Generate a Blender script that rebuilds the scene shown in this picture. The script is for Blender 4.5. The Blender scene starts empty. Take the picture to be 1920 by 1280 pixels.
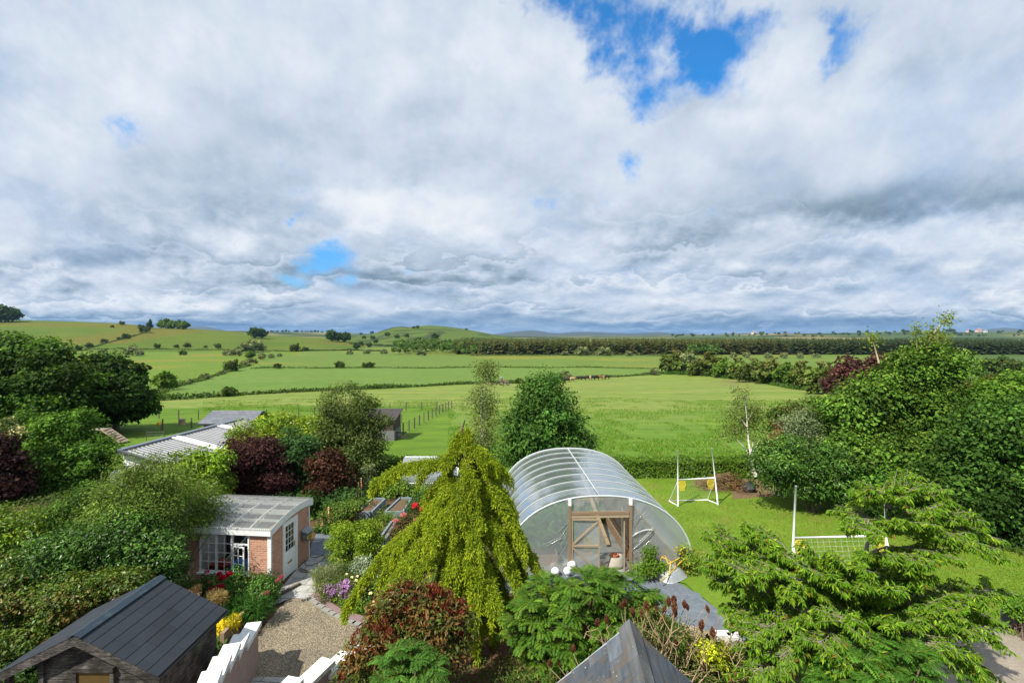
import bpy, math, random
import numpy as np
from mathutils import Vector
random.seed(5)
rng = np.random.default_rng(11)
SC = bpy.context.scene
COL = SC.collection
F, HZ, H = 907.0, 627.0, 9.0          # focal length in photo pixels, horizon row, eye height in metres
R = math.radians

# ------------------------------------------------------------------ terrain shape
def itp(x, pts):
    a = np.array(pts, float); return np.interp(x, a[:, 0], a[:, 1])
def sst(t):
    t = np.clip(t, 0, 1); return t*t*(3-2*t)
HILL_L = [(-2500, 560), (-600, 585), (-200, 596), (0, 600), (60, 601), (150, 603), (215, 606), (265, 610), (290, 614), (340, 615), (400, 619), (470, 624), (510, 629), (600, 633), (660, 641), (720, 652), (800, 660)]
HILL_G = [(560, 648), (620, 640), (660, 634), (690, 629), (715, 620), (738, 613.5), (755, 612), (770, 613.5), (785, 611.5), (805, 610), (830, 611.5), (865, 616), (900, 622), (935, 629), (980, 635), (1060, 645)]
RIDGE = [(-1500, 620), (0, 625), (450, 624), (500, 625), (600, 625), (700, 627), (900, 631), (1200, 631), (1300, 628), (1440, 625.5), (1560, 624.5), (1640, 623), (1720, 621.5), (1800, 622.5), (1880, 622), (2000, 621), (3000, 618)]
MOUNT = [(300, 630), (335, 625), (355, 614), (385, 614), (410, 618), (440, 626), (560, 640), (900, 630), (930, 626.5), (965, 622), (985, 620), (1000, 619.3), (1015, 621), (1030, 624.3), (1050, 624.6), (1075, 622.6), (1110, 622), (1140, 623.6), (1180, 625), (1210, 624), (1235, 622.4), (1262, 625.3), (1330, 628), (1375, 626), (1395, 624.6), (1425, 625.6), (1480, 628), (1700, 634), (1830, 622), (1862, 616.5), (1885, 615), (1920, 618), (1990, 622), (2200, 616), (3000, 612)]
def pxof(x, y): return 960+F*x/np.maximum(y, 1e-3)
def base_z(y):
    return np.interp(y, [0, 31, 160, 412, 700], [0, 0, -6.0, -8.3, -9.0])
def hill_terms(px, y):
    b = base_z(y)
    out = []
    for sky, Df, D, Dend, keep in ((HILL_L, 430, 800, 1150, .45), (HILL_G, 560, 1100, 1500, .2), (RIDGE, 1300, 2300, 3400, .3), (MOUNT, 6500, 9000, 14000, .7)):
        e = itp(px, sky)
        amp = np.maximum(0, H+(HZ-e)/F*D-base_z(D))
        if sky is HILL_L: amp = amp*np.interp(px, [680, 800], [1, 0])
        if sky is HILL_G: amp = amp*np.interp(px, [560, 640, 980, 1060], [0, 1, 1, 0])
        t = sst((y-Df)/(D-Df))*(1-(1-keep)*sst((y-D)/(Dend-D)))
        out.append(amp*t)
    return b, out
def zter(x, y):
    x = np.asarray(x, float); y = np.asarray(y, float)
    px = np.where(y > 5, pxof(x, np.maximum(y, 5)), 960)
    b, hs = hill_terms(px, y)
    z = b+sum(hs)
    k = sst((y-36)/60)
    return z+k*(.35*np.sin(x*.045+1.3)*np.sin(y*.031)+.15*np.sin(x*.13+y*.07))*np.clip(1.3-y/900, .0, 1)
DS = np.geomspace(5, 12000, 6000)
def gd(px, py):                        # depth of the ground along the sight line of a photo pixel
    z = H-(py-HZ)/F*DS
    g = zter((px-960)/F*DS, DS)
    i = np.argmax(g >= z)
    return float(DS[i]) if g[i] >= z[i] else 2000.
def P(px, py, d): return np.array([(px-960)/F*d, d, H-(py-HZ)/F*d])
def G(px, py):
    d = gd(px, py); x = (px-960)/F*d
    return np.array([x, d, float(zter(x, d))])
def GX(px, d):
    x = (px-960)/F*d; return np.array([x, d, float(zter(x, d))])

# ------------------------------------------------------------------ materials
class NT:
    def __init__(s, nt): s.nt = nt
    def n(s, t, **kw):
        nd = s.nt.nodes.new(t)
        for k, v in kw.items():
            if k.startswith('i_'):
                key = k[2:]
                key = int(key) if key.isdigit() else key.replace('_', ' ')
                if hasattr(v, 'is_output'): s.nt.links.new(v, nd.inputs[key])
                else: nd.inputs[key].default_value = v
            else: setattr(nd, k, v)
        return nd
    def l(s, a, b): s.nt.links.new(a, b)
    def m(s, op, a, b=0., c=0.):
        nd = s.nt.nodes.new('ShaderNodeMath'); nd.operation = op
        for i, v in enumerate((a, b, c)):
            if hasattr(v, 'is_output'): s.nt.links.new(v, nd.inputs[i])
            else: nd.inputs[i].default_value = v
        return nd.outputs[0]
    def noise(s, vec, scale, detail=4, rough=.55, dist=0.):
        nd = s.n('ShaderNodeTexNoise'); nd.inputs['Scale'].default_value = scale; nd.inputs['Detail'].default_value = detail
        nd.inputs['Roughness'].default_value = rough; nd.inputs['Distortion'].default_value = dist
        if vec is not None: s.l(vec, nd.inputs['Vector'])
        return nd.outputs['Fac']
    def ramp(s, fac, stops):
        nd = s.n('ShaderNodeValToRGB'); el = nd.color_ramp.elements
        while len(el) < len(stops): el.new(.5)
        for e, (p, c) in zip(el, stops):
            e.position = p; e.color = (*c, 1) if len(c) == 3 else c
        s.l(fac, nd.inputs['Fac']); return nd.outputs['Color']
    def mix(s, fac, a, b, mode='MIX'):
        nd = s.n('ShaderNodeMix'); nd.data_type = 'RGBA'; nd.blend_type = mode
        for k, v in ((0, fac), (6, a), (7, b)):
            if hasattr(v, 'is_output'): s.l(v, nd.inputs[k])
            else: nd.inputs[k].default_value = v if k == 0 or len(v) == 4 else (*v, 1)
        return nd.outputs[2]
    def mapping(s, vec, scale=(1, 1, 1), rot=(0, 0, 0)):
        nd = s.n('ShaderNodeMapping'); nd.inputs['Scale'].default_value = scale; nd.inputs['Rotation'].default_value = rot
        s.l(vec, nd.inputs['Vector']); return nd.outputs[0]
def newmat(name):
    m = bpy.data.materials.new(name); m.use_nodes = True
    nt = NT(m.node_tree); m.node_tree.nodes.clear()
    out = nt.n('ShaderNodeOutputMaterial'); return m, nt, out
def principled(nt, out, col, rough=.6, bump=None, bstr=.3, bdist=.02, spec=.4, metal=0.):
    b = nt.n('ShaderNodeBsdfPrincipled')
    if hasattr(col, 'is_output'): nt.l(col, b.inputs['Base Color'])
    else: b.inputs['Base Color'].default_value = (*col, 1)
    if hasattr(rough, 'is_output'): nt.l(rough, b.inputs['Roughness'])
    else: b.inputs['Roughness'].default_value = rough
    b.inputs['Specular IOR Level'].default_value = spec; b.inputs['Metallic'].default_value = metal
    if bump is not None:
        bn = nt.n('ShaderNodeBump'); bn.inputs['Strength'].default_value = bstr; bn.inputs['Distance'].default_value = bdist
        nt.l(bump, bn.inputs['Height']); nt.l(bn.outputs[0], b.inputs['Normal'])
    nt.l(b.outputs[0], out.inputs['Surface']); return b
_mc = {}
def basic(name, col, rough=.6, var=.25, scale=6., bump=.2, metal=0., spec=.4, stretch=(1, 1, 1), dirt=None):
    """solid colour with mottled variation and a little relief"""
    if name in _mc: return _mc[name]
    m, nt, out = newmat(name)
    tc = nt.n('ShaderNodeTexCoord').outputs['Object']
    v = nt.mapping(tc, stretch)
    a = nt.noise(v, scale, 6, .6); b = nt.noise(v, scale*7, 4, .6)
    lo = tuple(c*(1-var) for c in col); hi = tuple(min(1, c*(1+var)) for c in col)
    c = nt.mix(nt.m('ADD', nt.m('MULTIPLY', a, .7), nt.m('MULTIPLY', b, .3)), lo, hi)
    if dirt:
        f = nt.m('MULTIPLY', nt.m('SMOOTH_MIN', nt.m('MAXIMUM', nt.m('SUBTRACT', nt.noise(v, scale*1.7, 7, .7), .52), 0), .12, .02), 6.)
        c = nt.mix(f, c, dirt)
    principled(nt, out, c, rough, b, bump, .01, spec, metal)
    _mc[name] = m; return m
GAIN = (1.50, 1.42, 1.08)
def leafmat(name, rough=.5, trans=.35, spec=.2, tint=(1.25, 1.15, .5)):
    if name in _mc: return _mc[name]
    m, nt, out = newmat(name)
    at = nt.n('ShaderNodeAttribute'); at.attribute_name = 'Col'
    lc = nt.mix(1., at.outputs['Color'], GAIN, 'MULTIPLY')
    b = nt.n('ShaderNodeBsdfPrincipled'); nt.l(lc, b.inputs['Base Color'])
    b.inputs['Roughness'].default_value = rough; b.inputs['Specular IOR Level'].default_value = spec
    t = nt.n('ShaderNodeBsdfTranslucent')
    nt.l(nt.mix(1., lc, tint, 'MULTIPLY'), t.inputs['Color'])
    mx = nt.n('ShaderNodeMixShader'); mx.inputs[0].default_value = trans
    nt.l(b.outputs[0], mx.inputs[1]); nt.l(t.outputs[0], mx.inputs[2]); nt.l(mx.outputs[0], out.inputs['Surface'])
    _mc[name] = m; return m

# ------------------------------------------------------------------ mesh building
class MB:
    """collects vertices, faces and (optionally) colours; build() links them as ONE mesh object"""
    def __init__(s): s.V = []; s.F = []; s.C = []; s.n = 0
    def add(s, V, Fc, col=None):
        V = np.asarray(V, float).reshape(-1, 3)
        s.V.append(V)
        for f in (Fc if isinstance(Fc, list) and len(Fc) and isinstance(Fc[0], np.ndarray) else [Fc]):
            f = np.asarray(f, int)
            if f.size: s.F.append(f+s.n)
        c = np.ones((len(V), 3)) if col is None else np.broadcast_to(np.asarray(col, float), (len(V), 3))
        s.C.append(c); s.n += len(V); return s
    def box(s, c, size, rz=0., rx=0., ry=0.):
        x, y, z = (a/2 for a in size)
        V = np.array([(i*x, j*y, k*z) for k in (-1, 1) for j in (-1, 1) for i in (-1, 1)], float)
        V = rot(V, rx, ry, rz)+np.asarray(c, float)
        return s.add(V, np.array([(0, 2, 3, 1), (4, 5, 7, 6), (0, 1, 5, 4), (2, 6, 7, 3), (0, 4, 6, 2), (1, 3, 7, 5)]))
    def bbox(s, a, b):
        a = np.asarray(a, float); b = np.asarray(b, float); return s.box((a+b)/2, np.abs(b-a))
    def beam(s, p, q, w, h, up=(0, 0, 1)):
        p = np.asarray(p, float); q = np.asarray(q, float); d = q-p; L = np.linalg.norm(d); d = d/L
        u = np.asarray(up, float); sd = np.cross(d, u); sd /= np.linalg.norm(sd)+1e-9; u = np.cross(sd, d)
        V = [o+i*sd*w/2+j*u*h/2 for o in (p, q) for (i, j) in ((-1, -1), (1, -1), (1, 1), (-1, 1))]
        return s.add(V, np.array([(0, 1, 2, 3), (7, 6, 5, 4), (0, 4, 5, 1), (1, 5, 6, 2), (2, 6, 7, 3), (3, 7, 4, 0)]))
    def prism(s, poly, off):
        p = np.asarray(poly, float); n = len(p); q = p+np.asarray(off, float)
        s.add(np.vstack([p, q]), [np.array([list(range(n))[::-1]]), np.array([list(range(n, 2*n))]), np.array([(i, (i+1) % n, n+(i+1) % n, n+i) for i in range(n)])])
        return s
    def quad(s, *p): return s.add(p, np.array([tuple(range(len(p)))]))
    def tube(s, pts, r, n=6, cap=True, col=None):
        pts = np.asarray(pts, float); m = len(pts); r = np.broadcast_to(np.asarray(r, float), (m,))
        t = np.gradient(pts, axis=0); t /= np.linalg.norm(t, axis=1, keepdims=True)+1e-9
        ref = np.array([0, 0, 1.]) if abs(t[:, 2]).mean() < .8 else np.array([1., 0, 0])
        a = np.cross(t, ref); a /= np.linalg.norm(a, axis=1, keepdims=True)+1e-9; b = np.cross(t, a)
        th = np.linspace(0, 2*np.pi, n, endpoint=False)
        V = pts[:, None]+r[:, None, None]*(np.cos(th)[None, :, None]*a[:, None]+np.sin(th)[None, :, None]*b[:, None])
        i, j = np.meshgrid(np.arange(m-1), np.arange(n), indexing='ij'); k = (j+1) % n
        Fq = np.stack([i*n+j, i*n+k, (i+1)*n+k, (i+1)*n+j], -1).reshape(-1, 4)
        fs = [Fq]
        if cap: fs += [np.array([list(range(n))]), np.array([list(range((m-1)*n, m*n))[::-1]])]
        return s.add(V.reshape(-1, 3), fs, col)
    def lathe(s, prof, c=(0, 0, 0), n=14, cap=True, sx=1, sy=1):
        prof = np.asarray(prof, float); m = len(prof); th = np.linspace(0, 2*np.pi, n, endpoint=False)
        V = np.stack([prof[:, None, 0]*np.cos(th)*sx, prof[:, None, 0]*np.sin(th)*sy, np.repeat(prof[:, None, 1], n, 1)], -1).reshape(-1, 3)+np.asarray(c, float)
        i, j = np.meshgrid(np.arange(m-1), np.arange(n), indexing='ij'); k = (j+1) % n
        fs = [np.stack([i*n+j, i*n+k, (i+1)*n+k, (i+1)*n+j], -1).reshape(-1, 4)]
        if cap: fs += [np.array([list(range(n))[::-1]]), np.array([list(range((m-1)*n, m*n))])]
        return s.add(V, fs)
    def grid(s, V, nu, nv, col=None):
        i, j = np.meshgrid(np.arange(nu-1), np.arange(nv-1), indexing='ij')
        return s.add(V, np.stack([i*nv+j, (i+1)*nv+j, (i+1)*nv+j+1, i*nv+j+1], -1).reshape(-1, 4), col)
    def leaves(s, B, U, N, L, Wd, col, fold=.12):
        n = len(B); U = U/(np.linalg.norm(U, axis=1, keepdims=True)+1e-9)
        S = np.cross(U, N); S /= np.linalg.norm(S, axis=1, keepdims=True)+1e-9; Nn = np.cross(S, U)
        L = np.broadcast_to(np.asarray(L, float), (n,))[:, None]; Wd = np.broadcast_to(np.asarray(Wd, float), (n,))[:, None]
        mid = B+U*L*.45+Nn*L*fold
        V = np.stack([B, mid+S*Wd/2, B+U*L, mid-S*Wd/2], 1).reshape(-1, 3)
        c = np.repeat(np.broadcast_to(np.asarray(col, float), (n, 3)), 4, 0)
        return s.add(V, np.arange(4*n).reshape(n, 4), c)
    def build(s, name, mat, parent=None, smooth=False, loc=None, uv=False, color=True):
        me = bpy.data.meshes.new(name)
        V = np.vstack(s.V); nl = sum(f.size for f in s.F); npo = sum(len(f) for f in s.F)
        me.vertices.add(len(V)); me.vertices.foreach_set('co', V.astype(np.float32).ravel())
        me.loops.add(nl); me.polygons.add(npo)
        li = np.concatenate([f.ravel() for f in s.F]).astype(np.int32)
        tot = np.concatenate([np.full(len(f), f.shape[1]) for f in s.F])
        st = np.concatenate([[0], np.cumsum(tot)[:-1]])
        me.loops.foreach_set('vertex_index', li)
        me.polygons.foreach_set('loop_start', st.astype(np.int32))
        try: me.polygons.foreach_set('loop_total', tot.astype(np.int32))
        except Exception: pass
        me.polygons.foreach_set('use_smooth', np.full(npo, bool(smooth)))
        if color:
            a = me.color_attributes.new('Col', 'FLOAT_COLOR', 'POINT')
            c = np.ones((len(V), 4), np.float32); c[:, :3] = np.vstack(s.C); a.data.foreach_set('color', c.ravel())
        me.update(calc_edges=True); me.validate()
        if uv:
            nr = np.empty(npo*3, np.float32); me.polygons.foreach_get('normal', nr); nr = np.repeat(nr.reshape(-1, 3), tot, 0)
            p = V[li]; ax = np.abs(nr).argmax(1)
            q = np.where((ax == 0)[:, None], p[:, [1, 2]], np.where((ax == 1)[:, None], p[:, [0, 2]], p[:, [0, 1]]))
            me.uv_layers.new(name='UVMap').data.foreach_set('uv', q.astype(np.float32).ravel())
        if mat: me.materials.append(mat)
        o = bpy.data.objects.new(name, me); COL.objects.link(o)
        if parent: o.parent = parent
        if loc is not None: o.location = loc
        return o
def rot(V, rx=0., ry=0., rz=0.):
    V = np.asarray(V, float)
    for ang, (i, j) in ((rx, (1, 2)), (ry, (2, 0)), (rz, (0, 1))):
        if ang:
            c, s_ = math.cos(ang), math.sin(ang); W_ = V.copy()
            W_[..., i] = c*V[..., i]-s_*V[..., j]; W_[..., j] = s_*V[..., i]+c*V[..., j]; V = W_
    return V
def tag(o, label=None, cat=None, group=None, kind=None):
    for k, v in (('label', label), ('category', cat), ('group', group), ('kind', kind)):
        if v: o[k] = v
    return o
def thing(name, label, cat, loc=(0, 0, 0), rz=0., group=None):
    o = bpy.data.objects.new(name, None); COL.objects.link(o)
    o.location = [float(a) for a in loc]; o.rotation_euler = (0, 0, rz); o.empty_display_size = .3
    return tag(o, label, cat, group)
def struct(name, mb, m, **k): return tag(mb.build(name, m, **k), kind='structure')
def dup(root, loc, rz=0., label=None, group=None, sc=1.):
    r = root.copy(); COL.objects.link(r); r.location = [float(a) for a in loc]; r.rotation_euler = (0, 0, rz); r.scale = (sc, sc, sc)
    if label: r['label'] = label
    if group: r['group'] = group
    for ch in list(root.children):
        c = ch.copy(); COL.objects.link(c); c.parent = r
        for g in ch.children:
            d = g.copy(); COL.objects.link(d); d.parent = c
    return r
def rd(n):
    v = rng.normal(size=(n, 3)); return v/np.linalg.norm(v, axis=1, keepdims=True)
def nrm(v): return v/(np.linalg.norm(v, axis=-1, keepdims=True)+1e-9)
def arc(p, q, sag=0., n=6, wob=0.):
    p = np.asarray(p, float); q = np.asarray(q, float); t = np.linspace(0, 1, n)[:, None]
    v = p+(q-p)*t; v[:, 2] += (sag*4*t*(1-t))[:, 0]
    if wob: v[1:-1] += rng.normal(size=(n-2, 3))*wob
    return v
# ------------------------------------------------------------------ camera, sun, sky
cam = bpy.data.cameras.new('camera'); co = bpy.data.objects.new('camera', cam); COL.objects.link(co)
cam.sensor_width = 36; cam.lens = F/1920*36; cam.clip_end = 60000; cam.clip_start = .1
co.location = (0, 0, H); co.rotation_euler = (R(90), 0, 0); cam.shift_y = -(640-HZ)/1920
SC.camera = co
cy_ = SC.cycles
cy_.max_bounces = 6; cy_.diffuse_bounces = 3; cy_.glossy_bounces = 3; cy_.transmission_bounces = 4; cy_.transparent_max_bounces = 10; cy_.volume_bounces = 0
cy_.caustics_reflective = False; cy_.caustics_refractive = False
SC.view_settings.view_transform = 'Standard'; SC.view_settings.look = 'None'; SC.view_settings.gamma = 1
EXPO = .66
SC.view_settings.exposure = EXPO
SUNV = np.array([-.68, -.66, 1.1]); SUNV /= np.linalg.norm(SUNV)
sl = bpy.data.lights.new('sun', 'SUN'); so = bpy.data.objects.new('sun', sl); COL.objects.link(so)
sl.energy = 4.6; sl.angle = R(.55); sl.color = (1, .94, .82)
so.rotation_euler = Vector(-SUNV).to_track_quat('-Z', 'Y').to_euler(); so.location = (-20, -12, 40)

wd = bpy.data.worlds.new('World'); SC.world = wd; wd.use_nodes = True
wd.cycles.sampling_method = 'NONE'
wd.node_tree.nodes.clear(); N_ = NT(wd.node_tree)
wout = N_.n('ShaderNodeOutputWorld'); bg = N_.n('ShaderNodeBackground')
SKY_S = .1; bg.inputs['Strength'].default_value = SKY_S
sky = N_.n('ShaderNodeTexSky'); sky.sky_type = 'NISHITA'; sky.sun_disc = False
sky.sun_elevation = math.asin(SUNV[2]); sky.sun_rotation = math.atan2(SUNV[0], SUNV[1]); sky.air_density = 1.; sky.dust_density = .4; sky.ozone_density = 2.5
class E_:                                # small arithmetic on shader sockets
    def __init__(s, v): s.v = v
    def __add__(s, o): return E_(N_.m('ADD', s.v, ev(o)))
    __radd__ = __add__
    def __sub__(s, o): return E_(N_.m('SUBTRACT', s.v, ev(o)))
    def __rsub__(s, o): return E_(N_.m('SUBTRACT', ev(o), s.v))
    def __mul__(s, o): return E_(N_.m('MULTIPLY', s.v, ev(o)))
    __rmul__ = __mul__
    def __truediv__(s, o): return E_(N_.m('DIVIDE', s.v, ev(o)))
    def max(s, o): return E_(N_.m('MAXIMUM', s.v, ev(o)))
    def min(s, o): return E_(N_.m('MINIMUM', s.v, ev(o)))
    def pw(s, o): return E_(N_.m('POWER', s.v, ev(o)))
    def exp(s): return E_(N_.m('EXPONENT', s.v))
def ev(o): return o.v if isinstance(o, E_) else o
def estep(x, a, b):
    nd = N_.n('ShaderNodeMapRange'); nd.interpolation_type = 'SMOOTHSTEP'
    N_.l(x.v, nd.inputs[0]); nd.inputs[1].default_value = a; nd.inputs[2].default_value = b
    return E_(nd.outputs[0])
tcw = N_.n('ShaderNodeTexCoord').outputs['Generated']
sep = N_.n('ShaderNodeSeparateXYZ'); N_.l(tcw, sep.inputs[0])
X, Y, Z = (E_(sep.outputs[i]) for i in range(3))
Yp = Y.max(.05)
U, Wv = X/Yp, Z/Yp                       # bearing and elevation tangents ahead of the house
def comb(a, b, c=0.):
    nd = N_.n('ShaderNodeCombineXYZ')
    for i, v in enumerate((a, b, c)):
        if isinstance(v, E_): N_.l(v.v, nd.inputs[i])
        else: nd.inputs[i].default_value = v
    return nd.outputs[0]
Zc = Wv.max(0.)
def ln(x): return E_(N_.m('LOGARITHM', x.v, math.e))
def fbm(vec, sc, det=6, ro=.55, di=0.): return E_(N_.noise(vec, sc, det, ro, di))
# the cloud deck in perspective: wide and tall overhead, flattened towards the horizon
cx, cy = U/(Zc*.28+.46), ln(Zc+.10)*.95
def vor(vec, sc, det=3., ro=.5):
    nd = N_.n('ShaderNodeTexVoronoi'); nd.feature = 'F1'; nd.inputs['Scale'].default_value = sc; nd.inputs['Detail'].default_value = det; nd.inputs['Roughness'].default_value = ro
    nd.normalize = True; N_.l(vec, nd.inputs['Vector']); return 1.-E_(nd.outputs['Distance'])
nA = fbm(comb(cx, cy, 3.7), 1.5, 5, .5, 0)
nAu = fbm(comb(cx-.10, cy+.24, 3.7), 1.5, 3, .5, 0)
nB = fbm(comb(cx, cy, 9.2), 3.6, 6, .58, 0)
nBu = fbm(comb(cx-.015, cy+.055, 9.2), 3.6, 4, .58, 0)
nC = fbm(comb(cx*1.3, cy, 5.5), 7.5, 5, .6, 0)
pfv = vor(comb(cx*1.25+(nB-.5)*.30, cy*1.2+(nC-.5)*.16), 4.2, 3., .6)      # cauliflower heads
def blob(px, py, sx, sy, a):
    u, w = (px-960)/F, (HZ-py)/F
    dx = (U-u)*(F/sx); dy = (Wv-w)*(F/sy)
    return (dx*dx+dy*dy).__mul__(-1.).exp()*a
U0, W0 = U, Wv
soft = Zc*1.6+.35
U = U+((nB-.5)*.20+(nA-.5)*.10)*soft; Wv = Wv+((nBu-.5)*.16+(nAu-.5)*.10)*soft
# holes to the blue
hole = blob(1100, 25, 100, 80, .85)
for a in ((1215, 60, 130, 90, .5), (1340, 90, 60, 65, .75), (1290, 50, 130, 80, .42), (1590, 60, 60, 60, .85), (1480, 25, 100, 45, .6), (1400, 60, 60, 50, .5), (1170, 150, 120, 70, .38), (1270, 185, 60, 35, .3), (1195, 287, 55, 36, .58), (245, 232, 110, 30, .44), (572, 330, 40, 50, .52),
          (548, 405, 22, 22, .9), (622, 480, 64, 34, 1.15), (560, 505, 40, 22, .8), (645, 528, 34, 16, .8), (1002, 392, 44, 26, .85), (40, 55, 60, 30, .22), (185, 60, 60, 30, .2), (1010, 5, 60, 30, .4), (1700, 10, 40, 20, .3), (690, 285, 40, 30, .2)):
    hole = hole+blob(*a)
clear = estep(hole+(nB-.5)*2.2+(nC-.5)*1.3, .34, 1.15)*.95
# brightness of the cloud deck
low = estep(Wv*-1., -.36, -.05)
br = .595+(nC-.5)*.11+(nA-nAu)*(low*.3+.72)+(nB-nBu)*(low*.55+.42)+(nB-.5)*.16+(pfv-.62)*(low*.22+.14)
bank = E_(N_.m('FRACT', (ln(Zc+.05)*2.4+(nA-.5)*4.2+(nB-.5)*2.1+(pfv-.6)*1.7+10.3).v))   # banks of cumulus one behind the other: grey base, white head
bank = (bank/.90).min((1.-bank)/.10)
br = br+(bank.pw(1.4)-.38)*low*estep(nB*.45+nAu*.55, .42, .57)*.38
for a in ((1000, 120, 160, 130, .12), (1450, 130, 90, 60, .10), (1590, 190, 190, 80, .2), (1380, 205, 140, 40, .12), (690, 372, 90, 30, .26), (820, 395, 180, 60, .2), (480, 110, 130, 90, .08), (1830, 120, 120, 200, .05), (1690, 430, 200, 26, .20), (1880, 450, 100, 26, .2), (1150, 250, 200, 80, .06), (1080, 480, 60, 40, .12), (1230, 520, 60, 20, .12), (60, 280, 200, 60, .03),
          (1720, 378, 230, 45, -.34), (1540, 395, 180, 34, -.18), (1900, 330, 160, 80, -.10), (820, 505, 190, 34, -.28), (560, 430, 120, 60, -.10), (480, 250, 110, 50, -.08), (330, 350, 220, 60, -.06), (150, 470, 260, 60, -.13), (1650, 490, 300, 22, -.12), (1200, 440, 200, 50, -.08), (1060, 300, 120, 60, -.04), (330, 500, 300, 40, -.12)):
    br = br+blob(*a)
U, Wv = U0, W0
hz = estep(Wv*-1., -.07, -.012)
br = br-hz*.26
br = br.max(0.).min(1.)
def L3(r, g, b):                          # a displayed colour as the radiance that shows it
    f = lambda c: ((c/255+.055)/1.055)**2.4 if c > 10 else c/255/12.92
    k = 1/(SKY_S*2**EXPO); return (f(r)*k, f(g)*k, f(b)*k)
def cramp(fac, stops):
    nd = N_.n('ShaderNodeValToRGB'); el = nd.color_ramp.elements
    k = 12.
    while len(el) < len(stops): el.new(.5)
    for e, (p, c) in zip(el, stops): e.position = p; e.color = tuple(v/k for v in L3(*c))+(1,)
    N_.l(fac.v, nd.inputs[0])
    vm = N_.n('ShaderNodeVectorMath'); vm.operation = 'SCALE'; N_.l(nd.outputs[0], vm.inputs[0]); vm.inputs[3].default_value = k
    return vm.outputs[0]
cc = cramp(br, [(.0, (96, 120, 140)), (.25, (140, 162, 180)), (.45, (181, 198, 217)), (.62, (206, 218, 234)), (.8, (227, 235, 245)), (1., (242, 246, 250))])
chz = cramp(br, [(.0, (78, 118, 165)), (.3, (108, 146, 186)), (.55, (150, 178, 206)), (.8, (196, 210, 224)), (1., (228, 232, 236))])
thin = (1.-estep(nA*.7+nB*.3, .36, .53))*.55
cc = N_.mix(thin.v, cc, cramp(br, [(.0, (120, 152, 192)), (.5, (176, 201, 234)), (1., (226, 236, 248))]))
cc = N_.mix((hz*.9).v, cc, chz)
blue = N_.mix(1., sky.outputs[0], N_.mix(low.v, (.07, .86, 1.38, 1), (.42, .72, 1.02, 1)), 'MULTIPLY')
final = N_.mix(clear.v, cc, blue)
below = estep(Z*-1., .0, .05)
final = N_.mix(below.v, final, (*[c for c in L3(70, 90, 60)], 1))
N_.l(final, bg.inputs['Color']); N_.l(bg.outputs[0], wout.inputs['Surface'])

# ------------------------------------------------------------------ the land
def vnoise(x, y, seed=0):                 # cheap value noise for field colours
    r = np.random.default_rng(seed); t = r.random((64, 64))
    xi, yi = np.floor(x).astype(int), np.floor(y).astype(int); fx, fy = x-xi, y-yi
    fx = fx*fx*(3-2*fx); fy = fy*fy*(3-2*fy); g = lambda i, j: t[(xi+i) % 64, (yi+j) % 64]
    return (g(0, 0)*(1-fx)+g(1, 0)*fx)*(1-fy)+(g(0, 1)*(1-fx)+g(1, 1)*fx)*fy
def dline(pts): return np.array([(p, gd(p, q)) for p, q in pts])
B1 = dline([(-600, 790), (-100, 772), (280, 752), (430, 742), (600, 733), (760, 726), (935, 719), (1050, 712), (1140, 706), (1240, 700), (1330, 701), (1420, 712), (1500, 730), (1700, 760), (2400, 800)])
B2 = dline([(-600, 700), (300, 692), (480, 690), (960, 688.5), (1240, 688), (2400, 690)])
B3 = dline([(-600, 676), (480, 667), (880, 665.5), (1250, 665.5), (2400, 663)])
DG = dline([(282, 752), (310, 722), (385, 707), (435, 690), (500, 672), (560, 664)])
pxs = np.concatenate([np.linspace(-3000, -420, 60), np.arange(-400, 2321, 3.), np.linspace(2350, 4900, 60)])
ds = np.concatenate([[3.2], np.geomspace(4, 30, 60), np.geomspace(30.6, 1400, 330), np.geomspace(1430, 14500, 90)])
PX, DD = np.meshgrid(pxs, ds, indexing='ij')
XX = (PX-960)/F*DD; ZZ = zter(XX, DD); ZZ = np.where(DD < 31, ZZ-.03, ZZ)
hs_b, hs_t = hill_terms(PX, DD)
n_a = vnoise(XX/40, DD/40, 1); n_b = vnoise(XX/9, DD/9, 2); n_c = vnoise(XX/140, DD/60, 3); n_s = vnoise(XX/60, DD/2.2, 4)
def lerp(a, b, t): return a+(b-a)*t[..., None]
swa = (1+.07*np.sin(DD*1.25+XX*.10+2*n_a)*sst((DD-60)/30))[..., None]
col = np.zeros(PX.shape+(3,)); c3 = lambda *v: np.broadcast_to(np.array(v, float), col.shape)
near = lerp(lerp(c3(.134, .208, .036), c3(.190, .232, .060), np.clip(n_s*1.2-.1+.4*(n_b-.5), 0, 1)), c3(.100, .192, .024), sst((80-DD)/40))
mid = lerp(c3(.098, .182, .032), c3(.128, .196, .042), np.clip(n_s*.7+n_a*.3, 0, 1))
far = lerp(c3(.110, .175, .034), c3(.160, .188, .030), sst((vnoise(XX/70, DD/26, 9)-.52)*4))
farL = lerp(c3(.110, .180, .024), c3(.165, .18, .028), sst((vnoise(XX/60, DD/28, 5)-.55)*4))
col[:] = near*swa
b1 = np.interp(PX, B1[:, 0], B1[:, 1]); b2 = np.interp(PX, B2[:, 0], B2[:, 1]); b3 = np.interp(PX, B3[:, 0], B3[:, 1])
col = np.where((DD > b1)[..., None], mid, col); col = np.where((DD > b2)[..., None], far, col)
dgd = np.interp(PX, DG[:, 0], DG[:, 1]); left = (PX < 565) & (DD > np.maximum(dgd, b1)) & (PX > -5000)
col = np.where(left[..., None], farL, col)
hillc = lerp(lerp(c3(.070, .122, .014), c3(.105, .140, .018), n_a), c3(.115, .120, .018), sst((vnoise(XX/120, DD/50, 8)-.6)*5))
col = np.where(((hs_t[0] > .8))[..., None], hillc, col)
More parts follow.
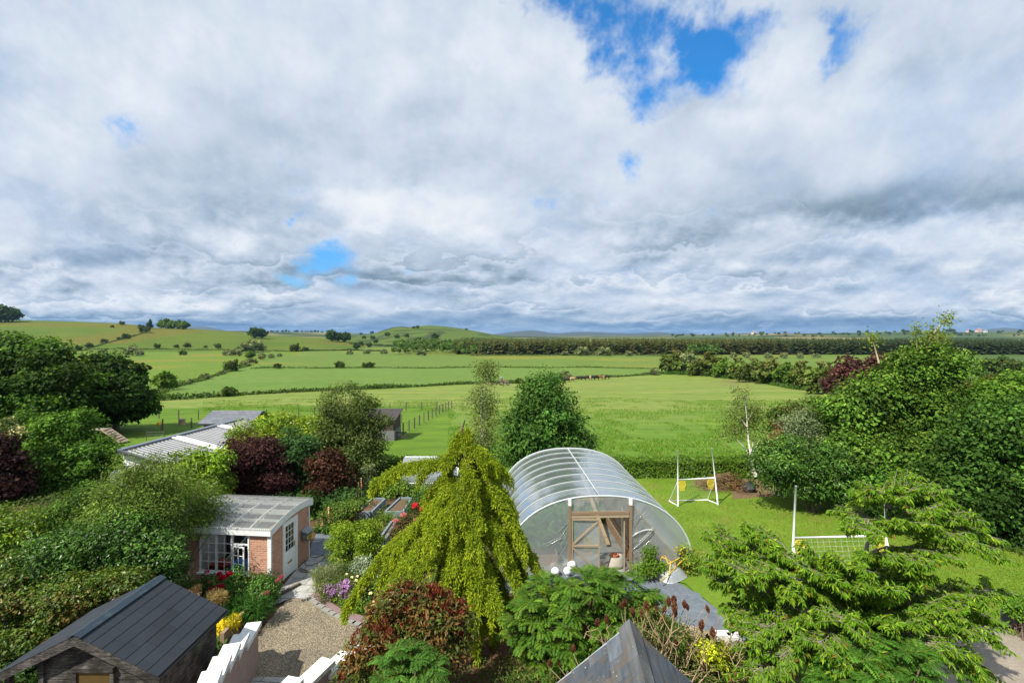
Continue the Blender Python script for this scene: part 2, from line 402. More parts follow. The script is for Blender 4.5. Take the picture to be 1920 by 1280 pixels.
gor = lerp(c3(.078, .125, .022), c3(.040, .066, .018), sst((vnoise(XX/26, DD/26, 6)-.5)*4+.2*n_b))
col = np.where(((hs_t[1] > 1.5) & (hs_t[1] > hs_t[0]))[..., None], gor, col)
rid = lerp(c3(.06, .10, .03), c3(.19, .17, .07), sst((vnoise(XX/260, DD/200, 12)-.55)*8)); rid = lerp(rid, c3(.03, .05, .02), sst((vnoise(XX/170, DD/90, 13)-.5)*6))
col = np.where((DD > 1250)[..., None], rid, col)
col = np.where((DD > 5500)[..., None], lerp(c3(.04, .055, .035), c3(.065, .075, .05), n_c), col)
# rough mown/unmown paddock by the garden, brown gateway patch, worn track
padd = (PX < 845+30*(n_b-.5)) & (DD < 70+6*n_a) & (DD > 31+0*DD)
col = np.where(padd[..., None], lerp(c3(.088, .170, .016), c3(.105, .185, .022), n_b), col)
mud = np.exp(-(((PX-1375)/26)**2+((DD-gd(1375, 717))/12)**2)); col = lerp(col, c3(.17, .12, .07), np.clip(mud*1.3*n_b, 0, 1))
soil = lerp(c3(.070, .048, .030), c3(.11, .075, .045), n_b)
col = np.where((DD < 30.5)[..., None], soil, col)
col = np.where(((DD < 30.5) & (PX > 1130))[..., None], c3(.085, .165, .022), col)
rt_ = (PX > 1640+DD*.25+50*n_b) & (DD > b2*(.9+.1*n_a)) & (DD < 1250); col = np.where(rt_[..., None], lerp(c3(.055, .105, .03), c3(.075, .12, .03), n_s), col)  # right-hand field: cloud shadow painted into the ground colour
vid = np.arange(PX.size).reshape(PX.shape)
def patch(name, keep, m):
    q = np.stack([vid[:-1, :-1], vid[1:, :-1], vid[1:, 1:], vid[:-1, 1:]], -1)[keep[:-1, :-1]]
    used = np.unique(q); mp = np.zeros(PX.size, int); mp[used] = np.arange(len(used))
    V = np.stack([XX, DD, ZZ], -1).reshape(-1, 3)[used]
    return struct(name, MB().add(V, mp[q], col.reshape(-1, 3)[used]), m, smooth=True)
gm, nt, out = newmat('meadow_grass')
at = nt.n('ShaderNodeAttribute'); at.attribute_name = 'Col'
tc = nt.n('ShaderNodeTexCoord').outputs['Object']
f1 = nt.noise(nt.mapping(tc, (.6, 1.0, 1)), .5, 8, .65); f2 = nt.noise(tc, 9., 6, .7); f3 = nt.noise(nt.mapping(tc, (.05, .6, 1)), 1., 5, .6)
f = nt.m('ADD', nt.m('MULTIPLY', f1, .5), nt.m('ADD', nt.m('MULTIPLY', f2, .3), nt.m('MULTIPLY', f3, .3)))
c = nt.mix(1., at.outputs['Color'], nt.ramp(f, [(.32, (.40, .43, .34)), (.5, (.84, .86, .84)), (.72, (1.38, 1.2, 1.15))]), 'MULTIPLY')
principled(nt, out, c, .9, nt.m('ADD', f1, nt.m('MULTIPLY', f2, .4)), .6, .12, .1)
mount = DD > 5500
hill = (~mount) & (((hs_t[0]+hs_t[1]) > 1.5) | (DD > 1250))
near_g = DD < 30.6
patch('garden_ground', near_g, gm)
patch('field', ~mount & ~hill & ~near_g, gm)
patch('hills', hill, gm); patch('mountains', mount, gm)
bm_ = MB().quad((-40, -40, -.04), (40, -40, -.04), (40, 3.3, -.04), (-40, 3.3, -.04)); bm_.C[-1] = np.tile([.1, .09, .07], (4, 1))
struct('house_ground', bm_, gm)

# ------------------------------------------------------------------ air
hzm, nt, out = newmat('haze_air'); pvn = nt.n('ShaderNodeVolumePrincipled')
pvn.inputs['Color'].default_value = (.38, .62, 1., 1); pvn.inputs['Density'].default_value = 4.4e-5; pvn.inputs['Anisotropy'].default_value = .1
nt.l(pvn.outputs[0], out.inputs['Volume'])
tag(MB().bbox((-52000, -60, -13), (52000, 15500, 150)).build('haze', hzm, color=False), kind='stuff')
# ------------------------------------------------------------------ garden surfaces (sheets a few mm apart)
def sheet(name, pxpts, z, m, wob=0., dens=None):
    pts = []
    for i, (a, b) in enumerate(pxpts):
        d = (H-z)*F/(b-HZ); pts.append(((a-960)/F*d, d))
    p = np.array(pts)
    if wob:                                # irregular edge
        q = []
        for i in range(len(p)):
            a, b = p[i], p[(i+1) % len(p)]; k = max(2, int(np.linalg.norm(b-a)/.25))
            for t in np.linspace(0, 1, k, endpoint=False): q.append(a+(b-a)*t+rng.normal(size=2)*wob)
        p = np.array(q)
    V = np.c_[p, np.full(len(p), z)]
    return struct(name, MB().add(V, np.array([list(range(len(V)))])), m)
def fix_up(o):
    me = o.data
    if me.polygons[0].normal.z < 0: me.flip_normals()
    return o
lm, nt, out = newmat('lawn_grass')
tc = nt.n('ShaderNodeTexCoord').outputs['Object']
a = nt.noise(tc, .55, 6, .6); b = nt.noise(tc, 5., 6, .7); c_ = nt.noise(nt.mapping(tc, (1, .35, 1)), 38., 4, .7)
f = nt.m('ADD', nt.m('MULTIPLY', a, .45), nt.m('ADD', nt.m('MULTIPLY', b, .3), nt.m('MULTIPLY', c_, .3)))
cl = nt.ramp(f, [(.34, (.066, .125, .012)), (.5, (.112, .192, .018)), (.62, (.150, .225, .026)), (.75, (.21, .25, .05))])
cl = nt.mix(nt.m('MULTIPLY', nt.m('MAXIMUM', nt.m('SUBTRACT', nt.noise(tc, .7, 6, .75, .5), .52), 0), 4.5), cl, (.175, .16, .045))
principled(nt, out, cl, .9, nt.m('ADD', b, c_), .6, .03, .1)
gvm, nt, out = newmat('pea_gravel')
tc = nt.n('ShaderNodeTexCoord').outputs['Object']
vo = nt.n('ShaderNodeTexVoronoi'); vo.inputs['Scale'].default_value = 44; nt.l(tc, vo.inputs['Vector'])
a = nt.noise(tc, .8, 5, .6)
cg = nt.ramp(nt.m('FRACT', nt.m('MULTIPLY', nt.n('ShaderNodeSeparateColor', i_0=vo.outputs['Color']).outputs[0], 1.)), [(0, (.12, .105, .08)), (.35, (.225, .195, .14)), (.7, (.32, .275, .20)), (1, (.44, .39, .31))])
cg = nt.mix(nt.m('MULTIPLY', nt.m('GREATER_THAN', vo.outputs['Distance'], .62), .75), cg, (.05, .04, .03))
cg = nt.mix(1., cg, nt.ramp(a, [(.3, (.78, .76, .74)), (.7, (1.12, 1.08, 1.0))]), 'MULTIPLY')
principled(nt, out, cg, .85, nt.m('SUBTRACT', 1., vo.outputs['Distance']), .8, .02, .25)
def stone_mat(name, col, dirt, scale=1.2, joint=None, bw=.6, bh=.45):
    m, nt, out = newmat(name); tc = nt.n('ShaderNodeTexCoord').outputs['Object']
    a = nt.noise(tc, scale, 7, .65); b = nt.noise(tc, scale*18, 4, .6)
    c = nt.ramp(a, [(.3, tuple(v*.72 for v in col)), (.55, col), (.75, tuple(v*1.2 for v in col))])
    c = nt.mix(nt.m('MULTIPLY', nt.m('MAXIMUM', nt.m('SUBTRACT', nt.noise(tc, scale*2.7, 8, .7, .5), .54), 0), 4.), c, dirt)
    c = nt.mix(1., c, nt.ramp(b, [(.3, (.8, .8, .8)), (.7, (1.15, 1.15, 1.15))]), 'MULTIPLY')
    hgt = b
    if joint:
        br_ = nt.n('ShaderNodeTexBrick'); nt.l(nt.mapping(tc, (1, 1, 1), (0, 0, .09)), br_.inputs['Vector']); br_.inputs['Scale'].default_value = 1
        br_.inputs['Brick Width'].default_value = bw; br_.inputs['Row Height'].default_value = bh; br_.inputs['Mortar Size'].default_value = .012
        br_.inputs['Color1'].default_value = (.85, .85, .85, 1); br_.inputs['Color2'].default_value = (1.1, 1.1, 1.1, 1); br_.inputs['Mortar'].default_value = (.28, .27, .24, 1)
        c = nt.mix(1., c, br_.outputs['Color'], 'MULTIPLY')
    principled(nt, out, c, .8, hgt, .3, .01, .3); return m
flag = stone_mat('paving_slab', (.40, .40, .38), (.20, .20, .18), 1.2, True)
slate_g = stone_mat('slate_chipping', (.14, .165, .195), (.05, .058, .062), 3.2)
conc = stone_mat('old_concrete', (.27, .235, .19), (.22, .18, .13), .9)
sand = stone_mat('sandy_gravel', (.36, .29, .22), (.18, .14, .1), 3.)
bedm = basic('bed_soil', (.075, .052, .034), .95, .5, 5., .7, 0, .1, dirt=(.16, .11, .07))
barkm = basic('red_bark_mulch', (.11, .062, .038), .95, .45, 9., .7, 0, .1, dirt=(.10, .06, .04))
crush = basic('crushed_slate', (.22, .15, .15), .9, .5, 14., .7, 0, .2)
fix_up(sheet('lawn', [(1120, 893), (1180, 886), (1300, 886), (1420, 893), (1560, 905), (1760, 930), (2300, 990), (2500, 1200), (1990, 1215), (1830, 1180), (1700, 1190), (1420, 1190), (1365, 1175), (1330, 1130), (1285, 1092), (1240, 1083), (1190, 1080), (1165, 1062)], .006, lm, .05))
fix_up(sheet('back_lawn', [(560, 880), (600, 872), (720, 886), (705, 920), (650, 945), (600, 968), (560, 985), (520, 985), (300, 940)], .006, lm, .05))
fix_up(sheet('gravel_yard', [(452, 1240), (500, 1165), (543, 1117), (600, 1118), (640, 1150), (715, 1165), (760, 1200), (760, 1330), (420, 1330)], .008, gvm, .03))
fix_up(sheet('paved_path', [(500, 1140), (520, 1112), (552, 1071), (582, 1042), (590, 1030), (672, 1030), (655, 1049), (630, 1072), (596, 1105), (590, 1122), (545, 1120)], .012, flag))
fix_up(sheet('garden_path', [(580, 1040), (588, 1008), (600, 990), (640, 995), (650, 1040)], .016, slate_g, .03))
fix_up(sheet('slate_path', [(905, 1105), (960, 1072), (1010, 1068), (1190, 1070), (1225, 1078), (1262, 1086), (1310, 1112), (1352, 1150), (1375, 1185), (1340, 1196), (1290, 1182), (1240, 1150), (1180, 1120), (1050, 1125)], .010, slate_g, .04))
fix_up(sheet('sandy_path', [(1275, 1165), (1340, 1185), (1420, 1200), (1480, 1235), (1520, 1290), (1400, 1300), (1330, 1230)], .014, sand, .04))
fix_up(sheet('concrete_yard', [(1800, 1182), (1838, 1170), (1905, 1168), (2500, 1215), (2700, 1500), (1560, 1500), (1700, 1290)], .012, conc, .02))
fix_up(sheet('red_mulch', [(700, 1220), (830, 1190), (960, 1190), (1040, 1215), (1060, 1330), (640, 1330)], .006, barkm, .05))
fix_up(sheet('slate_edging', [(578, 1115), (596, 1110), (640, 1140), (735, 1170), (735, 1183), (660, 1165), (615, 1148)], .018, crush, .03))
fix_up(sheet('polytunnel_floor', [(935, 1072), (1305, 1072), (1195, 925), (975, 925)], .020, stone_mat('trodden_gravel', (.27, .26, .235), (.12, .11, .09), 2.5), .02))
fix_up(sheet('brush_soil', [(1300, 900), (1400, 888), (1440, 905), (1470, 930), (1410, 932), (1375, 935), (1370, 915), (1310, 912)], .010, basic('dry_earth', (.16, .105, .065), .95, .45, 5., .6, 0, .1), .05))
# stone edging blocks beside the gravel
def kerbs(name, label, pts, sz, m, group):
    d0 = None
    for i, (a, b) in enumerate(pts):
        g = G(a, b); mb = MB().box((0, 0, sz[2]/2), sz)
        o = mb.build(name, m, loc=tuple(g)); o.rotation_euler = (0, 0, rng.normal()*.1-.5)
        tag(o, label, 'edging stone', group)
edg = basic('pale_sett', (.24, .235, .21), .8, .3, 8.)
kerbs('edging_stone', 'small pale grey stone set flat in the curved edge between gravel and flower bed', [(583, 1124), (592, 1131), (600, 1137), (612, 1145), (622, 1151), (633, 1157), (645, 1162), (657, 1167), (670, 1171), (683, 1175)], (.34, .17, .05), edg, 'stones edging the gravel yard')
# ------------------------------------------------------------------ shared materials
white = basic('white_paint', (.78, .80, .80), .45, .06, 3., .05, dirt=(.62, .62, .58))
whiteplastic = basic('white_plastic', (.80, .81, .80), .35, .04, 3., .02)
galv = basic('galvanised_steel', (.55, .57, .58), .4, .15, 9., .05, .6)
dark_metal = basic('dark_steel', (.05, .055, .06), .45, .2, 9., .05, .3)
def wood(name, col, dark, sc=1., rough=.8):
    if name in _mc: return _mc[name]
    m, nt, out = newmat(name); uvn = nt.n('ShaderNodeTexCoord').outputs['Object']
    a = nt.noise(nt.mapping(uvn, (1*sc, 1*sc, 14*sc)), 3., 6, .65, .6); b = nt.noise(uvn, 2.2*sc, 6, .7)
    c = nt.mix(nt.m('ADD', nt.m('MULTIPLY', a, .6), nt.m('MULTIPLY', b, .4)), dark, col)
    principled(nt, out, c, rough, a, .4, .006, .2); _mc[name] = m; return m
def glass_mat():
    m, nt, out = newmat('window_glass')
    g = nt.n('ShaderNodeBsdfGlossy'); g.inputs['Roughness'].default_value = .02
    t = nt.n('ShaderNodeBsdfTransparent'); t.inputs['Color'].default_value = (.86, .9, .9, 1)
    fr = nt.n('ShaderNodeFresnel'); fr.inputs[0].default_value = 1.6
    mx = nt.n('ShaderNodeMixShader'); nt.l(nt.m('ADD', nt.m('MULTIPLY', fr.outputs[0], .9), .06), mx.inputs[0]); nt.l(t.outputs[0], mx.inputs[1]); nt.l(g.outputs[0], mx.inputs[2]); nt.l(mx.outputs[0], out.inputs['Surface']); return m
glass = glass_mat()
def brick_mat(name, c1, c2, mortar):
    m, nt, out = newmat(name); uv = nt.n('ShaderNodeUVMap').outputs[0]
    b = nt.n('ShaderNodeTexBrick'); nt.l(uv, b.inputs['Vector']); b.inputs['Scale'].default_value = 1
    b.inputs['Brick Width'].default_value = .225; b.inputs['Row Height'].default_value = .075; b.inputs['Mortar Size'].default_value = .008; b.inputs['Mortar Smooth'].default_value = .3; b.inputs['Bias'].default_value = -.1
    b.inputs['Color1'].default_value = (*c1, 1); b.inputs['Color2'].default_value = (*c2, 1); b.inputs['Mortar'].default_value = (*mortar, 1)
    n1 = nt.noise(uv, 3.2, 7, .7); n2 = nt.noise(uv, 26, 4, .6)
    c = nt.mix(nt.m('MULTIPLY', nt.m('MAXIMUM', nt.m('SUBTRACT', n1, .50), 0), 3.2), b.outputs['Color'], (.52, .42, .34))
    c = nt.mix(1., c, nt.ramp(n2, [(.3, (.66, .64, .62)), (.7, (1.25, 1.2, 1.15))]), 'MULTIPLY')
    principled(nt, out, c, .85, nt.m('SUBTRACT', n2, nt.m('MULTIPLY', b.outputs['Fac'], 1.5)), .5, .012, .2); return m
bricks = brick_mat('reclaimed_brick', (.56, .27, .17), (.42, .17, .11), (.56, .50, .44))

# ------------------------------------------------------------------ garden shed with tiled felt roof
RX, RZ, EZ = -8.72, 3.0, 2.2; Y0, Y1 = 9.70, 11.98; HW = 1.62
sd = thing('garden_shed', 'weathered black timber shed with dark grey felt tiled roof in the near left corner', 'shed', (RX, Y0, 0))
LY = Y1-Y0; k = (RZ-EZ)/HW
felt, nt, out = newmat('felt_shingle'); uv = nt.n('ShaderNodeTexCoord').outputs['Object']
n1 = nt.noise(uv, 1.1, 5, .6); n2 = nt.noise(uv, 120., 3, .6); n3 = nt.noise(uv, 4., 6, .7)
atf = nt.n('ShaderNodeAttribute'); atf.attribute_name = 'Col'
cf = nt.mix(1., atf.outputs['Color'], nt.ramp(n2, [(.3, (.7, .7, .7)), (.7, (1.3, 1.3, 1.3))]), 'MULTIPLY')
cf = nt.mix(nt.m('MULTIPLY', nt.m('MAXIMUM', nt.m('SUBTRACT', n3, .58), 0), 2.5), cf, (.035, .038, .04))
cf = nt.mix(1., cf, nt.ramp(n1, [(.3, (.85, .85, .87)), (.7, (1.12, 1.12, 1.1))]), 'MULTIPLY')
principled(nt, out, cf, .85, n2, .4, .004, .2)
for sgn in (1, -1):                        # each slope: felt tiles laid in seven courses
    mb = MB(); nc = 7; L = math.hypot(HW, RZ-EZ); sx, sz_ = HW/L, -(RZ-EZ)/L
    nx, nz = -sz_, sx
    for c in range(nc):
        a0 = .10+(L-.06)*c/nc-.03; a1 = .10+(L-.06)*(c+1)/nc
        y = -.08-rng.random()*.5
        while y < LY+.04:
            w_ = .62; y0, y1 = max(y+.004, -.06), min(y+w_-.004, LY+.02)
            if y1-y0 > .03:
                pts = []
                for (aa, off) in ((a0, .004), (a1, .014)):
                    for yy in (y0, y1): pts.append((sgn*(sx*aa+nx*off), yy, RZ+sz_*aa+nz*off))
                cc = np.array([.029, .035, .044])*(1+rng.normal()*.05)
                top = [pts[0], pts[1], pts[3], pts[2]]; dn = [(p[0]-sgn*nx*.008, p[1], p[2]-nz*.008) for p in top]
                mb.add(top+dn, [np.array([(0, 1, 2, 3), (4, 5, 6, 7)]), np.array([(i, (i+1) % 4, 4+(i+1) % 4, 4+i) for i in range(4)])], cc)
            y += w_
    for p in [((0, 0), (L+.1, 0))]:        # boarding under the tiles
        b0 = (0, -.03, RZ-.02); b1 = (sgn*sx*(L+.09), -.03, RZ-.02+sz_*(L+.09))
        n0 = len(mb.V); mb.prism([b0, b1, (b1[0]-sgn*nx*.03, b1[1], b1[2]-nz*.03), (0, -.03, RZ-.055)], (0, LY+.03, 0)); mb.C[n0] = np.tile([.03, .03, .032], (8, 1))
    o = mb.build('roof_slope', felt, sd)
rc = MB()
for sgn in (1, -1): rc.prism([(0, -.09, RZ+.045), (sgn*.14, -.09, RZ-.02), (sgn*.14, -.09, RZ-.035), (0, -.09, RZ+.025)], (0, LY+.13, 0))
rc.build('ridge_cap', basic('blue_grey_ridge', (.020, .036, .052), .55, .25, 2.5, .1, stretch=(1, .4, 1), dirt=(.06, .08, .09)), sd)
blackwood, nt, out = newmat('weathered_board'); uvn = nt.n('ShaderNodeTexCoord').outputs['Object']
spx = nt.n('ShaderNodeSeparateXYZ'); nt.l(uvn, spx.inputs[0])
grain = nt.noise(nt.mapping(uvn, (2, 2, 26)), 2.4, 6, .7, .5); bl = nt.noise(uvn, 2.1, 7, .75)
cw = nt.ramp(nt.m('ADD', nt.m('MULTIPLY', grain, .55), nt.m('MULTIPLY', bl, .5)), [(.38, (.012, .011, .010)), (.5, (.035, .032, .028)), (.62, (.13, .12, .107)), (.75, (.25, .235, .21))])
principled(nt, out, cw, .85, grain, .5, .006, .2)
wl = MB()
def clad(mb, x0, x1, z0, ztop, y, th=.02, axis='x', bh=.125):
    """horizontal boards, each lapping the one below; ztop(x) bounds the gable"""
    z = z0
    while z < 3.:
        zc = z+bh
        if axis == 'x':
            xs0, xs1 = x0, x1
            lim = [x for x in np.linspace(x0, x1, 80) if ztop(x) > z+.03]
            if not lim: break
            a, b = lim[0], lim[-1]
            lim2 = [x for x in np.linspace(x0, x1, 80) if ztop(x) > zc] or [(a+b)/2]
            a2, b2 = lim2[0], lim2[-1]
            mb.prism([(a, y-th*.9, z), (b, y-th*.9, z), (b2, y-th*.35, min(zc, 3)), (a2, y-th*.35, min(zc, 3))], (0, th*1.2, 0))
        else:
            if zc > ztop(0): break
            mb.prism([(y+th*.9, x0, z), (y+th*.9, x1, z), (y+th*.35, x1, zc), (y+th*.35, x0, zc)], (-th*1.2, 0, 0))
        z = zc
gab = lambda x: RZ-.06-abs(x)*k
clad(wl, -.80, 1.48, .0, gab, .16)
clad(wl, .16, LY-.12, .0, lambda _: EZ-.02, 1.46, axis='y')
wl.bbox((-.8, LY-.14, 0), (1.46, LY-.12, 2.15)); wl.bbox((-.8, .18, 0), (-.76, LY-.14, 2.5))
wl.prism([(-.8, LY-.13, 2.15), (1.46, LY-.13, 2.15), (0, LY-.13, RZ-.07)], (0, -.02, 0))
wl.build('wall', blackwood, sd)
bb = MB()
for sgn in (1, -1): bb.prism([(0, -.075, RZ-.01), (sgn*(HW+.08), -.075, EZ-.05), (sgn*(HW+.08), -.075, EZ-.21), (0, -.075, RZ-.19)], (0, .035, 0))
bb.build('bargeboard', blackwood, sd)
fm = MB(); wx0, wx1, wz1, wz0 = -.10, .58, 2.18, 1.3
fm.bbox((wx0-.08, .06, wz1), (wx1+.08, .16, wz1+.09)); fm.bbox((wx0-.08, .08, wz0), (wx0, .155, wz1)); fm.bbox((wx1, .08, wz0), (wx1+.08, .155, wz1)); fm.bbox((wx0-.1, .05, wz0-.07), (wx1+.1, .16, wz0))
wn = fm.build('window', blackwood, sd)
wn2 = MB().bbox((wx0, .115, wz0), (wx1, .125, wz1)); wn2.build('pane', basic('ochre_blind_behind_glass', (.10, .066, .022), .15, .5, 5., .0, spec=.6), wn)
for xx in (-1.52, -.83):
    MB().bbox((xx-.05, .1, 0), (xx+.05, .2, gab(xx)-.03)).build('post', blackwood, sd)
MB().bbox((1.45, .12, 0), (1.5, .18, 2.12)).build('corner_trim', wood('corner_board', (.16, .15, .14), (.05, .05, .05)), sd)

# ------------------------------------------------------------------ brick garden room with bowed translucent roof
ang = math.atan2(.25, 2.53)
hr = thing('garden_room', 'small brick garden room with white trim and bowed translucent corrugated roof', 'garden room', (-8.47, 17.0, 0), -ang)
# local axes: x to the left is negative (front wall runs to x = -3.6), y runs back along the door side
DPT = 2.54; WD = 3.55
prof = lambda y: np.interp(y, [-.22, 0, .6, 1.2, 1.8, 2.4, 2.78], [2.12, 2.22, 2.35, 2.425, 2.445, 2.39, 2.30])
mb = MB()
wt = 1.98
mb.bbox((-.80, 0, 0), (-.11, .1, wt)); mb.bbox((-WD, 0, 0), (-2.70, .1, wt)); mb.bbox((-2.70, 0, 0), (-.80, .1, .55))
mb.bbox((-.1, .03, 0), (0, .72, wt+.22)); mb.bbox((-.1, 1.68, 0), (0, DPT, wt+.28)); mb.bbox((-.1, .72, 2.08), (0, 1.68, wt+.28)); mb.bbox((-WD, DPT-.1, 0), (-.1, DPT, 2.2)); mb.bbox((-WD, .1, 0), (-WD+.1, DPT-.1, 2.1))
mb.build('brick_wall', bricks, hr, uv=True)
MB().bbox((-.115, -.035, 0), (.02, .03, wt+.02)).build('corner_post', white, hr)
MB().bbox((-.02, DPT, 0), (.035, DPT+.05, 2.22)).build('corner_post', white, hr)
fa = MB().bbox((-WD-.25, -.13, 1.965), (.06, -.09, 2.2)); fa.build('front_fascia', white, hr)
sfm = MB(); ys = np.linspace(-.09, 2.80, 24)
V = []
for xx in (.025, .065):
    for dz in (0, -.24): V += [(xx, y, prof(y)+.0+dz) for y in ys]
n = len(ys); q = lambda a, b: np.array([(a*n+i, a*n+i+1, b*n+i+1, b*n+i) for i in range(n-1)])
sfm.add(V, [q(0, 1), q(2, 3), q(0, 2), q(1, 3), np.array([(0, n, 3*n, 2*n)]), np.array([(n-1, 2*n-1, 4*n-1, 3*n-1)])]); sfm.build('side_fascia', white, hr)
# corrugated translucent sheets
def poly_mat(name, col, tr, rough, gl=.12, tl=.4):
    m, nt, out = newmat(name)
    t = nt.n('ShaderNodeBsdfTransparent'); t.inputs['Color'].default_value = (*[min(.96, c*1.15+.1) for c in col], 1)
    d = nt.n('ShaderNodeBsdfDiffuse'); tlu = nt.n('ShaderNodeBsdfTranslucent'); g = nt.n('ShaderNodeBsdfGlossy'); g.inputs['Roughness'].default_value = rough
    tc = nt.n('ShaderNodeTexCoord').outputs['Object']; nz = nt.noise(tc, 3., 6, .65)
    cc = nt.mix(nz, tuple(c*.8 for c in col), tuple(min(1, c*1.12) for c in col)); nt.l(cc, d.inputs[0]); nt.l(cc, tlu.inputs[0]); g.inputs[0].default_value = (.9, .93, .95, 1)
    m1 = nt.n('ShaderNodeMixShader'); m1.inputs[0].default_value = tl; nt.l(d.outputs[0], m1.inputs[1]); nt.l(tlu.outputs[0], m1.inputs[2])
    m2 = nt.n('ShaderNodeMixShader'); nt.l(nt.m('ADD', nt.m('MULTIPLY', nz, .25), tr-.12), m2.inputs[0]); nt.l(m1.outputs[0], m2.inputs[1]); nt.l(t.outputs[0], m2.inputs[2])
    m3 = nt.n('ShaderNodeMixShader'); lw = nt.n('ShaderNodeLayerWeight'); lw.inputs[0].default_value = .35; nt.l(nt.m('MINIMUM', nt.m('ADD', nt.m('MULTIPLY', lw.outputs['Fresnel'], .5), gl), .7), m3.inputs[0]); nt.l(m2.outputs[0], m3.inputs[1]); nt.l(g.outputs[0], m3.inputs[2])
    nt.l(m3.outputs[0], out.inputs['Surface']); return m
corr = poly_mat('corrugated_clear_sheet', (.56, .57, .54), .70, .22, .05, .3)
xs = np.linspace(-WD-.3, .1, 200); ysr = np.linspace(-.16, 2.84, 22)
V = np.array([(x, y, prof(y)+.035+.012*math.sin((y+0)*0+x*2*math.pi/.076)) for x in xs for y in ysr])
MB().grid(V, len(xs), len(ysr)).build('roof_sheet', corr, hr, smooth=True)
raf = MB()
for xx in (-3.5, -2.85, -2.2, -1.5, -.75):
    V = []
    for x2 in (xx-.025, xx+.025):
        for dz in (.01, -.07): V += [(x2, y, prof(y)+dz) for y in ys]
    raf.add(V, [q(0, 1), q(2, 3), q(0, 2), q(1, 3)])
raf.build('rafter', white, hr)
pu = MB()
for yy in (-.05, .45, .95, 1.15, 1.75, 2.05, 2.6): pu.bbox((-WD-.2, yy-.022, prof(yy)-.075), (.03, yy+.022, prof(yy)+.005))
pu.build('purlin', white, hr)
# front window: three casements, the right one with a top light and an opened sash
wf = MB(); X0, X1, Zb, Zt = -2.70, -.80, .55, 1.965
def frame(mb, x0, x1, z0, z1, y0, y1, w):
    mb.bbox((x0, y0, z0), (x0+w, y1, z1)); mb.bbox((x1-w, y0, z0), (x1, y1, z1)); mb.bbox((x0+w, y0, z0), (x1-w, y1, z0+w)); mb.bbox((x0+w, y0, z1-w), (x1-w, y1, z1))
win = frame(wf, X0, X1, Zb, Zt, -.02, .06, .06) or wf
m1, m2 = X0+.64, X0+1.24
for mx_ in (m1, m2): wf.bbox((mx_-.035, -.015, Zb+.06), (mx_+.035, .055, Zt-.06))
wf.bbox((m2+.035, -.015, 1.55), (X1-.06, .055, 1.6)); wf.bbox((X0-.05, -.09, Zb-.05), (X1+.05, -.02, Zb))
for (a, b) in ((X0+.06, m1-.035), (m1+.035, m2-.035)):
    wf.bbox(((a+b)/2-.008, .0, Zb+.06), ((a+b)/2+.008, .02, Zt-.06))
    for kz in range(1, 4): z_ = Zb+.06+(Zt-Zb-.12)*kz/4; wf.bbox((a, .001, z_-.008), (b, .019, z_+.008))
wo = wf.build('window', white, hr)
pn = MB()
for (a, b, z0, z1) in ((X0+.06, m1-.035, Zb+.06, Zt-.06), (m1+.035, m2-.035, Zb+.06, Zt-.06), (m2+.035, X1-.06, 1.6, Zt-.06)): pn.quad((a, .025, z0), (b, .025, z0), (b, .025, z1), (a, .025, z1))
pn.build('pane', glass, wo)
sa = MB(); frame(sa, 0, .5, Zb+.04, 1.54, -.02, .015, .045); sa.bbox((.24, -.015, Zb+.08), (.256, .01, 1.5))
for kz in (1, 2): z_ = Zb+.08+(1.5-Zb-.08)*kz/3; sa.bbox((.045, -.014, z_-.008), (.455, .009, z_+.008))
so_ = sa.build('open_sash', white, wo); so_.location = (m2+.04, -.03, 0); so_.rotation_euler = (0, 0, R(-9))
# side door with glazed upper half, letter plate and handle
dr = MB(); frame(dr, 0, 0, 0, 0, 0, 0, 0) if False else None
dr.bbox((-.03, .78, .02), (.025, 1.52, .95)); dr.bbox((-.03, .78, .95), (.025, .87, 2.0)); dr.bbox((-.03, 1.43, .95), (.025, 1.52, 2.0)); dr.bbox((-.03, .87, 1.9), (.025, 1.43, 2.0))
for zz in (.15, .55): dr.bbox((.025, .88, zz), (.035, 1.42, zz+.3))
do = dr.build('door', whiteplastic, hr)
gl = MB().bbox((-.005, .87, .95), (.005, 1.43, 1.9)); gp = gl.build('pane', glass, do)
ba = MB()
for i in (1, 2): ba.bbox((.006, .87+.56*i/3-.008, .95), (.02, .87+.56*i/3+.008, 1.9))
for i in (1, 2, 3): ba.bbox((.006, .87, .95+.95*i/4-.008), (.0195, 1.43, .95+.95*i/4+.008))
ba.build('glazing_bar', whiteplastic, do)
MB().bbox((.025, 1.0, .48), (.045, 1.28, .545)).build('letter_plate', basic('brass_plate', (.45, .36, .16), .35, .2, 20, .05, .7), do)
hd = MB().bbox((.025, 1.43, .98), (.04, 1.48, 1.16)); hd.tube([(.035, 1.455, 1.1), (.07, 1.455, 1.1), (.07, 1.36, 1.1)], .011, 6); hd.build('handle', basic('brass_plate', (.45, .36, .16)), do)
df = MB().bbox((-.05, .70, 0), (.04, .78, 2.07)); df.bbox((-.05, 1.52, 0), (.04, 1.68, 2.07)); df.bbox((-.05, .78, 2.0), (.04, 1.52, 2.07)); df.build('door_frame', white, hr)
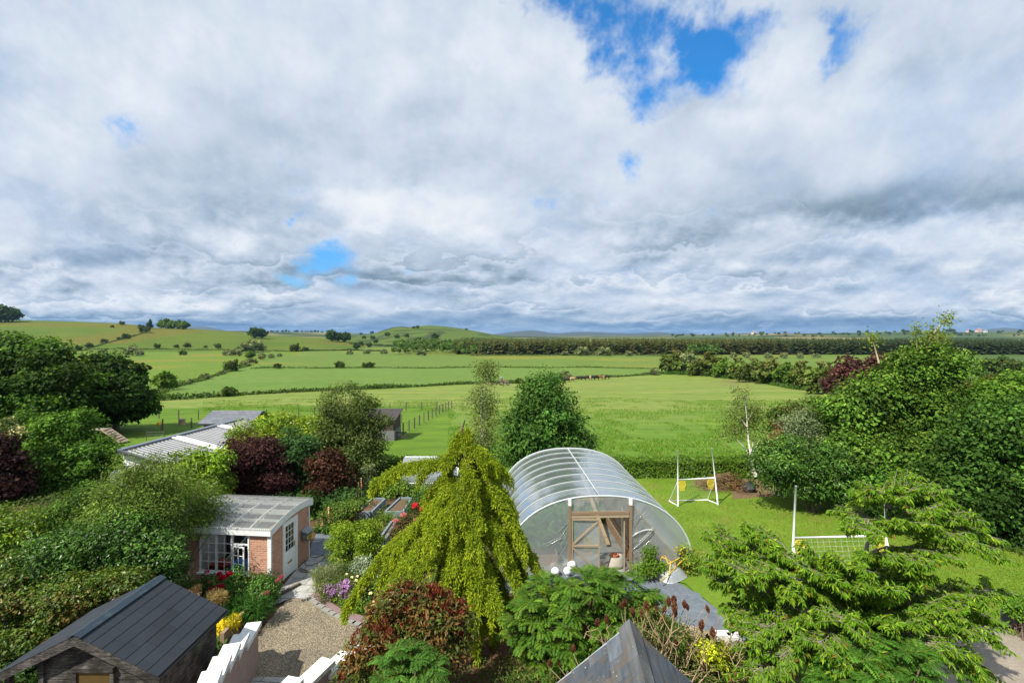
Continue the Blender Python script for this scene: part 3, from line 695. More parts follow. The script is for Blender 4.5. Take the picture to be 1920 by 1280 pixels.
# interior: floor and things seen through the window
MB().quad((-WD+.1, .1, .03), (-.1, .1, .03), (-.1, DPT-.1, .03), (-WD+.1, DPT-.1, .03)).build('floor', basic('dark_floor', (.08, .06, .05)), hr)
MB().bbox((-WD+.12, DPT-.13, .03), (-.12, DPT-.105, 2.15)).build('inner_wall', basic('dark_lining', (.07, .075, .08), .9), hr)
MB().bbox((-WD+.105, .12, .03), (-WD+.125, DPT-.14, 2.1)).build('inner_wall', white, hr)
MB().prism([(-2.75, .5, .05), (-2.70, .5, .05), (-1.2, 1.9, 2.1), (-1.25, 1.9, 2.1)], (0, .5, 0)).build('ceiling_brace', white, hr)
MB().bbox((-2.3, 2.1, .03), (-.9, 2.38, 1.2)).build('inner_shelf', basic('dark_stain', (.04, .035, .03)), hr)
hz_ = lambda x, y: tuple(np.array([-8.47, 17.0, 0])+rot(np.array([x, y, 0.]), 0, 0, -ang))
def inner(name, label, cat, x, y, sz, m):
    t = MB().box((0, 0, sz[2]/2), sz); t.lathe([(sz[0]*.3, sz[2]), (sz[0]*.25, sz[2]+.1), (0.01, sz[2]+.12)], n=10)
    o = t.build(name, m); o.location = hz_(x, y); o.location[2] = .035; o.rotation_euler = (0, 0, -ang); tag(o, label, cat)
inner('play_box', 'bright blue plastic tub on the floor behind the garden room window', 'tub', -1.55, .6, (.6, .5, .62), basic('blue_plastic', (.02, .20, .55), .35, .1))
inner('toy_bin', 'orange red toy bin behind the left pane of the garden room window', 'bin', -2.3, .55, (.7, .45, .58), basic('orange_plastic', (.42, .07, .02), .4, .15))
# hose reel box on the side wall
hb = thing('hose_reel', 'grey wall mounted hose reel with yellow front on the brick garden room corner', 'hose reel', hz_(.02, 2.15), -ang)
b = MB(); b.lathe([(.2, -.11), (.22, -.09), (.22, .09), (.2, .11)], n=18); V = b.V[0]; b.V[0] = np.c_[V[:, 2]+.13, V[:, 0], V[:, 1]+1.08]; b.build('drum', basic('grey_plastic', (.14, .15, .17), .4, .1), hb)
b = MB(); b.bbox((-.01, -.15, .93), (.02, .15, 1.32)); b.prism([(.0, -.24, 1.28), (.3, -.24, 1.22), (.3, -.24, 1.26), (.0, -.24, 1.36)], (0, .48, 0)); b.build('bracket', basic('lid_grey', (.22, .23, .25), .4, .1), hb)
b = MB(); b.bbox((.243, -.2, .98), (.262, .2, 1.10)); b.build('yellow_band', basic('yellow_plastic', (.62, .42, .02), .4, .08), hb); b = MB().bbox((.263, -.12, 1.02), (.268, .12, 1.06)); b.build('black_badge', basic('black_plastic', (.015, .015, .015), .4, .1), hb)
def ground_line(name, label, cat, pts, r, m, z=.03, n=6):
    g = [G(*p)+np.array([0, 0, z]) for p in pts]; t = np.linspace(0, len(g)-1, 8*len(g)); g = np.array(g)
    v = np.stack([np.interp(t, range(len(g)), g[:, i]) for i in range(3)], 1); k_ = np.ones(5)/5
    for i in range(2): v[2:-2, i] = np.convolve(v[:, i], k_, 'valid')
    return tag(MB().tube(v, r, n).build(name, m, smooth=True), label, cat)
ground_line('garden_hose', 'thin brown garden hose lying in a curve on the slab path beside the white door', 'hose', [(560, 1069), (568, 1073), (575, 1074), (577, 1072), (570, 1069), (562, 1066)], .018, basic('brown_rubber', (.16, .09, .05), .5))
ground_line('garden_hose', 'grey green hose looped on the path below the wall reel', 'hose', [(582, 1044), (590, 1046), (598, 1044), (604, 1041), (610, 1043), (606, 1050), (596, 1056), (584, 1061), (574, 1060), (571, 1055), (578, 1050)], .016, basic('grey_hose', (.16, .17, .16), .5))
pk = thing('wooden_plank', 'dark old timber plank lying on the path edge at the end of the gravel', 'plank', G(542, 1108), 0)
MB().beam((-.25, -.45, .06), (.2, .42, .06), .09, .08).build('board', wood('old_sleeper', (.16, .12, .09), (.07, .055, .045)), pk)
# ------------------------------------------------------------------ polytunnel
film = poly_mat('polythene_film', (.66, .73, .76), .62, .16, .10, .55)
endfilm = poly_mat('creased_polythene', (.74, .80, .81), .58, .10, .10, .5)
PT0 = np.array([(1124-960)/F*18.3, 18.3, 0]); PA = math.atan2(.0415, 1)
pt = thing('polytunnel', 'large arched polythene tunnel greenhouse with timber door frame standing on the lawn', 'polytunnel', PT0, PA)
PL, PW, PH, NB = 7.7, 3.6, 2.89, 8
def hoop(t):                               # t 0..1 round the arch
    a = np.pi*(1-np.asarray(t)); c, s_ = np.cos(a), np.sin(a); e = 2/2.3
    return np.sign(c)*np.abs(c)**e*PW, np.abs(s_)**e*PH
ts = np.linspace(0, 1, 41)
hx, hz0 = hoop(ts)
ys = np.linspace(0, PL, NB*3+1)
V = []
for y in ys:
    sag = .035*abs(math.sin(math.pi*y/(PL/NB)))
    k = 1-sag/PH*.6
    V += [(x*k, y, z*k) for x, z in zip(hx, hz0)]
MB().grid(np.array(V), len(ys), len(ts)).build('cover', film, pt, smooth=True)
hoopm = basic('white_tube', (.50, .54, .56), .4, .06, 4)
for i in range(NB+1):
    y = PL*i/NB
    MB().tube(np.c_[hx*1.004, np.full(len(hx), y), hz0*1.004], .015 if 0 < i < NB else .034, 6).build('hoop', hoopm, pt, smooth=True)
MB().tube([(0, y, PH*1.006) for y in np.linspace(0, PL, 9)], .026, 6).build('ridge_tube', hoopm, pt, smooth=True)
brown = wood('fresh_timber', (.33, .235, .155), (.17, .115, .07))
dx0, dx1 = -1.14, 1.18
def ztop(x): return PH*(1-(abs(x)/PW)**2.3)**(1/2.3)
for x in (dx0, dx1):
    MB().bbox((x-.045, -.085, 0), (x+.045, -.02, ztop(x)-.22)).build('door_post', brown, pt)
    MB().bbox((x-.055, -.1, ztop(x)-.23), (x+.055, -.015, ztop(x)+.02)).build('post_wrap', whiteplastic, pt)
    MB().bbox((x*.8-.05, PL+.02, 0), (x*.8+.05, PL+.07, ztop(x*.8)-.05)).build('door_post', brown, pt)
MB().bbox((dx0+.06, -.085, 2.22), (dx1-.06, -.025, 2.33)).build('lintel', brown, pt)
MB().bbox((dx0+.06, -.075, 2.10), (dx1-.06, -.035, 2.19)).build('lintel', wood('pale_timber', (.45, .36, .25), (.28, .21, .14)), pt)
# end films, creased towards the door frame
def endfilm_mesh(side, y0, cr):
    nu, nv = 26, 30; V = []
    for i in range(nu):
        for j in range(nv):
            if side == 't': x = dx0+(dx1-dx0)*i/(nu-1); z0 = 2.33; z1 = ztop(x); z = z0+(z1-z0)*j/(nv-1); o = .02*math.sin(x*11)*math.sin(math.pi*j/(nv-1))
            else:
                s_ = -1 if side == 'l' else 1; e0 = abs(dx0 if s_ < 0 else dx1)
                u = i/(nu-1); x = s_*(e0+(PW-.01-e0)*u); z = ztop(x)*j/(nv-1)
                r = math.atan2(z-.9, abs(x)-e0+.25); o = 1.7*cr*math.exp(-u*1.6)*(math.sin(r*26)+.6*math.sin(r*47+1))*math.sin(math.pi*min(1, u*4+.02))*.5+.03*math.sin(x*3)*math.sin(z*4)*u
            V.append((x, y0+o, z))
    g_ = MB().grid(np.array(V), nu, nv)
    if side != 't':                        # folds pulled tight towards the door frame
        for k in range(15):
            a = (R(8)+R(62)*rng.random()) if side == 'r' else (-R(20)-R(48)*rng.random()); p0 = np.array([s_*(e0+.03), y0-.02, (.35+1.7*rng.random()) if side == 'r' else 1.1+.9*rng.random()]); l_ = .35+.8*rng.random()
            p1 = p0+np.array([s_*math.cos(a)*l_, 0, math.sin(a)*l_]); p1[2] = np.clip(p1[2], .1, ztop(p1[0])-.1); g_.tube(arc(p0, p1, .015, 7), [.002, .005, .007, .007, .006, .004, .001], 4)
    return g_
for sd_ in 'lrt': endfilm_mesh(sd_, -.01, .05).build('end_film', endfilm, pt, smooth=True)
bk = MB(); V = []
for i in range(41):
    for j in range(6): V.append((hx[i]*.999, PL+.005, hz0[i]*j/5))
bk.grid(np.array(V), 41, 6).build('end_film', endfilm, pt)
# torn flap of film hanging at the right of the door
tf = MB(); tf.tube(arc((1.24, -.06, 1.38), (2.0, -.10, 1.62), .09, 10), [.02, .03, .03, .025, .03, .03, .035, .03, .045, .02], 5); tf.tube(arc((1.26, -.05, .88), (2.0, -.10, 1.60), -.04, 10), .014, 5); tf.tube(arc((1.5, -.05, 1.15), (2.05, -.09, 1.75), -.02, 8), .012, 5); tf.build('torn_film', poly_mat('crumpled_film', (.8, .82, .83), .15, .1, .15, .4), pt, smooth=True)
# folding doors: left leaf nearly shut, right leaf folded inwards
def leaf_door(name, w, z1, br, rz, loc):
    d = MB(); t = .045
    d.bbox((0, -.02, .03), (t, .025, z1)); d.bbox((w-t, -.02, .03), (w, .025, z1)); d.bbox((t, -.018, z1-.07), (w-t, .023, z1)); d.bbox((t, -.018, .03), (w-t, .023, .1)); d.bbox((t, -.018, 1.02), (w-t, .023, 1.09))
    d.beam((t, .0, 1.11), (w-t, .0, z1-.1), .04, .06); d.beam((t, .0, .98), (w-t, .0, .12), .04, .06)
    o = d.build(name, br, pt); o.location = loc; o.rotation_euler = (0, 0, rz)
    f = MB().quad((t, .03, .05), (w-t, .03, .05), (w-t, .03, z1-.03), (t, .03, z1-.03)); f.build('door_film', endfilm, o)
leaf_door('door', 1.05, 2.08, wood('door_batten', (.42, .33, .23), (.24, .18, .12)), R(-4), (dx0+.07, -.05, 0))
leaf_door('door', 1.05, 2.08, wood('door_batten', (.42, .33, .23), (.24, .18, .12)), R(80), (dx1-.22, .02, 0))
for x, z in ((-PW+.02, .38), (PW+.0, .52)): MB().lathe([(.02, -.09), (.09, -.05), (.1, .03), (.03, .09)], (x, -.05, z), 10).build('corner_clip', whiteplastic, pt)
pl = lambda x, y, z=0.: tuple(PT0+rot(np.array([x, y, 0.]), 0, 0, PA)+np.array([0, 0, z]))
# inside the tunnel
for (label, x0, x1, y0, y1) in (('long timber edged bed along the left side inside the polytunnel', -3.1, -1.5, .6, 7.2), ('timber edged bed along the right side inside the polytunnel', 1.35, 3.1, .9, 7.2)):
    t = thing('planting_bed', label, 'raised bed', pl((x0+x1)/2, (y0+y1)/2, .02), PA); w, l = x1-x0, y1-y0
    b = MB(); b.bbox((-w/2, -l/2, 0), (-w/2+.05, l/2, .4)); b.bbox((w/2-.05, -l/2, 0), (w/2, l/2, .4)); b.bbox((-w/2+.05, -l/2, 0), (w/2-.05, -l/2+.05, .4)); b.bbox((-w/2+.05, l/2-.05, 0), (w/2-.05, l/2, .4)); b.build('timber_edge', wood('bed_timber', (.45, .28, .17), (.25, .15, .09)), t)
    MB().bbox((-w/2+.05, -l/2+.05, .01), (w/2-.05, l/2-.05, .34)).build('soil', bedm, t)
t = thing('work_bench', 'tall timber bench frame with sloping boards deep inside the polytunnel doorway', 'bench', pl(.75, 4.4, .02), PA)
b = MB(); b.beam((.1, -2.3, .1), (-.28, 1.6, 1.9), .16, .05); b.build('sloping_board', wood('tan_board', (.52, .36, .2), (.34, .22, .12)), t)
for (x, y) in ((-.55, .9), (.35, .9)): MB().bbox((x-.05, y-.05, 0), (x+.05, y+.05, 1.55)).build('leg', wood('tan_board', (.5, .34, .2), (.3, .2, .1)), t)
MB().bbox((-.6, .86, .9), (.6, 2.0, .95)).build('bench_top', wood('tan_board', (.5, .34, .2), (.3, .2, .1)), t)
t = thing('wooden_crate', 'small orange pine crate on the floor just inside the polytunnel door', 'crate', pl(-.12, 1.6, .022), PA)
b = MB(); 
for zz in (.03, .17, .31, .45): b.bbox((-.15, -.2, zz), (.15, -.18, zz+.11)); b.bbox((-.15, .18, zz), (.15, .2, zz+.11)); b.bbox((-.15, -.18, zz), (-.13, .18, zz+.11)); b.bbox((.13, -.18, zz), (.15, .18, zz+.11))
b.build('slats', wood('pine', (.55, .36, .16), (.38, .23, .1)), t)
t = thing('cement_bag', 'pale slumped sack with a terracotta coloured tub in it by the polytunnel door', 'sack', pl(.72, .55, .022), .3)
b = MB().lathe([(.02, .0), (.48, .02), (.46, .10), (.36, .26), (.26, .36), (.22, .33), (.18, .2)], n=16, sy=.8); b.V[0] += rng.normal(size=b.V[0].shape)*.018; b.build('sack', basic('pale_sack', (.34, .31, .26), .8, .12, 5), t, smooth=True)
MB().lathe([(.12, .2), (.16, .42), (.14, .43), (.1, .3)], n=14).build('tub', basic('terracotta', (.42, .15, .08), .7), t)
# white globes in front of the tunnel
for (a, b_), r, lb in (((1041, 1080), .15, 'white ball lying on the slate path apart from the other two'), ((1064, 1079), .15, 'lower of the two touching white balls beside the left tunnel door post'), ((1072, 1076), .16, 'upper of the two white balls beside the tunnel door post')):
    g = G(a, b_); t = thing('garden_globe', lb, 'garden globe', g, 0, 'white globes on the path')
    zz = .16 if 'upper' in lb else 0.
    th = np.linspace(-.48, .5, 12)*np.pi; MB().lathe(np.c_[np.cos(th)*r+.002, np.sin(th)*r+r+.03+zz], n=16).build('globe', whiteplastic, t, smooth=True)
    MB().lathe([(.07, 0), (.07, .05+zz)], n=10).build('base', whiteplastic, t)

# ------------------------------------------------------------------ small polycarbonate greenhouse
g0 = np.array([(752-960)/F*26.9, 26.9, 0])
gh = thing('greenhouse', 'small curved polycarbonate greenhouse with bright reflective roof behind the golden cedar', 'greenhouse', g0, 0)
GL, GD = 3.15, 2.1
pc = poly_mat('polycarbonate_sheet', (.50, .56, .60), .34, .2, .2, .35)
def gprof(t): a = np.pi*t; return GD*.5-np.cos(a)*GD*.5*(1-.12*np.sin(a)), .75+1.2*np.sin(a)**.75
tt = np.linspace(0, 1, 21); yy, zz = gprof(tt)
yy = np.r_[0, yy, GD]; zz = np.r_[0, zz, 0]
V = np.array([(x, y, z) for x in np.linspace(0, GL, 9) for y, z in zip(yy, zz)])
V[:, 1] = np.clip(V[:, 1], 0, GD)
MB().grid(V, 9, len(yy)).build('roof_sheet', pc, gh, smooth=True)
for x in (0, GL): 
    b = MB(); b.add(np.array([(x, y, z) for y, z in zip(yy, zz)]), np.array([list(range(len(yy)))])); b.build('end_panel', pc, gh)
fr = MB()
for x in np.linspace(0, GL, 5): fr.tube(np.array([(x, y, z+.006) for y, z in zip(yy, zz)]), .016, 5)
for k_ in (1, 5, 11, 17, 21): fr.tube(np.array([(0, yy[k_], zz[k_]), (GL, yy[k_], zz[k_])]), .014, 5)
fr.build('frame', basic('alu_frame', (.75, .78, .8), .35, .06, 4, .02, .5), gh)
MB().bbox((1.6, .02, .0), (3.0, .3, .32)).build('bench', basic('terracotta_tray', (.35, .2, .14), .8), gh)

# ------------------------------------------------------------------ barn with ribbed metal roof, slate shed, timber shelter
def roofcorr(mb, A, B, Cc, D, n, amp, rib_shade=.22):     # ribbed sheet, ribs from edge AB to edge DC, shade lines painted on as dark ribs
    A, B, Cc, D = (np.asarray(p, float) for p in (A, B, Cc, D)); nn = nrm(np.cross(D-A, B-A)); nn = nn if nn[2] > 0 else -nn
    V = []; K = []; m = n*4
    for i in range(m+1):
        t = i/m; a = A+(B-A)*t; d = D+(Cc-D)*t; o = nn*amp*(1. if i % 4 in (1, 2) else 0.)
        for s_ in (0, .5, 1): V.append(a+(d-a)*s_+o); K.append(rib_shade if i % 4 in (1, 2) else 1.)
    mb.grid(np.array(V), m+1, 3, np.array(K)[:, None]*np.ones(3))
A = P(225, 845, 25.8); B = P(452.5, 786, 35.4); D = P(330, 876, 24.4); Cc = D+(B-A)
A[2] = B[2] = 2.78; D[2] = Cc[2] = 2.28
bn = thing('barn', 'white walled outbuilding with silver ribbed metal roof behind the bright green bushes', 'outbuilding', (A[0], A[1], 0))
o_ = np.array([A[0], A[1], 0.]); A, B, Cc, D = A-o_, B-o_, Cc-o_, D-o_
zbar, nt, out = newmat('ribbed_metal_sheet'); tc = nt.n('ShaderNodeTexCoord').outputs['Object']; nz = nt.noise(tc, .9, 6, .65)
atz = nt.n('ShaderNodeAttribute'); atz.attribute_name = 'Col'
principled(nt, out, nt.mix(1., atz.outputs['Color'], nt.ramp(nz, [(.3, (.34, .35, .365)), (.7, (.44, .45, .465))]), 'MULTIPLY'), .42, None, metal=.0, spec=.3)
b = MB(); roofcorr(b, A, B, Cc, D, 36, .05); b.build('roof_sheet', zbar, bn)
for t in (.33, .72):
    b = MB(); a0 = A+(B-A)*t; a1 = A+(B-A)*(t+.07); d0 = D+(Cc-D)*t; d1 = D+(Cc-D)*(t+.07); roofcorr(b, a0+(0, 0, .075), a1+(0, 0, .075), d1+(0, 0, .075), d0+(0, 0, .075), 2, .03); b.build('roof_light', basic('white_grp', (.66, .68, .68), .4, .05), bn)
b = MB(); b.beam(A+(0, 0, .06), B+(0, 0, .06), .34, .1); b.build('ridge_flashing', basic('slate_flashing', (.13, .15, .18), .4, .2, 4), bn)
b = MB(); b.beam(A+(0, -.1, -.02), D+(0, -.1, -.02), .1, .2); b.build('verge_trim', basic('dark_trim', (.04, .045, .055), .4), bn)
wall_ = basic('limewash', (.76, .77, .77), .85, .1, 1.5, .2, dirt=(.5, .5, .47))
b = MB(); zA, zD = A[2]-.1, D[2]-.1
Lv = B-A; Lv = Lv*(1-.01)
for p, q in ((A, D), (A+Lv, D+Lv)): b.prism([(p[0]+.1, p[1]+.1, 0), (q[0]-.1, q[1]+.1, 0), (q[0]-.1, q[1]+.1, zD), (p[0]+.1, p[1]+.1, zA)], (0, .18, 0))
b.prism([(D[0]-.28, D[1]+.28, 0), (D[0]-.1, D[1]+.28, 0), (D[0]-.1, D[1]+.28, zD), (D[0]-.28, D[1]+.28, zD)], Lv-(0, .3, 0)); b.prism([(A[0]+.1, A[1]+.28, 0), (A[0]+.28, A[1]+.28, 0), (A[0]+.28, A[1]+.28, zA-.03), (A[0]+.1, A[1]+.28, zA-.03)], Lv-(0, .3, 0)); b.build('wall', wall_, bn)
mid = (A+D)/2; b = MB(); b.bbox((A[0]+.35, mid[1]-.36+.0, 0), (A[0]+1.15, mid[1]+.2, 1.95)); b.build('door', basic('slate_blue_door', (.16, .19, .25), .5), bn)
def gable_shed(name, label, cat, base, rz, w, dpt, ez, rz_, wallm, roofm, ov=.25, axis='x'):
    """ridge along local x; base is the front middle on the ground"""
    t = thing(name, label, cat, base, rz)
    b = MB()
    b.bbox((-w/2, 0, -.6), (w/2, .12, ez)); b.bbox((-w/2, dpt-.12, -.6), (w/2, dpt, ez))
    for x in (-w/2, w/2-.12): b.prism([(x, .12, -.6), (x, dpt-.12, -.6), (x, dpt-.12, ez), (x, dpt/2, rz_-.05), (x, .12, ez)], (.12, 0, 0))
    b.build('wall', wallm, t)
    b = MB(); s_ = (rz_-ez)/(dpt/2)
    for sg in (1, -1):
        f = lambda y: (y if sg > 0 else dpt-y)
        b.prism([(-w/2-ov, f(-ov), ez-ov*s_+.03), (-w/2-ov, f(dpt/2), rz_+.03), (-w/2-ov, f(dpt/2), rz_+.10), (-w/2-ov, f(-ov), ez-ov*s_+.10)], (w+2*ov, 0, 0))
    b.build('roof', roofm, t); return t
slm, nt, out = newmat('roof_slates'); uvx = nt.n('ShaderNodeTexCoord').outputs['Object']
brk = nt.n('ShaderNodeTexBrick'); nt.l(uvx, brk.inputs['Vector']); brk.inputs['Scale'].default_value = 1; brk.inputs['Brick Width'].default_value = .5; brk.inputs['Row Height'].default_value = .28; brk.inputs['Mortar Size'].default_value = .012
brk.inputs['Color1'].default_value = (.115, .125, .15, 1); brk.inputs['Color2'].default_value = (.16, .17, .195, 1); brk.inputs['Mortar'].default_value = (.05, .05, .06, 1)
principled(nt, out, brk.outputs['Color'], .55, brk.outputs['Fac'], -.4, .01)
brownb = wood('brown_cladding', (.14, .10, .07), (.06, .045, .035))
p0 = P(428, 793, 38.4); gz = float(zter(p0[0], 38.4))
ss = gable_shed('slate_shed', 'low shed with dark slate pitched roof between the ribbed barn and the paddock', 'shed', (p0[0]-.15, 38.4, gz), 0, 3.6, 3.2, 2.0-gz, 2.62-gz, brownb, slm, .3)
MB().bbox((-2.05, -.34, 2.0-gz-.12), (2.1, -.27, 2.0-gz-.03)).build('gutter', dark_metal, ss)
q0 = GX(722, 43.6)
sh = thing('field_shelter', 'dark timber lean to shelter standing in the paddock behind the grey green birch', 'shelter', q0, 0)
b = MB(); b.bbox((-1.9, 0, .9), (.75, .06, 1.85)); b.bbox((-1.9, 2.6, -.4), (.75, 2.66, 2.35)); b.prism([(.75, .06, .8), (.75, 2.6, .8), (.75, 2.6, 2.3), (.75, .06, 1.8)], (.06, 0, 0)); b.build('board_wall', wood('dark_cladding', (.10, .075, .065), (.045, .035, .032)), sh)
b = MB(); b.bbox((-1.9, -.02, -.4), (.83, .1, .9)); b.bbox((.72, .1, -.4), (.83, 2.66, .9)); b.build('block_wall', basic('grey_block', (.16, .16, .165), .9, .2, 3), sh)
b = MB(); b.prism([(-2.1, -.25, 1.84), (-2.1, 2.8, 2.42), (-2.1, 2.8, 2.5), (-2.1, -.25, 1.92)], (3.1, 0, 0)); b.build('roof', basic('rust_brown_sheet', (.05, .042, .04), .7, .3, 3), sh)
b = MB(); b.bbox((.9, .5, -.4), (.98, .58, .75)); b.bbox((1.75, .5, -.4), (1.83, .58, .75)); b.bbox((.98, .52, .6), (1.75, .56, .7)); b.bbox((.98, .52, .2), (1.75, .56, .28)); b.build('side_rail', wood('dark_cladding', (.1, .075, .06), (.05, .04, .03)), sh)

# ------------------------------------------------------------------ stepped garden stair walls
render_ = basic('pinkish_render', (.36, .255, .235), .85, .15, 2.5, .3, dirt=(.24, .18, .165))
coping_m = basic('weathered_white', (.70, .71, .70), .7, .16, 3.5, .3, dirt=(.36, .37, .33))
def stair_wall(label, pts, w):
    """pts: (x, y, top z) from the low far end towards the house"""
    t = thing('stair_wall', label, 'wall', (pts[0][0], pts[0][1], 0)); o = np.array([pts[0][0], pts[0][1], 0.])
    wl_ = MB()
    for i in range(len(pts)-1):
        p, q = np.array(pts[i], float)-o, np.array(pts[i+1], float)-o; z = p[2]; d = nrm((q-p)*(1, 1, 0)); s_ = np.array([d[1], -d[0], 0])
        a, b_ = p*(1, 1, 0), q*(1, 1, 0)
        wl_.prism([a-s_*w*.36, a+s_*w*.36, a+s_*w*.36+(0, 0, z-.1), a-s_*w*.36+(0, 0, z-.1)], b_-a+d*(.0))
        c0, c1 = a-d*.06, b_+d*.10
        cp = MB(); h = .11
        top = [c0-s_*w*.55, c0+s_*w*.55, c1+s_*w*.55, c1-s_*w*.55]
        cp.prism([v+(0, 0, z-h) for v in top], (0, 0, h)); cp.build('coping', coping_m, t)
    wl_.build('wall', render_, t)
stair_wall('stepped white capped stair wall with pinkish render beside the black shed', [(-6.95, 13.0, 1.25), (-6.78, 12.1, 1.50), (-6.58, 11.35, 1.73), (-6.36, 10.6, 1.95), (-6.12, 9.85, 2.15), (-5.85, 9.1, 2.35), (-5.6, 8.3, 2.55), (-5.3, 7.5, 2.7)], .34)
stair_wall('stepped white capped stair wall running down into the red leaved shrub', [(-3.95, 12.9, .72), (-4.2, 12.2, .98), (-4.42, 11.55, 1.24), (-4.75, 10.55, 1.5), (-5.0, 9.6, 1.75), (-5.2, 8.8, 2.0)], .36)
stp = thing('garden_stair', 'grey slab stair and landing between the two white capped stair walls', 'stairs', (-5.6, 12.4, 0))
b = MB()
for i in range(7): b.bbox((-1.1+.12*i, -1.3-.55*i, 0), (1.35-.12*i, -.75-.55*i, .16*(i+1)+.03))
b.bbox((-1.15, -.75, 0), (1.5, .25, .06)); b.build('step', flag, stp)

# ------------------------------------------------------------------ porch roof below the window
pr = thing('porch', 'weathered slate gabled porch roof with lichen in the bottom middle', 'porch', (1.945, 8.0, 0), -R(5.4))
RZp = 4.2; pit = math.tan(R(41.5)); wS = 2.6
sl2, nt, out = newmat('mossy_slate'); tc = nt.n('ShaderNodeTexCoord').outputs['Object']; at2 = nt.n('ShaderNodeAttribute'); at2.attribute_name = 'Col'
n1 = nt.noise(tc, 2.2, 8, .7, .4); n2 = nt.noise(tc, 9., 8, .7); n3 = nt.noise(nt.mapping(tc, (5, .8, 5)), 2., 5, .6)
c = nt.mix(1., at2.outputs['Color'], nt.ramp(n3, [(.3, (.6, .62, .66)), (.7, (1.35, 1.35, 1.35))]), 'MULTIPLY')
c = nt.mix(nt.m('MULTIPLY', nt.m('MAXIMUM', nt.m('SUBTRACT', n1, .49), 0), 4.5), c, (.15, .095, .038))
c = nt.mix(nt.m('MINIMUM', nt.m('MULTIPLY', nt.m('MAXIMUM', nt.m('SUBTRACT', n2, .62), 0), 7.), 1.), c, (.30, .31, .22))
vv = nt.n('ShaderNodeTexVoronoi'); vv.inputs['Scale'].default_value = 9; nt.l(tc, vv.inputs['Vector'])
spot = nt.m('MULTIPLY', nt.m('LESS_THAN', vv.outputs['Distance'], nt.m('MULTIPLY', nt.noise(tc, 13., 2, .5), .22)), nt.m('GREATER_THAN', nt.noise(tc, 2.3, 3, .5), .56)); c = nt.mix(spot, c, (.36, .37, .33))
principled(nt, out, c, .6, n2, .4, .006, .4)
for sg in (1, -1):
    b = MB(); nc = 9; L = wS/math.cos(R(41.5)); ux, uz = math.cos(R(41.5)), -math.sin(R(41.5)); nx, nz_ = -uz, ux
    for c_ in range(nc):
        a0 = L*c_/nc+.06; a1 = L*(c_+1)/nc+.10; y = -4.5+(.25 if c_ % 2 else 0)
        while y < -.02:
            y1 = min(y+.495, -.01); z0, z1 = .004, .02
            pts = [(sg*(ux*aa+nx*of), yy_, RZp+uz*aa+nz_*of) for aa, of in ((a0, z0), (a1, z1)) for yy_ in (y, y1)]
            top = [pts[0], pts[1], pts[3], pts[2]]; dn = [(p[0]-sg*nx*.01, p[1], p[2]-nz_*.01) for p in top]
            b.add(top+dn, [np.array([(0, 1, 2, 3), (4, 5, 6, 7)]), np.array([(i, (i+1) % 4, 4+(i+1) % 4, 4+i) for i in range(4)])], np.array([.066, .077, .092])*(1+rng.normal()*.14))
            y += .5
    b.build('roof_slope', sl2, pr)
    v = MB(); v.prism([(0, 0, RZp-.02), (sg*ux*(L+.1), 0, RZp-.02+uz*(L+.1)), (sg*ux*(L+.1), 0, RZp-.09+uz*(L+.1)), (0, 0, RZp-.11)], (0, .07, 0)); v.build('verge', basic('lead_grey_verge', (.30, .325, .34), .6, .15, 4), pr)
    v = MB(); v.prism([(0, -4.5, RZp-.03), (sg*ux*L, -4.5, RZp-.03+uz*L), (sg*ux*L, -4.5, RZp-.09+uz*L), (0, -4.5, RZp-.1)], (0, 4.5, 0)); v.build('roof_deck', wood('deck', (.2, .15, .1), (.1, .08, .05)), pr)
rt = MB()
for i in range(10):
    y1 = .06-.45*i; y0 = y1-.46; d = .004*(i % 2)
    for sg in (1, -1): rt.prism([(0, y0, RZp+.05+d), (sg*.16, y0, RZp+.05+d-.16*pit), (sg*.175, y0, RZp+.04+d-.16*pit), (0, y0, RZp+.075+d)], (0, .455, 0)); rt.C[-1] = np.tile(np.array([.095, .10, .105])*(1+rng.normal()*.1), (8, 1))
rt.build('ridge_tile', sl2, pr)
b = MB(); b.bbox((-wS+.3, -4.4, 0), (-wS+.45, -.15, RZp-(wS-.3)*pit)); b.bbox((wS-.45, -4.4, 0), (wS-.3, -.15, RZp-(wS-.3)*pit)); b.prism([(-wS+.45, -.16, 0), (wS-.45, -.16, 0), (wS-.45, -.16, RZp-(wS-.3)*pit), (0, -.16, RZp-.12), (-wS+.45, -.16, RZp-(wS-.3)*pit)], (0, .12, 0)); b.build('wall', basic('cream_render', (.62, .58, .5), .9, .1, 2), pr)

# ------------------------------------------------------------------ raised beds and low sleeper wall
bluewood = wood('blue_grey_sleeper', (.25, .31, .35), (.12, .15, .17))
def raised(label, fl, fr_, br, bl, h):
    pts = [np.array([(a-960)/F*(H-h)*F/(b_-HZ), (H-h)*F/(b_-HZ)]) for a, b_ in (fl, fr_, br, bl)]
    c = sum(pts)/4; t = thing('raised_bed', label, 'raised bed', (c[0], c[1], 0), 0, 'blue grey raised beds'); b = MB(); loc = [p-c for p in pts]
    for i in range(4): p, q = loc[i], loc[(i+1) % 4]; e = nrm(q-p)*.045; b.beam((*(p+e), h/2), (*(q-e), h/2), .09, h-(.004 if i % 2 else 0))
    b.build('sleeper', bluewood, t); MB().add([(*(p*.93), h-.08) for p in loc], np.array([[0, 1, 2, 3]])).build('soil', basic('compost', (.12, .072, .042), .95, .45, 8, .8, dirt=(.10, .11, .03)), t); return t
raised('left of the two blue grey raised beds full of brown soil', (668, 958.5), (696, 958.5), (722.5, 933), (698, 933), .42)
raised('right of the two blue grey raised beds, partly behind the golden cedar', (722, 958), (755, 958), (772, 932), (750, 932), .40)
raised('narrow dark blue planter trough beside the bright green round shrub', (712, 1008), (722, 1010), (742, 976), (735, 975), .42)
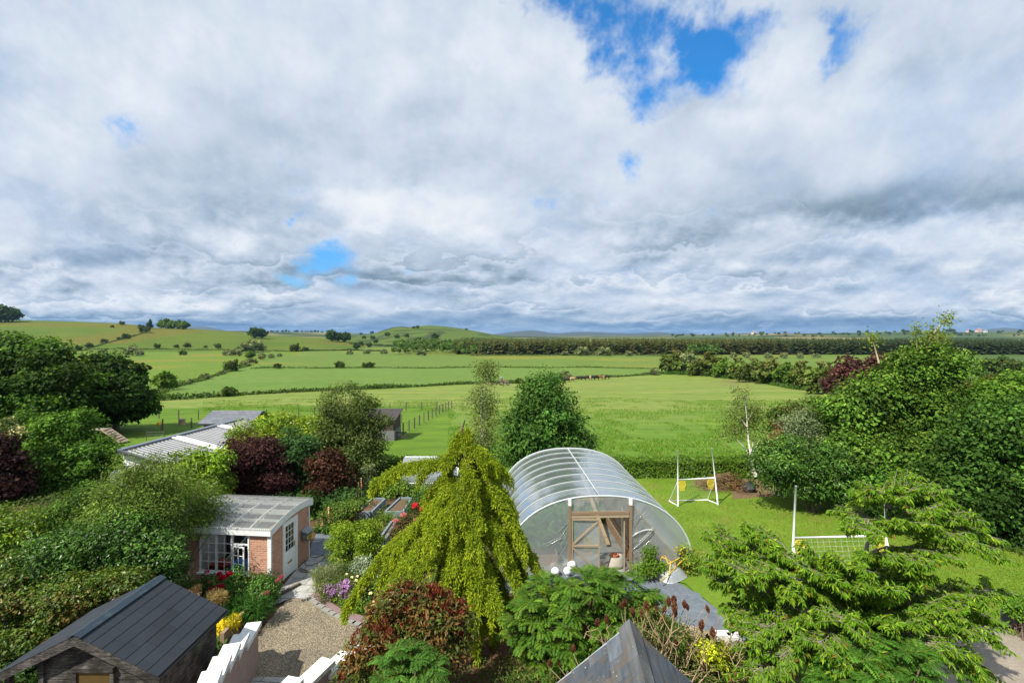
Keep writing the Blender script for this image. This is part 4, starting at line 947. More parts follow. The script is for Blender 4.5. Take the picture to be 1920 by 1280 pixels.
b = thing('sleeper_wall', 'low tan timber sleeper wall holding the peony bed above the gravel', 'retaining wall', G(470, 1170)); gg = G(470, 1170)
for i, (p, q) in enumerate((((416, 1225), (446, 1190)), ((447, 1189), (478, 1158)), ((479, 1157), (514, 1124)))):
    a, c_ = G(*p)-gg, G(*q)-gg
    for kz in (0, 1, 2): MB().beam(a+(0, 0, .10+.19*kz), c_+(0, 0, .10+.19*kz), .12, .18).build('sleeper', wood('tan_sleeper', (.34, .25, .16), (.19, .135, .085)), b)
a, c_ = G(514, 1124)-gg, G(455, 1120)-gg
MB().beam(a+(0, 0, .29), c_+(0, 0, .29), .12, .56).build('sleeper', wood('tan_sleeper', (.34, .25, .16), (.19, .135, .085)), b)

# ------------------------------------------------------------------ goals
netm, nt, out = newmat('net_cord'); d_ = nt.n('ShaderNodeBsdfDiffuse', i_Color=(.62, .64, .62, 1)); nt.l(d_.outputs[0], out.inputs['Surface'])
ynet = basic('yellow_net', (.62, .50, .03), .6, .1)
def net(mb, A, B, Cc, D, nu, nv, r):
    A, B, Cc, D = (np.asarray(p, float) for p in (A, B, Cc, D))
    for i in range(nu+1): t = i/nu; mb.tube([A+(B-A)*t, D+(Cc-D)*t], r, 3, cap=False)
    for j in range(nv+1): t = j/nv; mb.tube([A+(D-A)*t, B+(Cc-B)*t], r, 3, cap=False)
def goal(label, pL, pR, bL, bR, h, cb, leanL, leanR, pxr=.035):
    pL, pR, bL, bR = (np.asarray(p, float) for p in (pL, pR, bL, bR)); o = (pL+pR)/2; pL, pR, bL, bR = pL-o, pR-o, bL-o, bR-o
    t = thing('goal', label, 'goal', o, 0, 'white goals on the lawn')
    up = np.array([0, 0, 1.]); tL = pL+up*h+leanL; tR = pR+up*h+leanR
    for p, q in ((pL, tL), (pR, tR)): MB().tube([p, q], pxr, 8).build('upright', whiteplastic, t, smooth=True)
    cL, cR = pL+(tL-pL)*cb, pR+(tR-pR)*cb
    MB().tube([cL, cR], pxr*.95, 8).build('crossbar', whiteplastic, t, smooth=True)
    f = MB(); u3 = up*.03
    f.tube([pL+u3, bL+u3], pxr*.85, 7); f.tube([bL+u3, bR+u3], pxr*.85, 7); f.tube([bR+u3, pR+u3], pxr*.85, 7); f.build('base_bar', whiteplastic, t, smooth=True)
    [MB().tube([a_-.05*up, b_+u3], .012, 5).build('stay', whiteplastic, t) for a_, b_ in ((cL, bL), (cR, bR))]
    n = MB(); net(n, cL, cR, bR+u3, bL+u3, 16, 12, .0022); n.build('net', netm, t)
    for p, dr in ((cL, 1), (cR, -1)):
        e = nrm(cR-cL)*dr; m = MB(); c0 = p+e*.06-up*.05; c1 = p+e*.42-up*.05; net(m, c0, c1, c1-up*.52-e*.05, c0-up*.52+e*.05, 7, 9, .009); th = np.linspace(0, 2*np.pi, 17); m.tube(np.array([p+e*(.24+.19*math.cos(a))+up*(-.27+.19*math.sin(a)) for a in th]), .016, 5); m.build('target_net', ynet, t)
g1L, g1R = G(1271, 949), G(1346, 946)
goal('smaller white goal with yellow target nets in front of the clipped hedge', g1L, g1R, G(1254.5, 940), G(1326.5, 938), 2.92, .475, (0, 0, 0), (-.28, .1, .05))
d2 = 17.6; a2 = GX(1484, d2); b2_ = GX(1664, d2+.2)
goal('larger white goal half hidden behind the drooping cherry tree', a2, b2_, GX(1500, d2-1.1), GX(1690, d2-.9), 3.5, .46, (.16, 0, 0), (-.1, 0, 0), .04)

# ------------------------------------------------------------------ upturned wheelbarrow
wb0 = G(1258, 1081)
wb = thing('wheelbarrow', 'upturned grey wheelbarrow with yellow frame on the grass by the polytunnel corner', 'wheelbarrow', wb0, R(35))
b = MB(); V = []
for (zz, xa, xb, w) in ((.0, -.56, .62, .40), (.02, -.58, .64, .415), (.05, -.55, .60, .39), (.20, -.48, .46, .32), (.31, -.40, .34, .26), (.345, -.32, .26, .21)):
    for a in np.linspace(0, 2*np.pi, 20, endpoint=False):          # rounded rectangle rings, rim on the grass, bottom up
        c_, s_ = math.cos(a), math.sin(a); r_ = (abs(c_)**4+abs(s_)**4)**-.25; V.append(((xa+xb)/2+c_*r_*(xb-xa)/2, s_*r_*w, zz))
n = 20; b.add(V, [np.array([(k*n+i, k*n+(i+1) % n, (k+1)*n+(i+1) % n, (k+1)*n+i) for k in range(5) for i in range(n)]), np.array([list(range(5*n, 6*n))])]); b.build('tray', galv, wb, smooth=False)
b = MB(); ye = basic('yellow_paint', (.60, .40, .02), .4, .12, 8)
for s_ in (1, -1):
    b.tube([(-.95, s_*.28, .20), (-.4, s_*.24, .32), (.3, s_*.12, .44), (.75, s_*.07, .52)], .02, 7)
    b.tube([(-.38, s_*.22, .34), (-.30, s_*.20, .74), (-.08, s_*.2, .74), (.05, s_*.16, .40)], .018, 6)
b.tube([(-.30, -.20, .74), (-.30, .2, .74)], .016, 6); b.build('frame', ye, wb, smooth=True)
b = MB(); th = np.linspace(0, 2*np.pi, 25); b.tube(np.array([(.72+.17*math.cos(a), 0, .56+.17*math.sin(a)) for a in th]), .05, 8); wo_ = b.build('wheel', basic('tyre', (.02, .02, .022), .8), wb, smooth=True)
b = MB(); b.box((.72, 0, .56), (.2, .05, .2)); b.tube([(.72, -.1, .56), (.72, .1, .56)], .02, 6); b.build('rim', ye, wo_)
t = thing('rubbish_bag', 'small crumpled black bag with blue lid dumped by the brush heap', 'bag', G(1404, 921), .3)
b = MB().lathe([(.05, 0), (.34, .04), (.40, .22), (.30, .42), (.12, .5), (.02, .46)], n=12); b.V[0] += rng.normal(size=b.V[0].shape)*.04; b.build('bag', basic('black_sack', (.02, .022, .03), .7, .2), t); MB().box((.05, -.25, .3), (.3, .22, .05), .4, .4).build('lid', basic('blue_lid', (.10, .17, .26), .5), t)
# planter box on the far right
t = thing('planter_box', 'dark slate coloured planter box at the right edge by the concrete yard', 'planter', G(1925, 1180), .15)
b = MB(); b.bbox((-.55, -.3, 0), (.8, -.25, .5)); b.bbox((-.55, .25, 0), (.8, .3, .5)); b.bbox((-.55, -.25, 0), (-.5, .25, .5)); b.bbox((.75, -.25, 0), (.8, .25, .5)); b.build('side', basic('slate_planter', (.05, .06, .075), .5, .15), t); MB().bbox((-.5, -.25, .02), (.75, .25, .44)).build('soil', bedm, t)
# pale stone blocks below the cherry
for i, (a, b_, s_, lb) in enumerate(((1352, 1200, .5, 'left pale stone block lying by the sandy path behind the red seed heads'), (1378, 1203, .42, 'middle pale stone block of the row by the sandy path'), (1402, 1206, .45, 'right pale stone block near the cherry branches by the sandy path'))):
    tag(MB().box((0, 0, .11), (s_, .26, .22), .1*i).build('stone_block', basic('pale_block', (.62, .62, .6), .8, .12, 4), loc=tuple(G(a, b_))), lb, 'stone block', 'pale blocks by the path')

# ------------------------------------------------------------------ paddock: fences, frames, odds and ends
postm = wood('fence_timber', (.16, .13, .10), (.07, .058, .048))
def fence(label, pts, h=1.15, wires=3, step=None, group='post and wire fences'):
    g = [G(*p) for p in pts] if not isinstance(pts[0], np.ndarray) else pts
    o = g[0]; t = thing('wire_fence', label, 'fence', o, 0, group)
    for p in g:
        q = p-o; MB().box((q[0], q[1], q[2]+h/2-.1), (.10, .10, h+.2), rng.random()).build('post', postm, t)
    w = MB()
    for kz in range(wires): w.tube(np.array([p-o+(0, 0, h*(.3+.62*kz/(wires-1))) for p in g]), .006, 3, cap=False)
    w.build('wire', dark_metal, t)
def between(p, q, n):
    a, b_ = G(*p), G(*q); r_ = []
    for i in range(n): v = a+(b_-a)*i/(n-1); v[2] = float(zter(v[0], v[1])); r_.append(v)
    return r_
fence('post and wire fence running away up the paddock edge beside the rough grass', between((744, 822), (841, 767), 13))
fence('post and wire fence across the back of the bright green paddock', between((847, 766), (700, 773), 6))
fence('post and wire fence behind the yellow green bushes at the back paddock', between((672, 775), (500, 785), 7))
fence('post and wire fence behind the slate shed and the large dark tree', between((487, 787), (262, 784), 7))
fence('short line of thin posts crossing the small left paddock', [G(305, 806), G(359, 803)])
for (a, b_, lb) in ((753, 793, 'single dark post standing alone in the bright green paddock'),):
    tag(MB().box((0, 0, .5), (.09, .09, 1.1)).build('fence_post', postm, loc=tuple(G(a, b_))), lb, 'post')
g = G(341, 796); t = thing('tree_stump', 'squat pale log stump on the paddock grass behind the barn', 'stump', g)
MB().lathe([(.36, 0), (.33, .25), (.35, .62), (.02, .64)], n=14).build('log', basic('cut_wood', (.36, .26, .16), .9, .3, 5), t); MB().lathe([(.3, .0), (.29, .02), (.01, .022)], (0, 0, .645), 12).build('cut_face', basic('pale_wood', (.5, .38, .24), .9), t)
g = G(302, 809); t = thing('staked_ball', 'yellow ball hanging on a stake in the paddock behind the barn', 'ball', g)
MB().tube([(0, 0, 0), (0, 0, 1.0)], .03, 6).build('stake', postm, t); th = np.linspace(-.5, .5, 9)*np.pi; MB().lathe(np.c_[np.cos(th)*.2+.002, np.sin(th)*.2+.8], (-.14, -.1, 0), 12).build('ball', basic('orange_yellow', (.7, .38, .02), .5), t, smooth=True)
g = G(190, 830); t = thing('climbing_frame', 'wooden ramp and platform climbing frame between the dark trees and the barn', 'climbing frame', g)
b = MB(); b.beam((-1.6, 0, 1.15), (.35, 0, 1.2), .9, .08); b.build('platform', wood('silver_wood', (.33, .29, .24), (.2, .17, .14)), t)
b = MB(); b.beam((.4, 0, 1.2), (2.3, -.3, .15), .9, .08, (0, 0, 1)); [b.beam((.55+.3*i, -.45-.05*i, 1.2-.165*i), (.55+.3*i, .45-.05*i, 1.2-.165*i), .05, .05) for i in range(6)]; b.build('ramp', wood('ramp_wood', (.40, .32, .24), (.22, .17, .13)), t)
for x in (-1.5, .3):
    for y in (-.4, .4): MB().bbox((x-.05, y-.05, -.1), (x+.05, y+.05, 1.12)).build('leg', postm, t)
g = G(291, 826); t = thing('field_gate', 'small thin railed hurdle gate beside the barn roof ridge', 'gate', g)
b = MB(); [MB().tube([(x, 0, 0), (x, 0, .9)], .025, 6).build('gate_post', postm, t) for x in (-.8, .8)]; b = MB(); [b.tube([(-.78, 0, z), (.78, 0, z)], .009, 5) for z in (.3, .55, .8)]; b.build('rail', dark_metal, t)
# ------------------------------------------------------------------ old field machine and the herd
g = GX(940, gd(940, 722)); t = thing('hay_mower', 'old rusty tractor and mower parked at the edge of the mown field', 'tractor', g, R(8))
b = MB(); b.bbox((-.4, -.45, .6), (1.5, .45, 1.25)); b.bbox((1.2, -.35, .5), (2.0, .35, 1.0)); b.prism([(-.5, -.5, 1.1), (.5, -.5, 1.1), (.35, -.5, 1.5), (-.4, -.5, 1.5)], (0, 1., 0)); b.build('body', basic('faded_maroon', (.22, .12, .10), .6, .3, 3), t)
b = MB(); [b.tube([(x, y, 1.2), (x, y, 2.15)], .05, 6) for x in (-.45, .5) for y in (-.5, .5)]; b.bbox((-.6, -.6, 2.15), (.65, .6, 2.23)); b.build('cab', basic('pale_cab', (.36, .36, .35), .5), t)
for (x, y, r) in ((.0, -.7, .62), (.0, .7, .62), (1.8, -.55, .4), (1.8, .55, .4)):
    b = MB(); th = np.linspace(0, 2*np.pi, 21); b.tube(np.array([(x+r*.78*math.cos(a), y, r+r*.78*math.sin(a)) for a in th]), r*.24, 7); w_ = b.build('wheel', basic('tyre', (.02, .02, .022)), t, smooth=True); b = MB(); b.lathe([(r*.56, -.05), (r*.56, .05)], n=14); v = b.V[0]; b.V[0] = np.c_[v[:, 0]+x, v[:, 2]+y, v[:, 1]+r]; b.build('rim', basic('grey_rim', (.25, .25, .25), .6), w_)
b = MB(); b.beam((-.4, 0, .6), (-2.1, .1, .4), .12, .12); b.bbox((-4.0, -.9, .25), (-2.1, .9, .55)); b.bbox((-3.6, -.8, .55), (-2.3, .8, .75)); b.build('mower_deck', basic('rusty_steel', (.15, .09, .06), .7, .4, 4), t)
def cow_mesh():
    v = [(0, 0, 1.06), (-.55, 0, 1.08), (-.78, 0, 1.12), (.45, 0, 1.04), (.72, 0, 1.12), (.98, 0, 1.18), (1.2, 0, 1.12), (1.42, 0, .95)]
    r = [.36, .33, .20, .34, .26, .17, .16, .09]; e = [(0, 1), (1, 2), (0, 3), (3, 4), (4, 5), (5, 6), (6, 7)]
    for (par, x, bend) in ((1, -.62, -.1), (3, .52, .03)):
        for y in (-.2, .2):
            i = len(v); v += [(x, y, .72), (x+bend, y, .40), (x, y, .05)]; r += [.15, .07, .06]; e += [(par, i), (i, i+1), (i+1, i+2)]
    i = len(v); v += [(-.9, 0, .9), (-.92, 0, .5)]; r += [.035, .03]; e += [(2, i), (i, i+1)]
    for y in (-.2, .2): i = len(v); v += [(1.12, y, 1.25)]; r += [.04]; e += [(6, i)]
    me = bpy.data.meshes.new('cow'); me.from_pydata(v, e, []); o = bpy.data.objects.new('cow_tmp', me); COL.objects.link(o)
    o.modifiers.new('s', 'SKIN'); o.modifiers.new('u', 'SUBSURF').levels = 1
    for i, sv in enumerate(me.skin_vertices[0].data): sv.radius = (r[i], r[i]*1.08); sv.use_root = i == 0
    dg = bpy.context.evaluated_depsgraph_get(); m2 = bpy.data.meshes.new_from_object(o.evaluated_get(dg)); bpy.data.objects.remove(o); return m2
cm = cow_mesh(); cmm = {}
for nm, c_ in (('black', (.015, .014, .014)), ('brown', (.20, .075, .03)), ('tan', (.42, .27, .15)), ('dark brown', (.06, .032, .02))):
    m = cm.copy(); m.materials.clear(); m.materials.append(basic(nm.replace(' ', '_')+'_hide', c_, .7, .3, 2.)); m.polygons.foreach_set('use_smooth', [True]*len(m.polygons)); cmm[nm] = m
herd = [(1051, 715, 'black', 20, 'black cow at the left end of the herd below the field bushes'), (1063, 716, 'black', 160, 'black cow standing nearest in the herd just left of a tan one'), (1073, 715, 'tan', 15, 'tan cow standing alone in the gap in the left half of the herd'),
        (1087, 712.5, 'black', 170, 'black cow first to the right of the gap in the herd'), (1094, 712.3, 'dark brown', 10, 'dark brown cow among the black ones in the middle of the herd'), (1101, 712.2, 'black', 185, 'black cow just left of the tan cow in mid herd'), (1107, 712.5, 'tan', 80, 'tan cow seen end on in the middle of the herd'),
        (1112, 712.3, 'black', 20, 'black cow just right of the end on tan cow'), (1118, 711.8, 'black', 200, 'black cow just left of the ginger cow'), (1126, 711.5, 'brown', 5, 'ginger brown cow near the right end of the herd'), (1132, 711.3, 'tan', 60, 'tan cow between the ginger cow and the last black one'), (1138, 711, 'black', 190, 'black cow at the right end of the herd')]
for a, b_, k_, rz, lb in herd:
    o = bpy.data.objects.new('cow', cmm[k_]); COL.objects.link(o); o.location = [float(v) for v in G(a, b_)]; o.rotation_euler = (0, 0, R(rz)); tag(o, lb, 'cow', 'cattle herd in the field')
# far farmhouses on the ridge
def farhouse(px, py, d, w, label, wc, rc_):
    p = P(px, py, d); z = float(zter(p[0], d)); t = thing('farmhouse', label, 'house', (p[0], d, z), .2, 'far farmhouses'); h = w*.45
    MB().bbox((-w/2, 0, -3), (w/2, w*.6, h)).build('wall', basic('wall_'+str(px), wc, .9), t); b = MB(); b.prism([(-w/2-.4, -.5, h), (-w/2-.4, w*.6+.5, h), (-w/2-.4, w*.3, h+w*.32)], (w+.8, 0, 0)); b.build('roof', basic('roof_'+str(px), rc_, .8), t); MB().bbox((-.6, w*.25, h+w*.2), (.6, w*.25+1, h+w*.45)).build('chimney', basic('wall_'+str(px), wc, .9), t)
farhouse(1818, 622, 2150, 16, 'left of the small pale farmhouses on the far right ridge', (.6, .5, .48), (.35, .2, .18)); farhouse(1838, 622, 2170, 22, 'long pinkish farmhouse on the far right ridge', (.62, .42, .38), (.32, .2, .17)); farhouse(1850, 622.5, 2120, 14, 'white farmhouse rightmost on the far ridge', (.7, .68, .65), (.2, .2, .22)); farhouse(1415, 624, 2250, 18, 'tiny pale farmhouse on the far ridge above the pine wood', (.6, .58, .55), (.25, .2, .2))
# ------------------------------------------------------------------ foliage
LM = leafmat('leaf_soft', .55, .36, .14); LG = leafmat('leaf_glossy', .38, .30, .28); LN = leafmat('needles', .6, .35, .2, (1.2, 1.1, .4)); LF = leafmat('petals', .6, .4, .2, (1.1, 1.1, 1.1))
def bark(name, col): return basic(name, col, .85, .35, 5., .5, stretch=(1, 1, .3))
BK = bark('brown_bark', (.14, .105, .075)); BKG = bark('grey_bark', (.24, .215, .18)); BKW = bark('birch_bark', (.60, .56, .50))
def W_blobs(bl, d, o):
    r = []
    for b in bl:
        px, py, rx, ry = b[:4]; dd = b[4] if len(b) > 4 else 0.; dep = d+dd
        c = P(px, py, dep)-o; k = dep/F; r.append([*c, rx*k, min(rx, ry*1.6)*k*.95, ry*k])
    return np.array(r)
def crown(mb, B, n, L, Wd, col, col2=None, p2=.25, rc=.45, ncl=None, up=.55, droop=.25, var=.22, shell=(.5, 1.), stop=-.75, tip=None, out=.6, fold=.12, loose=1.):
    """leaf sized faces gathered in clumps through the volume of ellipsoids B"""
    wgt = (B[:, 3]*B[:, 4]*B[:, 5])**(2/3); wgt /= wgt.sum()
    ncl = int((ncl or max(12, n//60))*.62); bi = rng.choice(len(B), ncl, p=wgt)
    dr = rd(ncl*3); dr = dr[dr[:, 2] > stop][:ncl]; bi = bi[:len(dr)]; ncl = len(dr)
    rr = shell[0]+(shell[1]-shell[0])*rng.random(ncl)**.6
    lump = .93+.15*np.sin(dr[:, 0]*5+bi*1.7)*np.sin(dr[:, 2]*4.3+bi*.9)+.10*rng.normal(size=ncl)
    cc = B[bi, :3]+dr*B[bi, 3:]*(rr*np.clip(lump, .6, 1.2))[:, None]
    rcl = rc*(.55+.95*rng.random(ncl)); cf = np.exp(rng.normal(size=ncl)*var)
    c2 = rng.random(ncl) < p2
    w_ = rcl**2; i = rng.choice(ncl, n, p=w_/w_.sum())
    off = rd(n)*(.45+.75*rng.random((n, 1)))*rcl[i][:, None]*np.array([1.05, 1.05, .68])*loose
    shoot = rng.random(ncl) < .07; cc[shoot] = B[bi[shoot], :3]+(cc[shoot]-B[bi[shoot], :3])*(1.12+.2*rng.random((shoot.sum(), 1))); rcl[shoot] *= .6
    p = cc[i]+off
    outv = nrm(dr[i]*.55+nrm(off)*.9)
    N = nrm(outv*out+np.array([0, 0, up*.75])+rng.normal(size=(n, 3))*.36)
    U = np.cross(N, rd(n)); U = nrm(U+outv*.3); U[:, 2] -= droop
    c = np.array(col)*np.ones((n, 1))
    if col2 is not None:
        pick = (rng.random(n) < np.where(c2[i], .8, .12)); c[pick] = np.array(col2)
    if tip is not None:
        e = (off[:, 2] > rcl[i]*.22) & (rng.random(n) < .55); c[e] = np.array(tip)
    c = c*cf[i][:, None]*np.exp(rng.normal(size=(n, 1))*.16)
    sz = (.6+.7*rng.random(n))*(.75+.55*rng.random(ncl))[i]
    mb.leaves(p, U, N, L*sz, Wd*sz, np.clip(c, 0, .9), fold)
    return cc
def limbs(mb, base, B, cc, r0, n=9, fork=.45, nsub=26):
    ctr = B[:, :3].mean(0); low = B[:, 2]-B[:, 5]
    top = np.array([ctr[0], ctr[1], base[2]+(ctr[2]-base[2])*fork])
    mb.tube(arc(base-np.array([0, 0, .25]), top, 0, 6, .05), np.linspace(r0, r0*.7, 6), 8)
    for b in B:
        a = arc(top, b[:3]+np.array([0, 0, b[5]*.45]), .15, 6, .06*max(1, r0*3)); mb.tube(a, np.linspace(r0*.5, r0*.10, 6), 5)
    if len(cc):
        for j in rng.choice(len(cc), min(nsub, len(cc)), replace=False):
            b = B[np.argmin(np.linalg.norm(B[:, :3]-cc[j], axis=1))]; mb.tube(arc(b[:3]-np.array([0, 0, b[5]*.2]), cc[j], .05, 4, .03), np.linspace(r0*.16, r0*.03, 4), 4, False)
def tree(name, label, cat, base, bl, d, n, L, Wd, col, r0=.14, bk=None, group=None, mat=None, **kw):
    o = np.asarray(base, float); t = thing(name, label, cat, o, 0, group); B = W_blobs(bl, d, o)
    mb = MB(); cc = crown(mb, B, n, L, Wd, col, **kw); mb.build('crown', mat or LM, t)
    tb = MB(); limbs(tb, np.zeros(3), B, cc, r0); tb.build('trunk', bk or BK, t, smooth=True); return t
def shrub(name, label, bl, d, n, L, Wd, col, cat='shrub', mat=None, group=None, stems=5, sb=None, base=None, extra=None, **kw):
    b0 = np.array([b[:2] for b in bl]).mean(0); o = GX(b0[0], d) if base is None else base
    t = thing(name, label, cat, o, 0, group); B = W_blobs(bl, d, o); mb = MB(); cc = crown(mb, B, n, L, Wd, col, **kw)
    mb.build('foliage', mat or LM, t)
    if stems:
        tb = MB()
        for j in rng.choice(len(cc), min(stems*4, len(cc)), replace=False): tb.tube(arc((rng.normal()*.12, rng.normal()*.12, -.05), cc[j], .1, 5, .03), np.linspace(.03, .008, 5), 5, False)
        tb.build('stem', sb or BK, t, smooth=True)
    return t
def blooms(t, pts, d, r, col, name='flower', mat=None):
    """rounded many petalled blooms, each a part of its plant"""
    o = np.array(t.location); nm = mat or LF; proto = None
    for (a, b) in pts:
        if proto is None:
            m = MB(); n = 46; dv = rd(n); dv[:, 2] = np.abs(dv[:, 2])*.8; m.leaves(dv*r*.35, dv+rd(n)*.3, rd(n), r*.9, r*.75, np.array(col)*np.exp(rng.normal(size=(n, 1))*.2), .25); proto = m.build(name, nm, t); q = proto
        else: q = proto.copy(); COL.objects.link(q); q.parent = t
        q.location = [float(v) for v in P(a, b, d)-o]; s_ = .8+.4*rng.random(); q.scale = (s_, s_, s_)

# ---- far woodland
def conifers(mb, pts, hs, cols):
    for (x, y, z), h, c in zip(pts, hs, cols):
        m = 40; t = np.linspace(.06, 1, m)**.9; a = rng.random(m)*6.283; r = h*.27*(1-t)**.55*(.6+.6*rng.random(m))+.12
        out_ = np.stack([np.cos(a), np.sin(a), np.zeros(m)], 1); p = np.array([x, y, z])+np.stack([np.zeros(m), np.zeros(m), t*h*.94], 1)
        U = out_*1.0+np.array([0, 0, -.25]); Nn = out_*.4+np.array([0, 0, 1.]); S = np.maximum(r*1.25, .5)
        mb.leaves(p-out_*S[:, None]*.2, U, Nn, S*1.2, S*1.0, np.array(c)*np.exp(rng.normal(size=(m, 1))*.22), .05)
        mb.leaves(np.array([[x, y, z+h*.82]]), np.array([[rng.normal()*.05, rng.normal()*.05, 1.]]), rd(1), h*.2, h*.05, np.array(c)*1.1)
mb = MB(); pts = []; hs = []; cols = []
for i in range(4300):
    px = rng.uniform(850, 2250); dep = 415+(rng.random()**1.5)*260
    if px < 900 and dep < 430: continue
    k = (px-960)/F*dep; z = float(base_z(dep)); pts.append((k, dep, z))
    hs.append(13.4+rng.normal()*.8-2.2*max(0, (px-1700)/500)-(dep-415)*.004)
    mix_ = np.clip((px-1330)/260+rng.normal()*.3, 0, 1)
    a = np.array([.090, .102, .036]) if rng.random() < .6 else np.array([.080, .110, .040]); b = np.array([.044, .070, .034])
    cols.append(a*(1-mix_)+b*mix_)
conifers(mb, pts, hs, cols)
tag(mb.build('pine_forest', LN), 'long plantation of brown green pines closing the far side of the fields', 'forest', kind='stuff')
mb = MB(); bl = []
for i in range(150):
    px = rng.uniform(735, 905); dep = 400+rng.random()*150; z = float(base_z(dep)); h = 8+rng.random()*4+(2 if dep > 440 else 0)
    bl.append(((px-960)/F*dep, dep, z+h*.55, h*.33, h*.33, h*.48))
for i in range(26):
    px = rng.uniform(1290, 1350); dep = 395+rng.random()*30; h = 9+rng.random()*3; bl.append(((px-960)/F*dep, dep, float(base_z(dep))+h*.55, h*.33, h*.33, h*.48))
crown(mb, np.array(bl), 26000, 1.3, .9, (.055, .115, .024), (.10, .14, .06), .15, rc=1.0, ncl=1300)
tag(mb.build('deciduous_wood', LM), 'bright green broadleaved trees at the left end of the pine plantation', 'wood', kind='stuff')

# ---- single trees and bushes far off: a few kinds, copied
def proto_tree(kind, n, col, col2, sp):
    t = thing(kind, '-', 'tree'); mb = MB(); B = np.array(sp['b'])
    cc = crown(mb, B, n, .16, .12, col, col2, .2, rc=.10, ncl=max(40, n//14), shell=(.55, 1.)); mb.build('crown', LM, t)
    tb = MB(); limbs(tb, np.zeros(3), B, cc, sp.get('r', .03), fork=.4, nsub=4); tb.build('trunk', BK, t); return t
KT = {'round': proto_tree('broadleaf_tree', 1500, (.030, .068, .020), (.05, .09, .02), {'b': [(0, 0, .58, .42, .42, .40), (.2, 0, .45, .3, .3, .32), (-.22, .05, .48, .3, .3, .34)]}),
      'bush': proto_tree('field_bush', 900, (.042, .078, .020), (.065, .09, .025), {'b': [(0, 0, .5, .55, .5, .48), (.4, 0, .38, .35, .3, .36), (-.38, .05, .36, .38, .3, .34)]}),
      'willow': proto_tree('willow_bush', 1000, (.10, .14, .072), (.15, .18, .11), {'b': [(0, 0, .5, .5, .5, .48), (.4, 0, .4, .38, .3, .36), (-.4, 0, .38, .4, .3, .36)]}),
      'hawthorn': proto_tree('hawthorn_tree', 1500, (.062, .098, .024), (.088, .092, .032), {'b': [(0, 0, .52, .52, .45, .46), (.36, 0, .42, .36, .35, .40), (-.36, .0, .42, .38, .35, .40)]}),
      'green': proto_tree('leafy_tree', 1500, (.065, .125, .022), (.09, .15, .03), {'b': [(0, 0, .55, .45, .42, .44), (.3, 0, .45, .34, .3, .36), (-.3, 0, .45, .34, .3, .38)]}),
      'tall': proto_tree('spruce_tree', 700, (.026, .050, .024), (.04, .06, .03), {'b': [(0, 0, .2, .22, .22, .2), (0, 0, .45, .17, .17, .25), (0, 0, .7, .11, .11, .25), (0, 0, .88, .05, .05, .14)]})}
used_p = set()
def far(kind, px, py, h, label, group, dep=None):
    g = G(px, py) if dep is None else GX(px, dep); s_ = h/F*g[1]; r = KT[kind]
    if kind not in used_p: used_p.add(kind); r.location = [float(v) for v in g]; r.scale = (s_,)*3; r.rotation_euler = (0, 0, rng.random()*6); r['label'] = label; r['group'] = group
    else: dup(r, g, rng.random()*6, label, group, s_)
HG = 'trees on the left hill'; FG = 'bushes dotted over the fields'; WG = 'willow scrub in the wet field'; GG = 'trees round the gorse hill'; RG = 'hedgerow trees right of the mown field'
